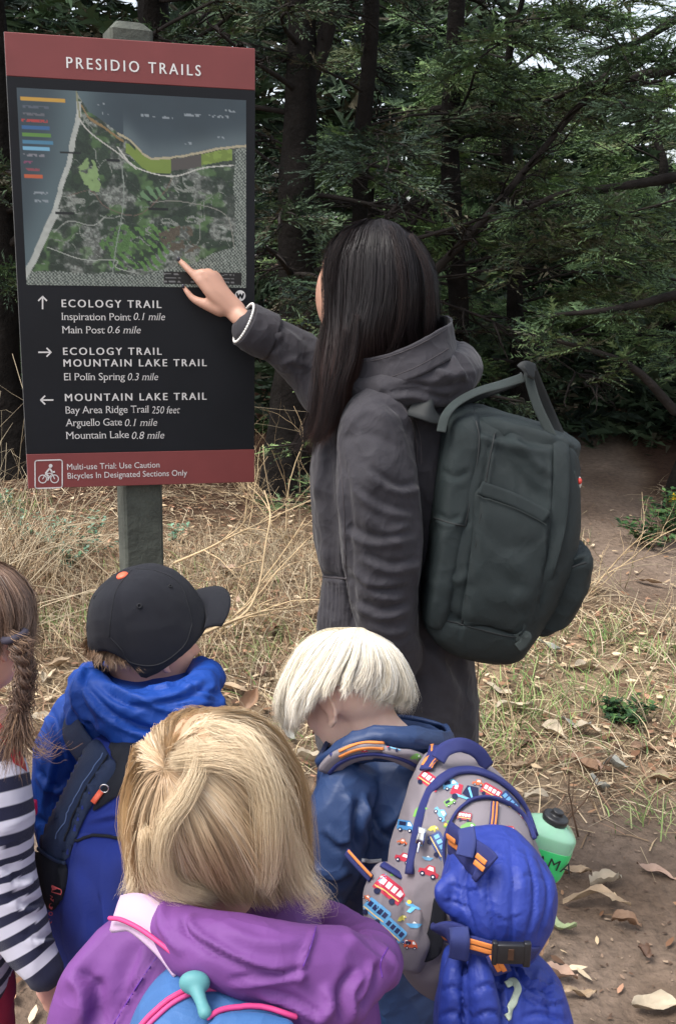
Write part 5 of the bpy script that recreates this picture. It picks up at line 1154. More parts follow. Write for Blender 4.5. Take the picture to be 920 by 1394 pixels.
freestrap('handle_snap', [(713, 494, 2.1), (720, 499, 2.1), (727, 506, 2.1)], .01, mgk, BP, (0, -.9, .4), .003)
freestrap('front_strap', [(778, 642, 2.05), (784, 670, 2.05), (784, 705, 2.05), (776, 735, 2.05)], .014, mgd, BP, (.3, -.9, .1))
V, Fc = ell(A(787, 657, 2.07), (.006, .012, .013), None, 10); lg = child('logo_patch', mesh('logo_patch', (V, Fc)), mat('patch_white', (.6, .58, .55), .6), BP); V, Fc = ell(A(788.3, 655, 2.062), (.005, .008, .007), None, 10); child('logo_mark', mesh('logo_mark', (V, Fc)), mat('patch_red', srgb(190, 60, 50), .6), lg)
freestrap('shoulder_strap', [(604, 575, 2.10), (585, 560, 2.06), (560, 552, 2.08)], .05, mgk, BP, (-.3, -.7, .6), .004)
freestrap('strap_tail', [(694, 872, 2.02), (700, 868, 2.01), (716, 866, 2.0), (712, 876, 2.0), (704, 882, 2.0)], .022, mgd, BP, (0, -1, .1), .002)
# ================================================================ the children
def printpx(name, items, bvh, m, parent, off=.0012, cell=3.0, **kw):
    """flat coloured print: (polygon in photo px, colour) pieces dropped on the surface"""
    V = []; Fc = []; C = []
    for it_ in items:
        poly, c = it_[0], it_[1]; k = it_[2] if len(it_) > 2 else 0
        bm = bmesh.new(); vs = [bm.verts.new((a, b_, 0)) for a, b_ in poly]
        try: bm.faces.new(vs)
        except ValueError: bm.free(); continue
        pl = np.array(poly)
        for ax in (0, 1):
            q = pl[:, ax].min() + cell
            while q < pl[:, ax].max():
                co = (q, 0, 0) if ax == 0 else (0, q, 0); no = (1, 0, 0) if ax == 0 else (0, 1, 0)
                bmesh.ops.bisect_plane(bm, geom=bm.verts[:] + bm.edges[:] + bm.faces[:], plane_co=co, plane_no=no); q += cell
        bm.verts.index_update(); o = len(V); ok = []
        for v in bm.verts:
            p, nr = cast(bvh, v.co.x, v.co.y, off + .00014 * k); ok.append(p is not None); V.append(p if p is not None else np.zeros(3)); C.append(c)
        for f in bm.faces:
            ids = [v.index for v in f.verts]
            if all(ok[i] for i in ids): Fc.append([i + o for i in ids])
        bm.free()
    if not Fc: return None
    me = mesh(name, (np.array(V), Fc)); setcol(me, np.array(C)); return child(name, me, m, parent, **kw)
def glyph(kind, x, y, s, ang, c, c2=(235, 235, 230), c3=(24, 30, 66)):
    """little vehicles of the printed cloth, unit size s px"""
    ca, sa = math.cos(R(ang)), math.sin(R(ang)); T_ = lambda pl, s=s * .84: [(x + s * (a * ca - b_ * sa), y + s * (a * sa + b_ * ca)) for a, b_ in pl]
    rc = lambda a, b_, w_, h: [(a - w_ / 2, b_ - h / 2), (a + w_ / 2, b_ - h / 2), (a + w_ / 2, b_ + h / 2), (a - w_ / 2, b_ + h / 2)]
    ci = lambda a, b_, r: [(a + r * math.cos(q), b_ + r * math.sin(q)) for q in np.linspace(0, 6.283, 11)[:-1]]
    c = tuple(v * .88 + 8 for v in c); s = s * .84; C = srgb(*c); W_ = srgb(*c2); D = srgb(*c3); o = []
    if kind == 'bus':
        o += [(T_([(-.5, -.2), (-.44, -.27), (.44, -.27), (.5, -.2), (.5, .27), (-.5, .27)]), C)]
        for k in range(4): o.append((T_(rc(-.33 + k * .22, -.06, .16, .2)), W_))
        o += [(T_(ci(-.28, .29, .1)), D), (T_(ci(.28, .29, .1)), D), (T_(rc(0, .16, .9, .04)), srgb(240, 200, 120))]
    elif kind == 'van':
        o += [(T_([(-.5, -.3), (.2, -.3), (.45, 0), (.5, .25), (-.5, .25)]), C), (T_([(.1, -.2), (.22, -.2), (.36, 0), (.1, 0)]), W_), (T_(rc(-.2, -.1, .4, .22)), D), (T_(ci(-.28, .27, .12)), D), (T_(ci(.28, .27, .12)), D), (T_(ci(-.28, .27, .05)), W_), (T_(ci(.28, .27, .05)), W_)]
    elif kind == 'car':
        o += [(T_([(-.5, .2), (-.5, -.02), (-.25, -.06), (-.12, -.3), (.2, -.3), (.32, -.04), (.5, 0), (.5, .2)]), C), (T_([(-.12, -.06), (-.06, -.23), (.14, -.23), (.22, -.06)]), W_), (T_(ci(-.27, .2, .13)), D), (T_(ci(.27, .2, .13)), D), (T_(ci(-.27, .2, .05)), W_), (T_(ci(.27, .2, .05)), W_)]
    elif kind == 'plane':
        o += [(T_([(-.5, -.05), (.3, -.1), (.5, 0), (.3, .1), (-.4, .08)]), C), (T_([(-.1, -.05), (-.25, -.4), (-.05, -.4), (.15, -.05)]), C), (T_([(-.1, .05), (-.25, .4), (-.05, .4), (.15, .05)]), W_), (T_(ci(-.3, -.12, .11)), srgb(236, 196, 70))]
    elif kind == 'boat':
        o += [(T_([(-.5, -.05), (.5, -.1), (.25, .2), (-.2, .2)]), C), (T_([(-.1, -.08), (.2, -.1), (.0, -.2)]), W_)]
    elif kind == 'dino':
        o += [(T_([(-.5, .3), (-.3, -.1), (0, -.3), (.3, -.25), (.5, -.05), (.2, .0), (.25, .3), (0, .15), (-.15, .32)]), C), (T_(ci(.2, -.14, .06)), W_)]
    elif kind == 'mixer':
        o += [(T_([(-.5, .2), (-.5, -.1), (-.3, -.25), (-.15, -.25), (-.1, .2)]), C), (T_([(-.08, .05), (.0, -.3), (.4, -.35), (.5, -.1), (.35, .15)]), D), (T_([(.05, -.2), (.1, -.28), (.35, .08), (.3, .12)]), srgb(110, 180, 220)), (T_(rc(.1, .17, .8, .08)), srgb(110, 180, 220)), (T_(ci(-.3, .25, .11)), D), (T_(ci(.25, .25, .11)), D), (T_(rc(-.36, -.08, .12, .14)), W_)]
    return [(a_, b_, i_) for i_, (a_, b_) in enumerate(o)]
PNAME = dict(bus='bus', van='van', car='car', plane='plane', boat='boat', dino='dinosaur', mixer='lorry')
def person(label, px_, Y, name='person'): return thing(name, (A(px_, 1000, Y)[0], Y, 0), label, 'person')
def kid_body(t, hc, HM, hs, neck, torso, arms, hands, hip, feet, sk, iris=(70, 60, 50), vox=.0075):
    body = head_raws(hc, HM, hs, neck, True) + [arings(torso)] + arms
    for w0, M, s in hands: body += hand_raws(w0, M, s)
    for f in feet: body.append(tube([np.asarray(hip) * [1, 1, 1], ((hip[0] + f[0]) / 2, (hip[1] + f[1]) / 2, .28), (f[0], f[1], .07)], [.055, .038, .028], 12, m=12))
    me = remesh('body', body, vox, 3, .5); b_ = child('body', me, sk, t); face_parts(hc, HM, hs, t, iris); return b_
def wdown(side, back): return np.stack([np.array([0, 0, -1.0]) + np.asarray(back) * .1, np.asarray(back, float), np.asarray(side, float)], 1)
navy = mat('navy_webbing', srgb(34, 42, 84), .7, var=.1, weave=(600, .5)); orange = mat('orange_stripe', srgb(214, 128, 62), .7)
hmat = lambda nm, r=.42: mat(nm, attr='col', rough=r, spec=.45)

# ---------------------------------------------------------------- child in the black cap
t = person('child in black cap and royal blue hooded jacket seen from behind', 185, 1.50); CB = t
HM = rotm(R(38), R(-4), 0); hc = A(198, 876, 1.515)
sk = skin('light', (224, 172, 152)); hip = (A(185, 1200, 1.5)[0], 1.49, .50); feet = [(hip[0] - .08, 1.5), (hip[0] + .07, 1.54)]
kid_body(t, hc, HM, .80, A(190, 955, 1.50), [(925, 165, 225, 1.5, .04), (960, 125, 270, 1.5, .06), (1100, 100, 285, 1.5, .07), (1300, 105, 275, 1.5, .07)],
         [alimb([(105, 985, 1.47, 26), (88, 1060, 1.46, 24), (88, 1130, 1.45, 20), (98, 1200, 1.44, 16)]), alimb([(285, 985, 1.5, 26), (310, 1060, 1.5, 24), (315, 1130, 1.5, 20), (312, 1200, 1.5, 16)])],
         [(A(99, 1205, 1.44), wdown((-1, 0, 0), (.2, 1, 0)), .66), (A(312, 1205, 1.5), wdown((1, 0, 0), (-.2, 1, 0)), .66)], hip, feet, sk, vox=.0052)
mb_ = mat('blue_rainshell', srgb(20, 66, 150), .6, var=.1, vscale=9, bump=(180, .15), spec=.35, crease=(24, .5))
ja = remesh('jacket', [arings([(915, 150, 250, 1.5, .06), (935, 112, 285, 1.5, .085), (970, 78, 308, 1.5, .095), (1030, 66, 318, 1.5, .10), (1120, 70, 312, 1.5, .10), (1220, 76, 300, 1.5, .10), (1330, 82, 300, 1.5, .105), (1400, 85, 300, 1.5, .11)]),
     alimb([(112, 975, 1.475, 40), (92, 1020, 1.455, 43), (84, 1080, 1.45, 41), (86, 1140, 1.445, 36), (96, 1190, 1.44, 31)], n=24), alimb([(275, 980, 1.5, 40), (305, 1040, 1.49, 41), (312, 1100, 1.49, 38), (314, 1190, 1.49, 30)], n=24)], .0042, 6)
ja = wrinkle(ja, .003, 9, (1, 1, .8), 2, 2); ja = crumple(ja, .008, 18, 2)
ja = folds(ja, [([(62, 960), (80, 1020), (62, 1100)], 6, 7, 's'), ([(50, 1050), (75, 1075), (95, 1060)], 5, 6, 's'), ([(50, 1110), (70, 1130), (90, 1110)], 5, -6), ([(90, 960), (85, 1000), (100, 1050)], 5, 6), ([(280, 950), (300, 975), (315, 980)], 5, 5)])
jo = child('jacket', ja, mb_, t)
hood = remesh('hood', [alimb([(118, 935, 1.44, 26), (140, 955, 1.40, 32), (185, 972, 1.385, 35), (240, 960, 1.40, 34), (275, 935, 1.44, 28), (270, 920, 1.54, 26), (200, 918, 1.60, 24), (140, 920, 1.55, 24), (118, 928, 1.47, 24)], m=60),
     alimb([(150, 985, 1.375, 22), (190, 1000, 1.37, 26), (250, 985, 1.38, 24), (290, 958, 1.42, 18)], m=24), alimb([(105, 945, 1.45, 20), (108, 975, 1.42, 20), (135, 1000, 1.40, 16)], m=20)], .0040, 6)
hood = crumple(hood, .009, 22, 7, (.7, 1, 1.5)); hood = crumple(hood, .003, 50, 8)
hood = folds(hood, [([(120, 905), (105, 950), (130, 995)], 5, 9, 's'), ([(110, 930), (150, 975), (215, 1000), (270, 985)], 6, 10, 's'), ([(130, 925), (180, 955), (240, 950), (285, 925)], 6, -8, 's'), ([(150, 935), (200, 960), (260, 955), (300, 960)], 4, 6), ([(135, 965), (180, 990), (230, 995)], 4, -6), ([(180, 945), (230, 968), (290, 955)], 3.5, 6), ([(100, 960), (95, 985), (110, 1000)], 4, 5), ([(240, 915), (262, 935), (300, 950)], 4, 6, 's'), ([(160, 915), (210, 935), (265, 918)], 4, -7)])
child('hood', hood, mb_, t)
trousers(t, hip, feet, cloth('grey_trousers', (58, 60, 66)), .7, .085, .05, .042, w=.065); shoes(t, feet, R(60), mat('kid_shoe_dark', (.05, .05, .06), .7), .66)
# hair under the cap
HG = lambda pts: np.array([A(*q) for q in pts])
hairC = [srgb(150, 120, 94), srgb(124, 98, 76), srgb(170, 140, 112), srgb(104, 80, 64)]
G = [HG([(130, 850, 1.50), (124, 868, 1.485), (117, 882, 1.465), (111, 892, 1.455)]), HG([(140, 848, 1.49), (134, 868, 1.47), (128, 886, 1.45), (124, 900, 1.44)]), HG([(154, 850, 1.48), (150, 872, 1.46), (146, 892, 1.442), (144, 908, 1.432)]), HG([(168, 856, 1.48), (168, 876, 1.458), (168, 894, 1.44), (170, 912, 1.432)]), HG([(178, 866, 1.48), (182, 882, 1.46), (184, 898, 1.445), (187, 912, 1.438)])]
hb = child('hair', shell('hair', G, .006, None, t, 40, 12), mat('brown_hair_base', srgb(96, 74, 58), .7), t)
me, _, _ = strands('hair_strands', G, 2600, .00032, hairC, None, seg=7, seed=5, inset=.008, frizz=.006, clump=.009, tmin=.65, nclump=60, lift=.010); child('hair_strands', me, hmat('brown_hair'), hb)
# the cap (a thing of its own worn on the head)
CP = thing('baseball_cap', hc, 'black baseball cap with a small coral button on top', 'cap')
mcap = mat('cap_cloth', srgb(30, 31, 38), .85, var=.08, weave=(900, .5), sheen=.05, spec=.25); mcp2 = mat('cap_dark', srgb(24, 25, 30), .85); mcor = mat('coral_button', srgb(238, 104, 72), .5)
cM = rotm(R(38), R(20), R(-4)); cc = A(196, 842, 1.515); Lc = lambda a, b_, c: cc + cM @ np.array([a, b_, c])
def capdome(grow=0.0, z0=-.058, cut=True):
    nr, na = 30, 96; V = []; 
    for i in range(nr):
        for j in range(na):
            a = j / na * 2 * math.pi; fr = i / (nr - 1)
            zb = z0
            if cut:
                w_ = abs(a - math.pi - .42)       # the arched opening at the back
                zb = z0 + .022 * (.5 + .5 * math.cos(a)) + .064 * max(0, 1 - (w_ / .50) ** 2) ** .6
            el = fr * math.pi / 2; zz = zb + (.078 + grow - zb) * math.sin(el) ** .92; k = math.cos(el) ** .72 if fr < 1 else .002
            seamk = 1 - .012 * math.exp(-((((a + math.pi / 6 * 0) % (math.pi / 3)) - math.pi / 6 * 1) / .045) ** 2)
            V.append(Lc((.096 + grow) * k * math.cos(a) * seamk - .002, (.084 + grow) * k * math.sin(a) * seamk, zz))
    return np.array(V), [f[::-1] for f in grid_faces(nr, na)]
me = solid(mesh('crown_panels', capdome()), .0025, 0); me = wrinkle(me, .0022, 14, (1, 1, 1), 33, 1.6); cr = child('crown_panels', me, mcap, CP); bc = wbvh(cr)
child('button', mesh('button', ell(Lc(-.004, 0, .0805), (.0095, .0095, .0045), cM, 10)), mcor, CP)
V = []; na = 30
for i in range(9):
    r_ = i / 8
    for j in range(na): a = (j / (na - 1) - .5) * 2.25; V.append(Lc((.090 + r_ * .048 * (math.cos(a * .78) ** .6)) * math.cos(a * .80) + r_ * .004, (.084 + r_ * .006) * math.sin(a), -.016 - .010 * r_ * r_ - .020 * (math.sin(a) ** 2) * (1)))
me = solid(mesh('brim', (np.array(V), grid_faces(9, na, False))), .0035, 0); child('brim', me, mcap, CP)
for (x, y) in ((130, 813), (190, 825), (232, 798)):
    p, nr = cast(bc, x, y, .0006)
    if p is not None: child('eyelet', mesh('eyelet', tube([p + .0034 * (np.cross(nr, [0, 0, 1]) * math.cos(a) + np.cross(nr, np.cross(nr, [0, 0, 1])) * math.sin(a)) for a in np.linspace(0, 6.283, 14)], .0013, 5)), mcp2, CP)
for path in ([(180, 776), (158, 805), (150, 850), (149, 866)], [(185, 774), (215, 778), (245, 795), (258, 830), (262, 850)], [(176, 775), (140, 790), (122, 825), (119, 860)]):
    seam('seam', path, bc, .0007, mcp2, CP, off=.0002)
seam('sweatband_edge', [(151, 869), (165, 884), (178, 902), (215, 905), (250, 880), (262, 850)], bc, .0013, mcp2, CP)

# his pack
BK = thing('backpack', A(180, 1320, 1.33), 'royal blue and navy backpack with a coral zip pull on the cap wearer', 'backpack')
mro = mat('royal_nylon', srgb(28, 50, 138), .6, var=.1, vscale=12, weave=(500, .6)); mnv = mat('navy_nylon', srgb(34, 50, 82), .65, var=.12, vscale=12, weave=(500, .6), bump=(60, .2)); mbk = mat('pack_black', srgb(14, 18, 30), .8, weave=(400, .5))
body_ = ring2([(128, 1010, 280, 1010, 1.36, .04), (110, 1030, 296, 1030, 1.35, .07), (88, 1075, 304, 1070, 1.335, .09), (66, 1125, 308, 1120, 1.33, .095), (54, 1170, 310, 1170, 1.33, .10), (56, 1215, 306, 1220, 1.33, .10), (74, 1260, 298, 1270, 1.33, .10), (92, 1315, 290, 1320, 1.33, .095), (110, 1370, 280, 1370, 1.33, .085)], expo=3.2, n=60)
me = remesh('main_compartment', [body_], .0042, 5); me = wrinkle(me, .003, 14, (1, 1, .8), 9); me = folds(me, [([(170, 1010), (120, 1080), (88, 1170), (80, 1230)], 6, -8, 's'), ([(120, 1120), (170, 1112), (200, 1125)], 5, -5, 's'), ([(105, 1180), (130, 1240), (120, 1300)], 9, 6), ([(160, 1150), (155, 1220), (165, 1300)], 9, 5), ([(75, 1090), (90, 1130), (80, 1170)], 5, 5)]); mc = child('main_compartment', me, mro, BK); bb = wbvh(mc)
panel('side_panel', [(132, 1008), (150, 1030), (160, 1048), (138, 1080), (118, 1110), (100, 1150), (88, 1172), (66, 1166), (50, 1150), (62, 1122), (84, 1080), (108, 1030)], bb, mnv, BK, off=.002, cell=5, bulge=.005)
panel('top_panel', [(150, 1014), (200, 1012), (250, 1016), (250, 1050), (200, 1062), (170, 1078), (150, 1092), (128, 1104), (136, 1080), (158, 1048)], bb, mbk, BK, off=.003, cell=5, bulge=.004)
panel('mesh_pocket', [(46, 1146), (66, 1160), (88, 1172), (92, 1195), (84, 1225), (72, 1238), (58, 1222), (48, 1190)], bb, mbk, BK, off=.004, cell=5, bulge=.004)
strap('pocket_hem', [(47, 1146), (66, 1161), (89, 1172)], bb, 5, mnv, BK, off=.006)
panel('front_pocket', [(104, 1140), (140, 1135), (172, 1139), (200, 1150), (215, 1200), (210, 1290), (150, 1330), (100, 1310), (84, 1260), (90, 1200)], bb, mro, BK, off=.003, cell=6, bulge=.010)
seam('zip', [(103, 1142), (125, 1136), (150, 1137), (175, 1142), (200, 1152)], bb, .0022, mbk, BK, off=.005)
seam('zip', [(146, 1032), (120, 1070), (100, 1110), (88, 1140)], bb, .0016, mbk, BK, off=.007); seam('zip', [(141, 1030), (114, 1070), (94, 1110), (82, 1140)], bb, .0009, mat('zip_shine', srgb(90, 110, 150), .5), BK, off=.007)
p, nr = cast(bb, 141, 1079, .009); q_, _ = cast(bb, 125, 1092, .009)
if p is not None and q_ is not None: child('zip_pull', mesh('zip_pull', ribbon([p, (p + q_) / 2, q_], nr, .008, .0022)), mcor, BK)
p, nr = cast(bb, 145, 1076, .010)
child('zip_ring', mesh('zip_ring', tube([p + .006 * np.array([math.cos(a), 0, math.sin(a)]) for a in np.linspace(0, 6.283, 16)], .0010, 6)), mat('bright_metal', (.75, .75, .75), .25, metal=1), BK)
items = []
for k, (x, y) in enumerate([(83, 1208), (81, 1219), (77, 1228), (76, 1237), (74, 1247), (74, 1260)]):
    for s_ in ringp((x, y), 3.3 if k % 2 == 0 else 2.8, 1.1, 10)[:(8 if k % 3 else 10)]: items.append((s_, srgb(206, 92, 92)))
printpx('printed_letters', items, bb, mat('print_ink', attr='col', rough=.6), BK, off=.012)
child('zip_ring', mesh('zip_ring', tube([cast(bb, 53, 1170, .012)[0] + .005 * np.array([math.cos(a) * .6, 0, math.sin(a) * 1.6]) for a in np.linspace(0, 6.283, 14)], .0009, 5)), mat('bright_metal'), BK)
p = np.array([A(*q) for q in ((118, 1025, 1.36), (100, 995, 1.39), (110, 968, 1.42), (130, 960, 1.47))]); child('shoulder_strap', mesh('shoulder_strap', ribbon(p, (-.5, -.8, .4), .04, .004, 20)), mnv, BK)
p = np.array([A(*q) for q in ((270, 1015, 1.37), (292, 985, 1.39), (306, 968, 1.42), (300, 955, 1.47))]); child('shoulder_strap', mesh('shoulder_strap', ribbon(p, (.5, -.8, .4), .04, .004, 20)), mnv, BK)

# ---------------------------------------------------------------- white-haired child
t = person('white haired child in navy rain jacket with head bowed', 530, 1.37); WB = t
HM = rotm(R(150), R(-18), R(3)); hc = A(481, 946, 1.385); hip = (A(545, 1200, 1.37)[0], 1.36, .47); feet = [(hip[0] - .02, 1.27), (hip[0] + .02, 1.43)]
skw = skin('fair', (250, 208, 186))
kid_body(t, hc, HM, .77, A(524, 1012, 1.36), [(1000, 500, 560, 1.36, .04), (1035, 470, 600, 1.36, .06), (1150, 450, 610, 1.36, .075), (1350, 490, 610, 1.36, .08)],
         [alimb([(475, 1065, 1.29, 26), (458, 1130, 1.27, 24), (452, 1190, 1.26, 20), (425, 1235, 1.28, 17), (398, 1262, 1.30, 14)]), alimb([(480, 1065, 1.44, 26), (450, 1130, 1.46, 22), (430, 1190, 1.46, 18), (400, 1230, 1.45, 14)])],
         [(A(396, 1264, 1.30), np.stack([np.array([-.8, .1, -.5]), np.array([-.2, .9, .3]), np.array([-.4, -.3, .8])], 1), .66), (A(396, 1234, 1.45), np.stack([np.array([-.8, -.1, -.5]), np.array([-.2, -.9, .3]), np.array([-.4, .3, .8])], 1), .66)], hip, feet, skw, (90, 120, 150), .0042)
mnj = mat('navy_rainshell', srgb(40, 60, 98), .52, var=.09, vscale=8, bump=(200, .12), spec=.4, crease=(18, .5))
ja = remesh('jacket', [arings([(1000, 470, 596, 1.36, .055), (1022, 440, 626, 1.36, .085), (1060, 428, 640, 1.36, .10), (1120, 428, 640, 1.36, .11), (1200, 445, 632, 1.36, .11), (1300, 470, 632, 1.36, .11), (1350, 480, 640, 1.36, .12)]),
     alimb([(480, 1060, 1.30, 40), (466, 1090, 1.265, 44), (455, 1140, 1.25, 44), (452, 1185, 1.25, 40), (430, 1230, 1.265, 33), (402, 1258, 1.29, 28)], n=24, m=40), alimb([(480, 1060, 1.43, 38), (452, 1120, 1.45, 38), (430, 1190, 1.45, 32), (405, 1225, 1.45, 26)], n=20)], .0042, 6)
ja = crumple(ja, .009, 15, 22)
ja = folds(ja, [([(492, 1090), (486, 1120), (492, 1160)], 7, -11, 's'), ([(500, 1080), (505, 1120), (530, 1150)], 6, 8, 's'), ([(430, 1060), (455, 1045), (490, 1050)], 7, 6), ([(560, 1070), (540, 1110), (508, 1135)], 6, 6), ([(440, 1130), (460, 1150), (480, 1145)], 7, -6, 's'), ([(420, 1180), (450, 1200), (480, 1190)], 7, -8, 's'), ([(470, 1080), (478, 1110), (470, 1150)], 8, 7), ([(425, 1220), (450, 1235), (470, 1225)], 5, 6), ([(500, 1290), (540, 1310), (600, 1300)], 8, 6)])
jo = child('jacket', ja, mnj, t); bj = wbvh(jo)
col_ = [[A(x, y, Y) for x, y, Y in lp] for lp in ([(440, 1028, 1.30), (462, 1008, 1.275), (505, 990, 1.265), (560, 990, 1.275), (606, 996, 1.33), (600, 985, 1.41), (540, 975, 1.44), (480, 985, 1.42), (450, 1005, 1.37)], [(432, 1040, 1.30), (455, 1025, 1.265), (505, 1008, 1.25), (570, 1008, 1.262), (614, 1016, 1.33), (606, 1005, 1.42), (540, 995, 1.45), (470, 1005, 1.43), (440, 1025, 1.37)], [(446, 1056, 1.32), (465, 1046, 1.29), (505, 1036, 1.275), (575, 1036, 1.285), (606, 1040, 1.34), (600, 1030, 1.41), (540, 1020, 1.43), (480, 1030, 1.42), (452, 1046, 1.37)])]
me = solid(mesh('collar', loops(col_, 14, 60)), .005, 0); me = wrinkle(me, .003, 22, (1, 1, 1), 9); me = folds(me, [([(520, 1000), (535, 1015), (560, 1012)], 3, 5), ([(545, 998), (565, 1015), (590, 1012)], 3, 5), ([(500, 1000), (520, 1018), (540, 1024)], 3, -4)]); cjo = child('collar', me, mnj, t)
strap('reflective_strip', [(492, 1171), (505, 1172), (519, 1171)], bj, 5, mat('reflective_grey', (.5, .52, .55), .4), jo, off=.001)
trousers(t, hip, feet, mat('navy_rain_trousers', srgb(36, 60, 98), .42, var=.08, spec=.5), .7, .10, .055, .045, w=.06, lat=np.array([.2, 1, 0])); shoes(t, feet, R(165), mat('kid_boot', srgb(60, 70, 110), .5), .66)
G = [HG([(478, 853, 1.37), (440, 858, 1.355), (405, 885, 1.345), (384, 935, 1.345), (384, 975, 1.35), (398, 1004, 1.355)]),
     HG([(480, 853, 1.36), (448, 862, 1.335), (420, 890, 1.32), (402, 930, 1.315), (398, 962, 1.315), (400, 1000, 1.325)]),
     HG([(484, 853, 1.355), (462, 866, 1.32), (442, 895, 1.305), (426, 925, 1.30), (417, 948, 1.30), (409, 976, 1.305)]),
     HG([(488, 853, 1.35), (480, 868, 1.312), (468, 898, 1.298), (458, 922, 1.294), (453, 934, 1.294), (450, 942, 1.297)]),
     HG([(492, 853, 1.35), (500, 872, 1.31), (500, 902, 1.298), (492, 922, 1.296), (486, 936, 1.296), (480, 946, 1.299)]),
     HG([(496, 854, 1.352), (520, 876, 1.32), (532, 908, 1.312), (530, 935, 1.310), (524, 950, 1.311), (516, 962, 1.315)]),
     HG([(499, 856, 1.36), (536, 882, 1.34), (551, 918, 1.335), (556, 945, 1.333), (553, 960, 1.333), (548, 972, 1.336)]),
     HG([(498, 856, 1.37), (535, 878, 1.38), (552, 915, 1.38), (557, 942, 1.38), (556, 955, 1.38), (553, 968, 1.378)]),
     HG([(494, 855, 1.385), (515, 868, 1.43), (525, 895, 1.455), (525, 925, 1.46), (520, 945, 1.458), (515, 960, 1.452)]),
     HG([(486, 854, 1.39), (470, 865, 1.44), (450, 890, 1.47), (430, 925, 1.47), (415, 960, 1.46), (415, 985, 1.45)]),
     HG([(479, 853, 1.38), (440, 860, 1.40), (405, 890, 1.415), (388, 935, 1.415), (388, 970, 1.41), (400, 1002, 1.405)])]
gc_ = A(470, 930, 1.38); G = [gc_ + (g - gc_) * .985 for g in G]
hb = child('hair', shell('hair', G, .007, None, t, 80, 24, True), mat('white_hair_base', srgb(238, 226, 204), .8), t)
me, _, _ = strands('hair_strands', G, 15000, .00024, [(.98, .93, .82), (.95, .88, .74), (.90, .81, .64), (1, .96, .88)], None, seg=9, seed=8, closed=True, inset=.010, frizz=.006, clump=.009, tmin=.62, lift=.016, cj=.06, nclump=110); child('hair_strands', me, mat('white_blond_hair', attr='col', rough=.5, spec=.4, trans=0), hb)

# his printed pack
PK = thing('backpack', A(620, 1340, 1.15), 'small grey backpack printed with buses and cars, navy and orange trim', 'backpack')
mgy = mat('grey_print_cloth', srgb(138, 130, 136), .7, var=.06, vscale=9, weave=(700, .5)); mnt = mat('navy_trim', srgb(38, 46, 108), .6, weave=(600, .5)); mpr = mat('print_ink')
body_ = ring2([(590, 1034, 655, 1046, 1.225, .035), (573, 1050, 690, 1074, 1.215, .07), (560, 1085, 712, 1105, 1.20, .09), (548, 1125, 728, 1142, 1.19, .10), (534, 1165, 736, 1190, 1.18, .105), (528, 1200, 732, 1240, 1.175, .105), (524, 1240, 716, 1290, 1.17, .10), (540, 1285, 700, 1330, 1.17, .09), (570, 1310, 690, 1350, 1.17, .07)], expo=3.3, n=64)
me = remesh('main_compartment', [body_], .0042, 5); me = wrinkle(me, .0025, 13, (1, 1, .8), 29); me = folds(me, [([(604, 1045), (583, 1090), (572, 1140), (560, 1185)], 5, -6, 's'), ([(560, 1090), (558, 1130), (545, 1160)], 6, 4)]); mc = child('main_compartment', me, mgy, PK); bb = wbvh(mc)
# side pocket
side = ring2([(516, 1183, 572, 1200, 1.13, .02), (506, 1200, 586, 1222, 1.125, .05), (496, 1225, 592, 1250, 1.12, .06), (494, 1246, 588, 1272, 1.12, .06), (512, 1268, 580, 1292, 1.12, .055), (545, 1292, 574, 1302, 1.12, .04)], expo=3)
me = remesh('side_pocket', [side], .0040, 5); me = wrinkle(me, .0025, 15, (1, 1, .6), 31); me = folds(me, [([(515, 1195), (520, 1220), (514, 1245)], 4, 4), ([(545, 1200), (552, 1230), (548, 1270)], 4, -4), ([(565, 1205), (570, 1240), (566, 1280)], 4, 4)]); sp_ = child('side_pocket', me, mgy, PK); bs = wbvh(sp_)
strap('pocket_hem', [(520, 1180), (548, 1198), (575, 1212), (592, 1222)], bs, 11, mnt, sp_, off=.004)
panel('mesh_gusset', [(592, 1222), (604, 1226), (606, 1260), (598, 1296), (578, 1306), (572, 1296), (584, 1262)], bb, mat('black_mesh', srgb(20, 22, 34), .85, weave=(300, .8)), PK, off=.006, cell=5)
arch = [(560, 1190), (566, 1150), (574, 1110), (586, 1080), (604, 1060), (626, 1052), (650, 1053), (676, 1064), (698, 1082), (714, 1106), (724, 1135)]
strap('zip_tape', arch, bb, 13, mnt, PK, off=.004, th=.003, n=60); 
arch2 = [(606, 1180), (604, 1150), (612, 1120), (626, 1102), (646, 1092), (668, 1092), (692, 1102), (710, 1120), (720, 1145)]
panel('front_pocket', [(600, 1190), (604, 1150), (612, 1120), (626, 1102), (646, 1092), (668, 1092), (692, 1102), (710, 1120), (722, 1150), (724, 1200), (700, 1260), (640, 1270), (606, 1240)], bb, mgy, PK, off=.004, cell=5, bulge=.010)
strap('piping', arch2, bb, 4, mnt, PK, off=.008, th=.003, n=50)
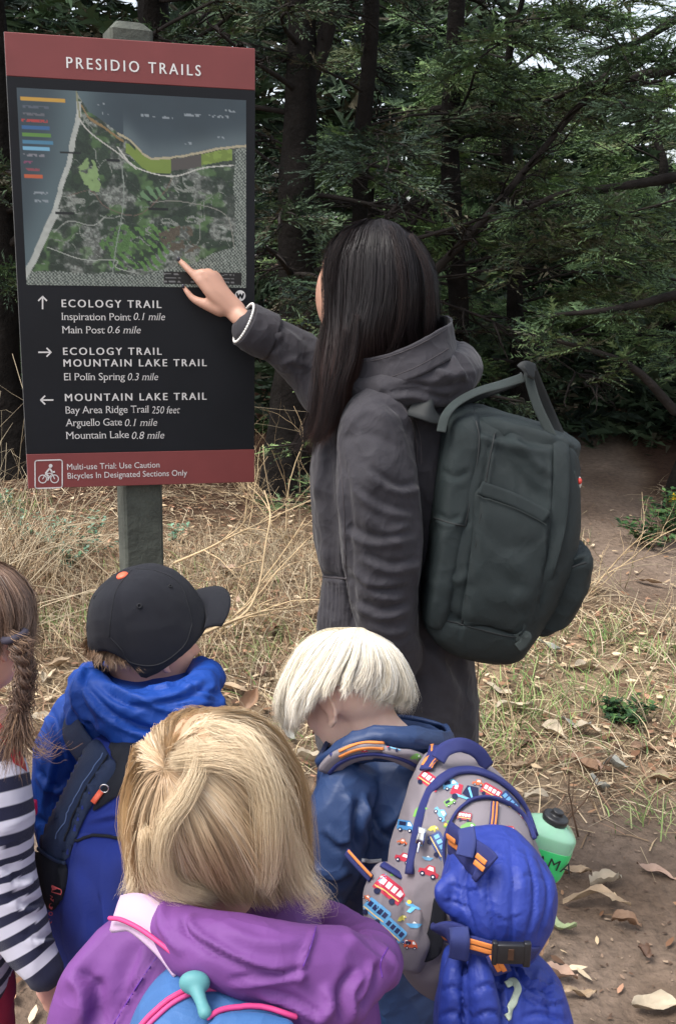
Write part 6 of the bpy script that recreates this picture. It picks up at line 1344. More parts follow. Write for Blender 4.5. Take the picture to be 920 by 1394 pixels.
for g in (('bus', 585, 1063, 37, 38, (206, 48, 72)), ('dino', 572, 1104, 26, -10, (126, 190, 84)), ('van', 553, 1124, 28, 8, (70, 140, 200)), ('mixer', 632, 1080, 44, 20, (206, 48, 72)), ('van', 613, 1068, 26, -10, (110, 180, 220)), ('bus', 668, 1078, 33, 30, (206, 60, 80)), ('bus', 692, 1092, 36, 48, (40, 60, 120), (110, 170, 220)), ('bus', 598, 1150, 41, 62, (60, 80, 140), (120, 180, 220)), ('car', 600, 1108, 26, 60, (100, 170, 214)), ('car', 584, 1186, 33, 20, (200, 50, 70)), ('car', 550, 1168, 28, 20, (200, 50, 70)), ('van', 545, 1083, 18, 0, (232, 120, 60)), ('plane', 612, 1125, 23, 0, (126, 190, 84)), ('car', 700, 1070, 15, 30, (60, 130, 190)), ('plane', 568, 1146, 22, 40, (110, 170, 210)), ('dino', 590, 1128, 18, 20, (200, 190, 80)), ('car', 650, 1066, 18, 10, (224, 110, 60)), ('van', 612, 1092, 18, -30, (126, 180, 90)), ('boat', 582, 1168, 19, 10, (110, 170, 210)), ('car', 548, 1146, 16, 10, (224, 110, 60)), ('plane', 708, 1110, 16, 50, (206, 60, 80)), ('car', 607, 1172, 18, 30, (70, 120, 180))): printpx('printed_' + PNAME[g[0]], glyph(*g), bb, mpr, PK, off=.0008)
for g in (('bus', 531, 1211, 51, 38, (206, 44, 74), (238, 226, 230)), ('bus', 513, 1240, 44, 40, (96, 170, 224), (26, 34, 80)), ('bus', 536, 1266, 41, 42, (96, 170, 224), (26, 34, 80)), ('plane', 563, 1234, 31, 20, (90, 170, 220), (110, 190, 230)), ('boat', 563, 1259, 26, 5, (90, 170, 220)), ('van', 559, 1285, 22, 5, (224, 92, 50)), ('dino', 538, 1188, 18, 0, (126, 190, 84)), ('car', 568, 1212, 22, 20, (224, 92, 50)), ('boat', 520, 1196, 20, -40, (110, 190, 230)), ('dino', 547, 1250, 16, 0, (200, 190, 80)), ('car', 500, 1222, 15, 40, (224, 110, 60)), ('car', 552, 1282, 14, 10, (70, 120, 180)), ('plane', 578, 1240, 14, 0, (206, 60, 80))): printpx('printed_' + PNAME[g[0]], glyph(*g), bs, mpr, sp_, off=.0007)
fpv = wbvh(PK.children[[c.name.split('.')[0] for c in PK.children].index('front_pocket')])
for g in (('dino', 636, 1128, 33, 5, (110, 170, 84)), ('bus', 632, 1112, 23, 10, (170, 60, 80)), ('van', 692, 1132, 26, 5, (206, 60, 60)), ('car', 668, 1128, 20, 0, (126, 180, 84))): printpx('printed_' + PNAME[g[0]], glyph(*g), fpv, mpr, PK, off=.0018)
def webbing(path, bvh, w_, parent, off=.004, names='webbing', th=.002):
    o = strap(names, path, bvh, w_, mnt, parent, off=off, th=th)
    for s_ in (-.22, .22):
        pl = cat(path, 24) if len(path) > 2 else np.linspace(path[0], path[1], 14); tg = np.gradient(pl, axis=0); tg /= np.linalg.norm(tg, axis=1)[:, None]
        strap('orange_stripe', [tuple(a) for a in (pl + np.c_[-tg[:, 1], tg[:, 0]] * w_ * s_)[::3]], bvh, w_ * .24, orange, o if o is not None else parent, off=off + .0016, th=.001)
    return o
webbing([(594, 1022), (590, 1036), (582, 1052)], bb, 21, PK, off=.006); webbing([(672, 1096), (670, 1120), (666, 1142)], fpv, 11, PK, off=.003)
def sstrap(name, pts, wd, m, parent, nrm, th=.003, mm=30):
    p = np.array([A(*q) for q in pts]); return child(name, mesh(name, ribbon(p, nrm, wd, th, mm)), m, parent)
ss = [(448, 1040), (462, 1026), (486, 1016), (515, 1014), (545, 1020), (572, 1034), (594, 1054)]
bjc = BVHTree.FromPolygons([tuple(v) for v in np.vstack([getV(o_.data) + np.array(t.location) for o_ in (jo, cjo)]).tolist()], [tuple(p.vertices) for p in jo.data.polygons] + [tuple(i + len(jo.data.vertices) for i in p.vertices) for p in cjo.data.polygons])
st_ = strap('shoulder_strap', ss, bjc, 30, mgy, PK, off=.010, th=.005, n=40)
bst = wbvh(st_)
strap('strap_edge', [(a, b_ + 12) for a, b_ in ss], bst, 5, mnt, PK, off=.001, th=.002); strap('strap_edge', [(a + 2, b_ - 12) for a, b_ in ss], bst, 5, mnt, PK, off=.001, th=.002)
for dy in (-4, 3): strap('orange_stripe', [(462, 1027 + dy), (480, 1019 + dy), (500, 1015 + dy), (522, 1016 + dy)], bst, 4, orange, st_, off=.001, th=.001)
for g in (('mixer', 536, 1016, 22, 15, (206, 60, 90)), ('dino', 566, 1030, 18, 20, (126, 190, 84)), ('car', 578, 1042, 16, 30, (50, 60, 70)), ('car', 496, 1022, 10, -5, (206, 60, 80))): printpx('printed_' + PNAME[g[0]], glyph(*g), bst, mpr, st_, off=.0006)
sstrap('haul_loop', [(596, 1034, 1.20), (606, 1020, 1.21), (628, 1014, 1.22), (650, 1024, 1.23), (664, 1044, 1.235)], .019, mnt, PK, (0, -.8, .6), .002)
sstrap('lower_strap', [(472, 1160, 1.17), (488, 1178, 1.15), (505, 1196, 1.13)], .011, mnt, PK, (-.4, -.8, .2), .002); sstrap('orange_stripe', [(474, 1158, 1.164), (490, 1176, 1.144), (506, 1193, 1.124)], .0035, orange, PK, (-.4, -.8, .2), .001)
p, nr = cast(bb, 577, 1128, .010); q_, _ = cast(bb, 572, 1148, .010)
mmt = mat('bright_metal'); zp = child('zip_slider', mesh('zip_slider', ribbon([p, (p * 2 + q_) / 3, (p + q_ * 2) / 3, q_], nr, np.array([.012, .009, .011, .011]), .0025)), mmt, PK)
child('zip_pull', mesh('zip_pull', tube([q_ + nr * .002, q_ + nr * .003 + (q_ - p) * .5], .0018, 6)), mmt, zp)

# puffer jacket strapped to the pack
PJ = thing('puffer_jacket', A(680, 1390, 1.04), 'bright blue quilted puffer jacket strapped to the printed backpack', 'jacket')
mpj = mat('puffer_nylon', srgb(40, 58, 142), .55, var=.08, vscale=9, bump=(90, .2), spec=.4, crease=(40, .5))
up = remesh('rolled_body', [ring2([(632, 1142, 700, 1140, 1.07, .025), (618, 1156, 722, 1154, 1.06, .05), (606, 1185, 744, 1180, 1.055, .062), (600, 1212, 755, 1204, 1.05, .066), (610, 1240, 753, 1234, 1.05, .064), (626, 1264, 742, 1262, 1.05, .055), (650, 1284, 730, 1288, 1.055, .04)], expo=2.3, n=56),
      alimb([(612, 1200, 1.03, 12), (600, 1214, 1.02, 12), (612, 1232, 1.02, 14), (640, 1244, 1.01, 14)], m=20)], .0036, 5)
up = wrinkle(up, .0016, 14, (1.2, 1, .5), 51, 1.3); up = crumple(up, .0028, 34, 52, (1.2, 1, .4))
QL = [([(650, 1142), (636, 1180), (632, 1220), (650, 1280)], 3.2, -11), ([(672, 1140), (664, 1190), (664, 1230), (676, 1290)], 3.2, -11), ([(694, 1140), (698, 1190), (698, 1240), (694, 1290)], 3.2, -11), ([(712, 1148), (726, 1190), (726, 1240), (712, 1288)], 3.2, -10), ([(730, 1165), (745, 1200), (744, 1240), (730, 1280)], 3, -8), ([(606, 1200), (640, 1210), (665, 1200)], 3, -5, 's'), ([(700, 1200), (725, 1190), (748, 1200)], 3, -4), ([(636, 1170), (662, 1160), (690, 1168)], 3, -4, 's'), ([(600, 1222), (625, 1228), (640, 1240)], 3, -7, 's'), ([(664, 1240), (690, 1250), (715, 1240)], 3, -4, 's'), ([(650, 1180), (656, 1230)], 4, 3), ([(682, 1170), (682, 1230)], 5, 3), ([(711, 1180), (712, 1240)], 5, 3)]
QL = [(q[0], q[1] * .8, q[2] * .5, *q[3:]) for q in QL]; up = folds(up, QL); uo = child('rolled_body', up, mpj, PJ); bu = wbvh(uo)
lo = remesh('hanging_body', [ring2([(605, 1298, 700, 1306, 1.05, .035), (600, 1312, 735, 1318, 1.045, .05), (596, 1340, 760, 1336, 1.04, .06), (592, 1372, 772, 1360, 1.035, .062), (590, 1400, 778, 1395, 1.03, .062), (592, 1440, 776, 1440, 1.03, .06), (600, 1480, 765, 1475, 1.03, .05)], expo=2.4, n=56),
      alimb([(622, 1305, 1.02, 14), (618, 1345, 1.0, 20), (616, 1400, .99, 22), (616, 1450, .99, 20)], m=24), alimb([(650, 1302, 1.0, 12), (655, 1340, .985, 19), (662, 1395, .975, 22), (664, 1450, .975, 21)], m=24)], .0036, 5)
lo = wrinkle(lo, .0016, 16, (1, 1, .8), 57, 1.3); lo = crumple(lo, .0028, 34, 58)
lo = folds(lo, [(q[0], q[1], q[2] * .7, *q[3:]) for q in [([(636, 1305), (632, 1350), (636, 1420)], 3, -10, 's'), ([(690, 1310), (684, 1350), (688, 1420)], 3, -8, 's'), ([(640, 1352), (665, 1340), (686, 1348)], 3, -8), ([(640, 1388), (665, 1378), (690, 1384)], 3, -8), ([(598, 1350), (615, 1344), (634, 1352)], 3, -7), ([(594, 1386), (615, 1378), (634, 1388)], 3, -7), ([(700, 1312), (720, 1340), (762, 1345)], 3.5, -9, 's'), ([(705, 1345), (735, 1365), (770, 1362)], 3.5, -8, 's'), ([(712, 1385), (740, 1380), (774, 1392)], 3.5, -8), ([(690, 1312), (705, 1335), (706, 1390)], 4, 7), ([(735, 1318), (728, 1345), (740, 1375)], 3.5, 6), ([(750, 1325), (745, 1350), (755, 1392)], 4, -6)]])
loo = child('hanging_body', lo, mpj, PJ); bl = wbvh(loo)
strap('reflective_tag', [(688, 1343), (698, 1337), (705, 1344), (702, 1360), (692, 1372), (690, 1386)], bl, 10, mat('tag_grey_green', srgb(168, 178, 160), .6), PJ, off=.003, th=.0012, n=30)
# the straps that hold it
class _B: pass
V1 = getV(up) ; 
bcomb = BVHTree.FromPolygons([tuple(v) for v in np.vstack([getV(uo.data) + np.array(PJ.location), getV(loo.data) + np.array(PJ.location)]).tolist()], [tuple(p.vertices) for p in uo.data.polygons] + [tuple(i + len(uo.data.vertices) for i in p.vertices) for p in loo.data.polygons])
sstrap('buckle_panel', [(612, 1140, 1.075), (630, 1155, 1.04), (652, 1172, 1.01), (662, 1184, 1.0)], .040, mnt, PK, (-.3, -.9, .2), .003); sstrap('webbing_loop', [(634, 1128, 1.035), (636, 1146, 1.022), (632, 1166, 1.012)], .020, mat('navy_light', srgb(52, 62, 122), .6, weave=(500, .5)), PK, (-.3, -.9, .3), .003)
for o_ in (0, 9): sstrap('orange_stripe', [(608 + o_ * .3, 1138 + o_ * .9, 1.062), (619 + o_ * .3, 1146 + o_ * .9, 1.040)], .006, orange, PK, (-.3, -.9, .2), .001); sstrap('orange_stripe', [(648 - o_ * .3, 1164 + o_, 1.000), (661 - o_ * .3, 1175 + o_, .990)], .006, orange, PK, (-.3, -.9, .2), .001)
low = [(602, 1272, 1.02), (622, 1280, .995), (650, 1288, .985), (680, 1296, .98), (712, 1300, .985), (728, 1298, 1.0)]
sstrap('waist_panel', [(600, 1268, 1.025), (612, 1274, 1.002), (634, 1284, .992)], np.array([.030, .036, .036]), mnt, PK, (0, -1, .1), .004)
lw = sstrap('lower_webbing', low, .021, mnt, PK, (-.1, -1, .1), .002)
for dz in (-4.2, 3.6): sstrap('orange_stripe', [(a, b_ + dz, c - .0035) for a, b_, c in low[:-1]], .0058, orange, PK, (-.1, -1, .1), .0008)
sstrap('belt_loop', [(624, 1262, .992), (626, 1282, .984), (624, 1304, .99)], .022, mat('navy_light'), PK, (-.2, -1, .1), .003)
sstrap('strap_tail', [(672, 1298, .972), (678, 1312, .968), (684, 1324, .972)], .020, mnt, PK, (-.1, -1, .2), .002)
for dx in (-3.6, 3.6): sstrap('orange_stripe', [(672 + dx, 1300, .9685), (677 + dx, 1311, .9645), (683 + dx, 1322, .9685)], .0055, orange, PK, (-.1, -1, .2), .0008)
cB = A(694, 1297, .966); bk = child('buckle', apply_mod(mesh('buckle', join(box(cB, (.030, .008, .024)), box(cB + [.018, 0, -.001], (.008, .007, .030)), box(cB + [-.017, 0, 0], (.006, .007, .028))), False), 'BEVEL', width=.0015, segments=2), mat('black_plastic', (.015, .015, .018), .35), PK)
child('buckle_slot', mesh('buckle_slot', box(cB + [0, -.0045, .001], (.006, .002, .013)), False), mat('dark_slot', (.05, .02, .008), .8), bk)

# bottle in the side net
BT = thing('water_bottle', A(745, 1185, 1.27), 'green drink bottle with a black cap and black letters', 'bottle')
Mb = np.array([[math.cos(R(15)), 0, -math.sin(R(15))], [0, 1, 0], [math.sin(R(15)), 0, math.cos(R(15))]]).T
bcn = A(741, 1148, 1.27); Lb = lambda a, b_, c: bcn + np.array([math.cos(R(17)) * a + math.sin(R(17)) * c, b_, -math.sin(R(17)) * a + math.cos(R(17)) * c])
def bsolid(rows, n=40, ex=3.2):
    V = []; a = np.linspace(0, 2 * math.pi, n, endpoint=False); ca = np.sign(np.cos(a)) * np.abs(np.cos(a)) ** (2 / ex); sa = np.sign(np.sin(a)) * np.abs(np.sin(a)) ** (2 / ex)
    for z, rx, ry in cat(rows, len(rows) * 3): V += [Lb(rx * c, ry * s, z) for c, s in zip(ca, sa)]
    k = len(rows) * 3; Fc = [f for f in grid_faces(k, n)]; Fc.append(list(range(n))[::-1]); Fc.append([len(V) - n + i for i in range(n)]); return np.array(V), Fc
mpl = mat('bottle_plastic', srgb(176, 226, 200), .25, trans=.45, spec=.5); mlq = mat('green_drink', srgb(60, 206, 120), .35, sub=.3)
child('bottle_shell', mesh('bottle_shell', bsolid([(-.042, .026, .02), (-.039, .034, .028), (-.01, .036, .03), (.018, .036, .03), (.026, .033, .028), (.033, .022, .02), (.036, .016, .016)])), mpl, BT)
lq = child('drink', mesh('drink', bsolid([(-.0415, .0268, .0208), (-.039, .0346, .0286), (-.01, .0366, .0306), (.0045, .0366, .0306), (.0048, .0364, .0304)])), mlq, BT)
mcp3 = mat('black_cap', (.02, .02, .022), .4); child('bottle_cap', mesh('bottle_cap', bsolid([(.035, .017, .017), (.040, .018, .018), (.045, .017, .017), (.046, .008, .008), (.052, .008, .008), (.053, .006, .006)], ex=2)), mcp3, BT)
c = bpy.data.curves.new('t', 'FONT'); c.body = 'AMA'; c.size = .023; c.align_x = 'CENTER'; c.space_character = 1.15; o = bpy.data.objects.new('t', c); COL.objects.link(o); dg = bpy.context.evaluated_depsgraph_get(); dg.update(); me = bpy.data.meshes.new_from_object(o.evaluated_get(dg)); bpy.data.objects.remove(o)
V = getV(me); setV(me, np.array([Lb(v[0] + .011, -.0312, v[1] - .018 - v[0] * .25 * 0) for v in V])); child('lettering', me, mat('black_print', (.015, .02, .02), .6), BT)

# ---------------------------------------------------------------- girl with blond hair and purple raincoat
t = person('child with long blond hair in a purple raincoat, back to the camera', 300, .93); GB = t
HM = rotm(R(62), R(-14), R(-4)); hc = A(300, 1108, .945); hip = (A(300, 1394, .93)[0], .93, .49); feet = [(hip[0] - .07, .93), (hip[0] + .07, .98)]
kid_body(t, hc, HM, .80, A(295, 1260, .93), [(1240, 250, 340, .93, .045), (1300, 180, 420, .93, .07), (1500, 170, 430, .93, .08), (1800, 190, 420, .93, .08)],
         [alimb([(160, 1330, .91, 32), (130, 1450, .90, 28), (130, 1560, .90, 24), (140, 1680, .90, 18)]), alimb([(430, 1330, .95, 32), (460, 1450, .95, 28), (460, 1560, .95, 24), (450, 1680, .95, 18)])],
         [(A(140, 1690, .90), wdown((-1, 0, 0), (.2, 1, 0)), .66), (A(450, 1690, .95), wdown((1, 0, 0), (-.2, 1, 0)), .66)], hip, feet, sk, (80, 100, 120))
mpu = mat('purple_raincoat', srgb(108, 62, 126), .7, var=.08, vscale=7, bump=(150, .12), spec=.35, crease=(14, .45))
ja = remesh('raincoat', [arings([(1228, 245, 350, .925, .06), (1250, 190, 410, .925, .085), (1290, 150, 450, .925, .10), (1340, 110, 480, .925, .11), (1420, 95, 500, .925, .12), (1600, 100, 500, .925, .125), (1850, 90, 520, .925, .14)]),
     alimb([(178, 1290, .90, 48), (140, 1345, .885, 56), (118, 1420, .88, 58), (118, 1540, .88, 50), (132, 1670, .89, 42)], n=26, m=40), alimb([(430, 1310, .93, 46), (462, 1370, .94, 54), (470, 1450, .94, 52), (462, 1560, .95, 46), (452, 1670, .95, 40)], n=26, m=40)], .0040, 6)
ja = crumple(ja, .008, 10, 71)
ja = folds(ja, [([(105, 1325), (120, 1350), (118, 1400)], 10, 9, 's'), ([(130, 1330), (138, 1360), (136, 1400)], 9, -9), ([(180, 1270), (200, 1300), (180, 1350)], 8, 6), ([(215, 1300), (170, 1370), (155, 1400)], 3, -5, 's'), ([(155, 1250), (120, 1300), (80, 1350)], 12, 6)])
jo = child('raincoat', ja, mpu, t); bj = wbvh(jo); seam('seam', [(222, 1292), (195, 1330), (170, 1370), (152, 1400)], bj, .0009, mat('purple_seam', srgb(92, 40, 140), .5), jo)
hood = remesh('hood', [alimb([(215, 1222, .88, 22), (225, 1250, .85, 34), (262, 1278, .815, 46), (320, 1298, .80, 56), (390, 1312, .80, 60), (450, 1315, .815, 54), (500, 1318, .84, 44), (500, 1300, .90, 44), (440, 1262, .985, 36), (350, 1235, 1.02, 30), (260, 1218, 1.0, 26), (218, 1216, .93, 22)], m=90, n=26),
     alimb([(440, 1330, .80, 50), (480, 1335, .81, 46), (515, 1318, .83, 34)], m=24, n=24), alimb([(380, 1350, .785, 34), (440, 1368, .78, 36), (480, 1370, .79, 28)], m=20, n=20)], .0036, 9)
hood = crumple(hood, .008, 11, 75, (.8, 1, 1.2)); hood = crumple(hood, .002, 28, 76)
hood = folds(hood, [([(255, 1245), (262, 1272), (330, 1310), (400, 1328)], 7, -8, 's'), ([(310, 1338), (380, 1330), (420, 1322)], 6, 6, 's'), ([(430, 1262), (415, 1300), (405, 1345)], 4, 5), ([(470, 1270), (500, 1300), (535, 1320)], 6, 5), ([(490, 1320), (470, 1350), (475, 1394)], 8, -9, 's'), ([(440, 1340), (450, 1370), (430, 1394)], 7, 7), ([(510, 1310), (500, 1345), (485, 1370)], 7, 7, 's'), ([(300, 1265), (360, 1285), (420, 1282)], 9, 5), ([(225, 1225), (222, 1260), (250, 1300)], 6, 6), ([(350, 1350), (400, 1365), (440, 1390)], 6, 5, 's')])
ho = child('hood', hood, mpu, t); bh = wbvh(ho); seam('seam', [(432, 1254), (424, 1285), (412, 1318)], bh, .0007, mat('purple_seam'), ho); seam('seam', [(528, 1290), (518, 1310), (520, 1330)], bh, .0007, mat('purple_seam'), ho)
trousers(t, hip, feet, cloth('blue_leggings', (52, 60, 90)), .7, .085, .05, .042, w=.065); shoes(t, feet, R(75), mat('kid_boot_purple', srgb(120, 60, 140), .4), .66)
GH = [HG([(222, 1050, .852), (197, 1038, .875), (177, 1080, .895), (172, 1135, .905), (180, 1185, .905), (183, 1216, .905)]),
      HG([(223, 1053, .848), (207, 1072, .846), (190, 1120, .853), (190, 1165, .865), (204, 1200, .87), (214, 1226, .875)]),
      HG([(226, 1055, .845), (224, 1088, .833), (220, 1135, .836), (230, 1180, .846), (252, 1214, .86), (275, 1228, .865)]),
      HG([(229, 1055, .843), (248, 1090, .826), (262, 1140, .824), (285, 1185, .838), (305, 1212, .852), (322, 1226, .86)]),
      HG([(232, 1053, .842), (270, 1078, .822), (306, 1130, .818), (335, 1180, .836), (352, 1212, .85), (362, 1230, .86)]),
      HG([(234, 1049, .842), (288, 1048, .826), (342, 1098, .822), (372, 1160, .84), (384, 1205, .86), (392, 1232, .868)]),
      HG([(234, 1045, .845), (296, 1016, .843), (362, 1052, .845), (396, 1125, .866), (404, 1185, .88), (410, 1228, .885)]),
      HG([(233, 1041, .85), (292, 988, .875), (366, 1002, .885), (410, 1075, .91), (420, 1150, .925), (426, 1218, .925)]),
      HG([(231, 1038, .855), (274, 974, .91), (345, 978, .945), (403, 1040, .98), (418, 1120, .99), (424, 1200, .98)]),
      HG([(228, 1038, .86), (240, 982, .93), (275, 973, .98), (320, 1000, 1.03), (340, 1090, 1.05), (345, 1190, 1.03)]),
      HG([(225, 1041, .858), (212, 1000, .93), (222, 995, .97), (235, 1030, 1.01), (235, 1110, 1.02), (238, 1190, 1.0)]),
      HG([(223, 1045, .855), (196, 1020, .90), (186, 1040, .94), (184, 1090, .96), (182, 1140, .955), (188, 1195, .945)])]
gc_ = A(300, 1110, .945); GH = [np.vstack([A(228, 1050, .856), gc_ + (g - gc_) * [.95, .95, 1.0] - [.004, 0, 0]]) for g in GH]
hb = child('hair', shell('hair', GH, .009, None, t, 90, 26, True), mat('blond_hair_base', srgb(178, 148, 118), .8), t)
bl_ = [srgb(234, 212, 178), srgb(226, 202, 168), srgb(214, 188, 154), srgb(240, 222, 194)]
me, T_, S_ = strands('hair_strands', GH, 21000, .00023, bl_, None, seg=10, seed=14, closed=True, inset=.012, frizz=.005, clump=.009, tmin=.84, lift=.014, cj=.07, nclump=150, root=.06)
# inner shadow of the lower middle hair is painted into the strand colours
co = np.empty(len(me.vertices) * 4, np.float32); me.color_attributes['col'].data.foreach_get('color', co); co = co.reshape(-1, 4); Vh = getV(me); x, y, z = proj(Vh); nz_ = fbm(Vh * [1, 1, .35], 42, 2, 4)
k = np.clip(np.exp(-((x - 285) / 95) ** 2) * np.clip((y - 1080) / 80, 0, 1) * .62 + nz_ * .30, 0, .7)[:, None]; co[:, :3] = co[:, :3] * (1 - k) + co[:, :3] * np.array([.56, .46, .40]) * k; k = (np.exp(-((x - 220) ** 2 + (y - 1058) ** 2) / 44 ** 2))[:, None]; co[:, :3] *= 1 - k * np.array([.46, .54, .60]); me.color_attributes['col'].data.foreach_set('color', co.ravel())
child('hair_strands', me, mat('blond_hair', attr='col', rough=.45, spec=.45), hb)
# a few big pale locks on top
def lock(pts, n, rad, cols, parent, seed, spread=.006, name='hair_lock', m_='blond_hair'):
    r_ = np.random.default_rng(seed); mb = MB(); p = cat(np.array([A(*q) for q in pts]), 15); C = []
    for i in range(n):
        o = r_.normal(0, 1, 3) * spread; w_ = np.sin(np.linspace(.25, 2.9, 15)) ** .5; q = p + o * w_[:, None] + np.cumsum(r_.normal(0, .0008, (15, 3)), 0); mb.add(tube(q, np.linspace(rad, rad * .3, 15), 3, caps=False)); C += [np.array(cols[int(r_.integers(0, len(cols)))])] * (15 * 3)
    me = mb.mesh(name); setcol(me, np.array(C)); return child(name, me, mat(m_), parent)
pale = [srgb(238, 220, 188), srgb(228, 206, 172), srgb(218, 194, 160)]
lock([(262, 1010, .85), (272, 1040, .828), (255, 1080, .82), (228, 1120, .82), (222, 1170, .83), (240, 1205, .835), (290, 1222, .845)], 420, .00015, pale, hb, 3, .0042)
lock([(290, 990, .862), (335, 1010, .838), (362, 1070, .826), (368, 1130, .826), (366, 1180, .84), (358, 1210, .845)], 520, .00015, pale, hb, 4, .006)
lock([(240, 1035, .84), (320, 1030, .825), (372, 1075, .83), (385, 1140, .845), (395, 1190, .86), (412, 1222, .87)], 380, .00015, pale[1:], hb, 5, .008)
lock([(180, 1150, .89), (186, 1190, .885), (180, 1212, .88), (172, 1222, .88)], 180, .00016, pale, hb, 6, .005)
lock([(395, 1140, .87), (408, 1190, .865), (428, 1215, .86), (436, 1232, .865), (420, 1236, .86)], 200, .00015, pale[1:], hb, 7, .006)
lock([(200, 1130, .84), (205, 1180, .845), (225, 1212, .845), (262, 1228, .84)], 220, .00015, pale[1:], hb, 8, .006)
# her pack
GP = thing('backpack', A(300, 1450, .80), 'blue backpack with pink piping and a teal zip pull worn over purple raincoat', 'backpack')
mbl = mat('sky_blue_nylon', srgb(56, 100, 154), .65, var=.1, vscale=9, bump=(260, .2), crease=(18, .4)); mpk = mat('pink_piping', srgb(200, 60, 120), .6); mtl = mat('teal_rubber', srgb(84, 142, 146), .6)
pb = ring2([(262, 1318, 330, 1330, .80, .02), (232, 1332, 375, 1352, .79, .045), (205, 1360, 405, 1378, .78, .065), (180, 1395, 430, 1405, .775, .08), (165, 1450, 440, 1455, .77, .09), (165, 1560, 440, 1560, .77, .09), (190, 1680, 420, 1680, .77, .08)], expo=2.8, n=60)
me = remesh('main_compartment', [pb], .004, 6); me = wrinkle(me, .002, 12, (1, 1, 1), 81); mc = child('main_compartment', me, mbl, GP); bb = wbvh(mc)
seam('piping', [(190, 1404), (206, 1385), (232, 1362), (262, 1347), (290, 1342), (318, 1345), (338, 1356)], bb, .0026, mpk, GP, off=.002); seam('zip', [(197, 1404), (212, 1388), (236, 1367), (264, 1353), (290, 1348), (316, 1352), (336, 1362)], bb, .0022, mat('pink_zip', srgb(200, 70, 130), .6), GP, off=.0015)
panel('front_pocket', [(286, 1392), (310, 1384), (345, 1384), (375, 1390), (395, 1400), (395, 1430), (280, 1430)], bb, mbl, GP, off=.004, cell=6, bulge=.012); seam('piping', [(283, 1396), (300, 1387), (330, 1383), (360, 1385), (392, 1395)], bb, .0026, mpk, GP, off=.011)
p, nr = cast(bb, 263, 1356, .016); q_, _ = cast(bb, 278, 1392, .013)
me = remesh('zip_pull', [ell(p, (.0140, .009, .0108), None, 14), tube([p, p + (q_ - p) * .35, p + (q_ - p) * .7, q_], [.0095, .0064, .0054, .0062], 12, m=14)], .0016, 4); child('zip_pull', me, mtl, GP)
wp = [(158, 1258, .845), (178, 1250, .84), (205, 1262, .825), (235, 1285, .81), (255, 1308, .80)]
sstrap('shoulder_strap', [(160, 1244, .85), (185, 1242, .84), (210, 1258, .825), (238, 1285, .81), (258, 1312, .80)], .036, mat('pale_pink_strap', srgb(196, 168, 194), .7, weave=(600, .4)), GP, [(-.4, -.5, .9), (-.3, -.6, .9), (-.2, -.7, .8), (0, -.8, .7), (0, -.8, .6)], .004)
child('piping', mesh('piping', tube([A(*q) for q in ((150, 1250, .835), (165, 1252, .826), (190, 1264, .815), (218, 1284, .80), (240, 1302, .79), (252, 1312, .787))], .0022, 8, m=30)), mpk, GP)

# ---------------------------------------------------------------- girl with the braid at the left edge
t = person('child with brown braid in navy and white striped shirt at left edge', -45, 1.28); ST = t
HM = rotm(R(60), R(0), 0); hc = A(-48, 862, 1.28); hip = (A(-95, 1200, 1.28)[0], 1.28, .50); feet = [(hip[0] - .07, 1.28), (hip[0] + .06, 1.33)]
kid_body(t, hc, HM, .84, A(-50, 980, 1.27), [(970, -95, -5, 1.28, .04), (1010, -130, 20, 1.28, .065), (1300, -135, 10, 1.28, .08)],
         [alimb([(-5, 1050, 1.24, 26), (0, 1150, 1.22, 24), (12, 1230, 1.20, 21), (58, 1330, 1.17, 16)]), alimb([(-130, 1050, 1.3, 26), (-140, 1180, 1.3, 22), (-130, 1300, 1.28, 16)])],
         [(A(60, 1338, 1.17), np.stack([np.array([.35, .3, -.9]), np.array([.2, .9, .35]), np.array([-.9, .3, -.2])], 1), .66), (A(-130, 1310, 1.28), wdown((-1, 0, 0), (.2, 1, 0)), .66)], hip, feet, sk)
def striped(raw_pts, path, name, m=50, n=30, per=.0285, amp=.0025, seed=1):
    """sleeve or body whose knitted stripes follow its own length"""
    p = np.array([A(a, b_, c) for a, b_, c, r in raw_pts]); rr_ = np.array([r * dep(w_) / F for (a, b_, c, r), w_ in zip(raw_pts, p)])
    V, Fc = tube(p, rr_, n, m=m * 4); me = mesh(name, (V, Fc)); cl_ = cat(p, 200); s = np.r_[0, np.cumsum(np.linalg.norm(np.diff(cl_, axis=0), axis=1))]
    d = ((V[:, None] - cl_[None, ::2]) ** 2).sum(-1).argmin(1); sv = s[::2][d] + vnoise(V, 14, 3) * .002; k = (sv / per) % 1 < .47
    C = np.where(k[:, None], np.array(srgb(30, 32, 58)), np.array(srgb(206, 204, 218))); setcol(me, C); return me
mst = mat('striped_jersey', attr='col', rough=.85, weave=(800, .5), sheen=.15, spec=.2)
me = striped([(-32, 1015, 1.26, 42), (-12, 1050, 1.235, 48), (-4, 1110, 1.215, 48), (-2, 1170, 1.205, 46), (12, 1230, 1.19, 43), (38, 1285, 1.175, 34), (62, 1322, 1.165, 26)], None, 'sleeve', m=60, n=36)
me = wrinkle(me, .0035, 14, (1, 1, .8), 91, 2); me = folds(me, [([(0, 1180), (25, 1200), (45, 1195)], 7, 7, 's'), ([(10, 1220), (35, 1235), (60, 1230)], 6, 6, 's'), ([(30, 1270), (50, 1280), (80, 1275)], 5, 5, 's')]); child('sleeve', me, mst, t)
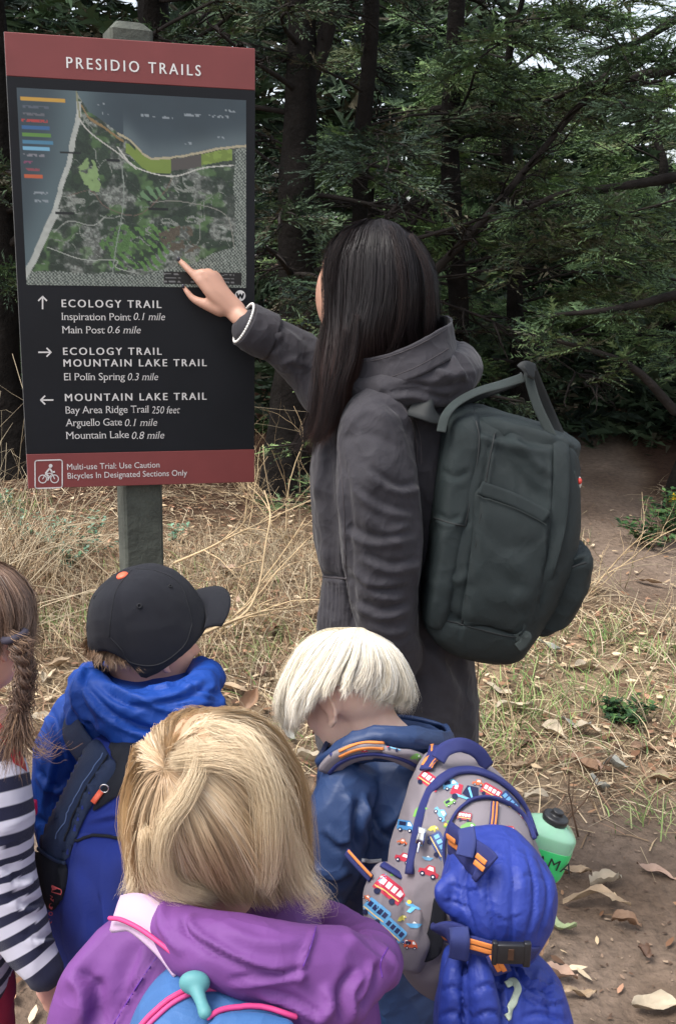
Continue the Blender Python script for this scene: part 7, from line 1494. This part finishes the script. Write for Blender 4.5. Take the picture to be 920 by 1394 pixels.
# cuff opening edge
me = striped([(-60, 985, 1.28, 60), (-62, 1030, 1.28, 74), (-64, 1120, 1.28, 76), (-64, 1240, 1.28, 76), (-66, 1330, 1.28, 80)], None, 'shirt', m=60, n=40); me = wrinkle(me, .003, 12, (1, 1, .8), 93); child('shirt', me, mst, t)
me = striped([(-110, 1030, 1.29, 40), (-132, 1100, 1.3, 40), (-138, 1180, 1.3, 36), (-130, 1300, 1.28, 26)], None, 'sleeve', m=40, n=24); child('sleeve', me, mst, t)
child('neckband', mesh('neckband', tube([A(-95, 985, 1.30), A(-60, 1000, 1.215), A(-20, 990, 1.235), A(-10, 972, 1.28), A(-50, 962, 1.34), A(-95, 985, 1.30)], .008, 8, m=40)), mat('plum_cloth', srgb(96, 50, 96), .8), t)
trousers(t, hip, feet, cloth('red_trousers', (170, 40, 70)), .7, .09, .05, .042, w=.07); shoes(t, feet, R(60), mat('kid_shoe_dark'), .66)
brn = [srgb(112, 88, 72), srgb(92, 70, 58), srgb(134, 108, 90), srgb(78, 60, 50)]
GH = [HG([(-40, 765, 1.27), (-5, 775, 1.225), (20, 815, 1.20), (24, 850, 1.195), (18, 868, 1.19)]), HG([(-38, 764, 1.28), (5, 772, 1.25), (36, 805, 1.24), (40, 840, 1.23), (30, 868, 1.205)]), HG([(-38, 763, 1.30), (8, 768, 1.30), (42, 805, 1.29), (46, 860, 1.28), (38, 900, 1.26)]), HG([(-45, 763, 1.33), (-10, 770, 1.37), (15, 810, 1.385), (20, 870, 1.38), (10, 930, 1.36)]), HG([(-60, 764, 1.33), (-75, 775, 1.37), (-85, 820, 1.385), (-85, 880, 1.38), (-80, 940, 1.36)]), HG([(-62, 764, 1.30), (-110, 780, 1.30), (-135, 830, 1.30), (-138, 890, 1.29), (-128, 940, 1.28)]), HG([(-58, 765, 1.27), (-90, 785, 1.22), (-105, 835, 1.20), (-100, 890, 1.20), (-90, 935, 1.21)]), HG([(-50, 766, 1.265), (-55, 785, 1.20), (-52, 830, 1.18), (-45, 880, 1.185), (-30, 930, 1.20)]), HG([(-44, 766, 1.265), (-28, 782, 1.205), (-15, 825, 1.185), (-6, 862, 1.185), (2, 885, 1.19)])]
hb = child('hair', shell('hair', GH, .007, None, t, 70, 24, True), mat('brown_hair_base'), t); me, _, _ = strands('hair_strands', GH, 8000, .0003, brn, None, seg=10, seed=17, closed=True, inset=.008, frizz=.003, clump=.005, tmin=.85, lift=.010, nclump=160); child('hair_strands', me, hmat('brown_hair'), hb)
child('hair_tie', mesh('hair_tie', tube([A(20, 866, 1.19) + .013 * np.array([math.cos(a), math.sin(a), .3 * math.cos(a)]) for a in np.linspace(0, 6.283, 16)], .005, 8)), mat('dark_elastic', srgb(50, 46, 60), .8), hb)
bp = cat(np.array([A(*q) for q in ((22, 870, 1.185), (32, 895, 1.18), (36, 925, 1.18), (30, 950, 1.18), (27, 968, 1.18))]), 60); _t, U_, W_ = frames(bp); mb = MB(); C = []; r_ = np.random.default_rng(4)
for s3 in range(3):
    ph = s3 * 2.094; w0 = np.linspace(0, 1, 60) * 16 + ph; ctr = bp + U_ * (np.sin(w0) * .0062)[:, None] + W_ * (np.sin(2 * w0) * .004)[:, None]; mb.add(tube(ctr, .0052, 8, caps=False)); C += [np.array(srgb(80, 60, 50))] * (60 * 8)
    for i in range(50):
        a = r_.uniform(0, 6.28); q = ctr + (U_ * math.cos(a) + W_ * math.sin(a)) * .0055 + np.cumsum(r_.normal(0, .0005, (60, 3)), 0); mb.add(tube(q, .0005, 3, caps=False)); C += [np.array(brn[int(r_.integers(0, 4))])] * 180
me = mb.mesh('braid'); setcol(me, np.array(C)); child('braid', me, hmat('brown_hair'), hb)
def lockc(pts, n, rad, cols, parent, seed, spread, name='hair_lock', grow=1.5):
    r_ = np.random.default_rng(seed); mb = MB(); p = cat(np.array([A(*q) for q in pts]), 16); C = []
    for i in range(n):
        o = r_.normal(0, 1, 3) * spread; w_ = np.linspace(.35, 1, 16) ** grow; q = p + o * w_[:, None] * 1.6 + np.cumsum(r_.normal(0, .0009, (16, 3)), 0); mb.add(tube(q, np.linspace(rad, rad * .3, 16), 3, caps=False)); C += [np.array(cols[int(r_.integers(0, len(cols)))])] * 48
    me = mb.mesh(name); setcol(me, np.array(C)); return child(name, me, hmat('brown_hair'), parent)
lb = brn + [srgb(160, 128, 100)]
lockc([(27, 962, 1.18), (24, 985, 1.178), (20, 1005, 1.176), (18, 1026, 1.175)], 420, .0005, lb, hb, 9, .010); lockc([(28, 965, 1.178), (34, 990, 1.176), (44, 1012, 1.174), (62, 1022, 1.172), (74, 1010, 1.172)], 60, .0004, lb[2:], hb, 10, .006); lockc([(10, 860, 1.185), (24, 872, 1.178), (38, 878, 1.176), (34, 890, 1.18)], 60, .0005, lb, hb, 11, .004)
# her red pack: strap and buckle show at the edge of the picture
RP = thing('backpack', A(-60, 1150, 1.40), 'red backpack whose strap and buckle show behind the striped sleeve', 'backpack'); mrd = mat('red_webbing', srgb(206, 40, 56), .6, weave=(500, .5)); mrb = mat('raspberry_buckle', srgb(196, 30, 84), .4)
me = remesh('main_compartment', [ring2([(-110, 1020, -10, 1020, 1.43, .03), (-125, 1050, 5, 1050, 1.43, .06), (-130, 1150, 12, 1150, 1.43, .07), (-125, 1260, 8, 1260, 1.43, .06)], expo=3)], .006, 5); child('main_compartment', me, mrd, RP)
sstrap('shoulder_strap', [(-30, 985, 1.22), (-5, 990, 1.20), (10, 1004, 1.205), (24, 1030, 1.22), (33, 1065, 1.24), (36, 1100, 1.27)], .014, mrd, RP, [(.2, -.6, .8), (.3, -.7, .7), (.5, -.8, .4), (.6, -.8, .1), (.5, -.85, 0), (.4, -.9, 0)], .003)
child('buckle', apply_mod(mesh('buckle', box(A(41, 1099, 1.26), (.020, .010, .022)), False), 'BEVEL', width=.003, segments=2), mrb, RP)

# loose locks and flyaways on the dark hair
dk = [srgb(32, 26, 27), srgb(40, 31, 30), srgb(26, 20, 21), srgb(46, 34, 32)]; dhb = [c for c in WO.children if c.name.split('.')[0] == 'hair'][0]
for i_, (pts, n_, sp) in enumerate((([(446, 430, 2.19), (436, 480, 2.15), (430, 530, 2.12), (424, 570, 2.12), (408, 604, 2.12), (402, 612, 2.12)], 110, .006), ([(452, 470, 2.13), (446, 520, 2.10), (440, 560, 2.09), (432, 590, 2.09), (424, 618, 2.10)], 100, .007), ([(470, 450, 2.11), (464, 500, 2.09), (452, 540, 2.08), (446, 575, 2.08), (432, 600, 2.09)], 90, .007), ([(486, 430, 2.11), (480, 480, 2.09), (466, 520, 2.08), (462, 552, 2.09), (448, 580, 2.10)], 70, .006), ([(500, 302, 2.26), (470, 320, 2.20), (452, 360, 2.175), (448, 410, 2.17), (446, 450, 2.165)], 60, .006), ([(560, 320, 2.2), (582, 360, 2.165), (588, 410, 2.16), (584, 455, 2.17), (576, 485, 2.19)], 70, .006), ([(530, 310, 2.19), (545, 360, 2.135), (548, 420, 2.125), (536, 470, 2.14), (520, 500, 2.15)], 70, .006))):
    lock(pts, n_, .00035, dk, dhb, 60 + i_, sp, m_='dark_hair')
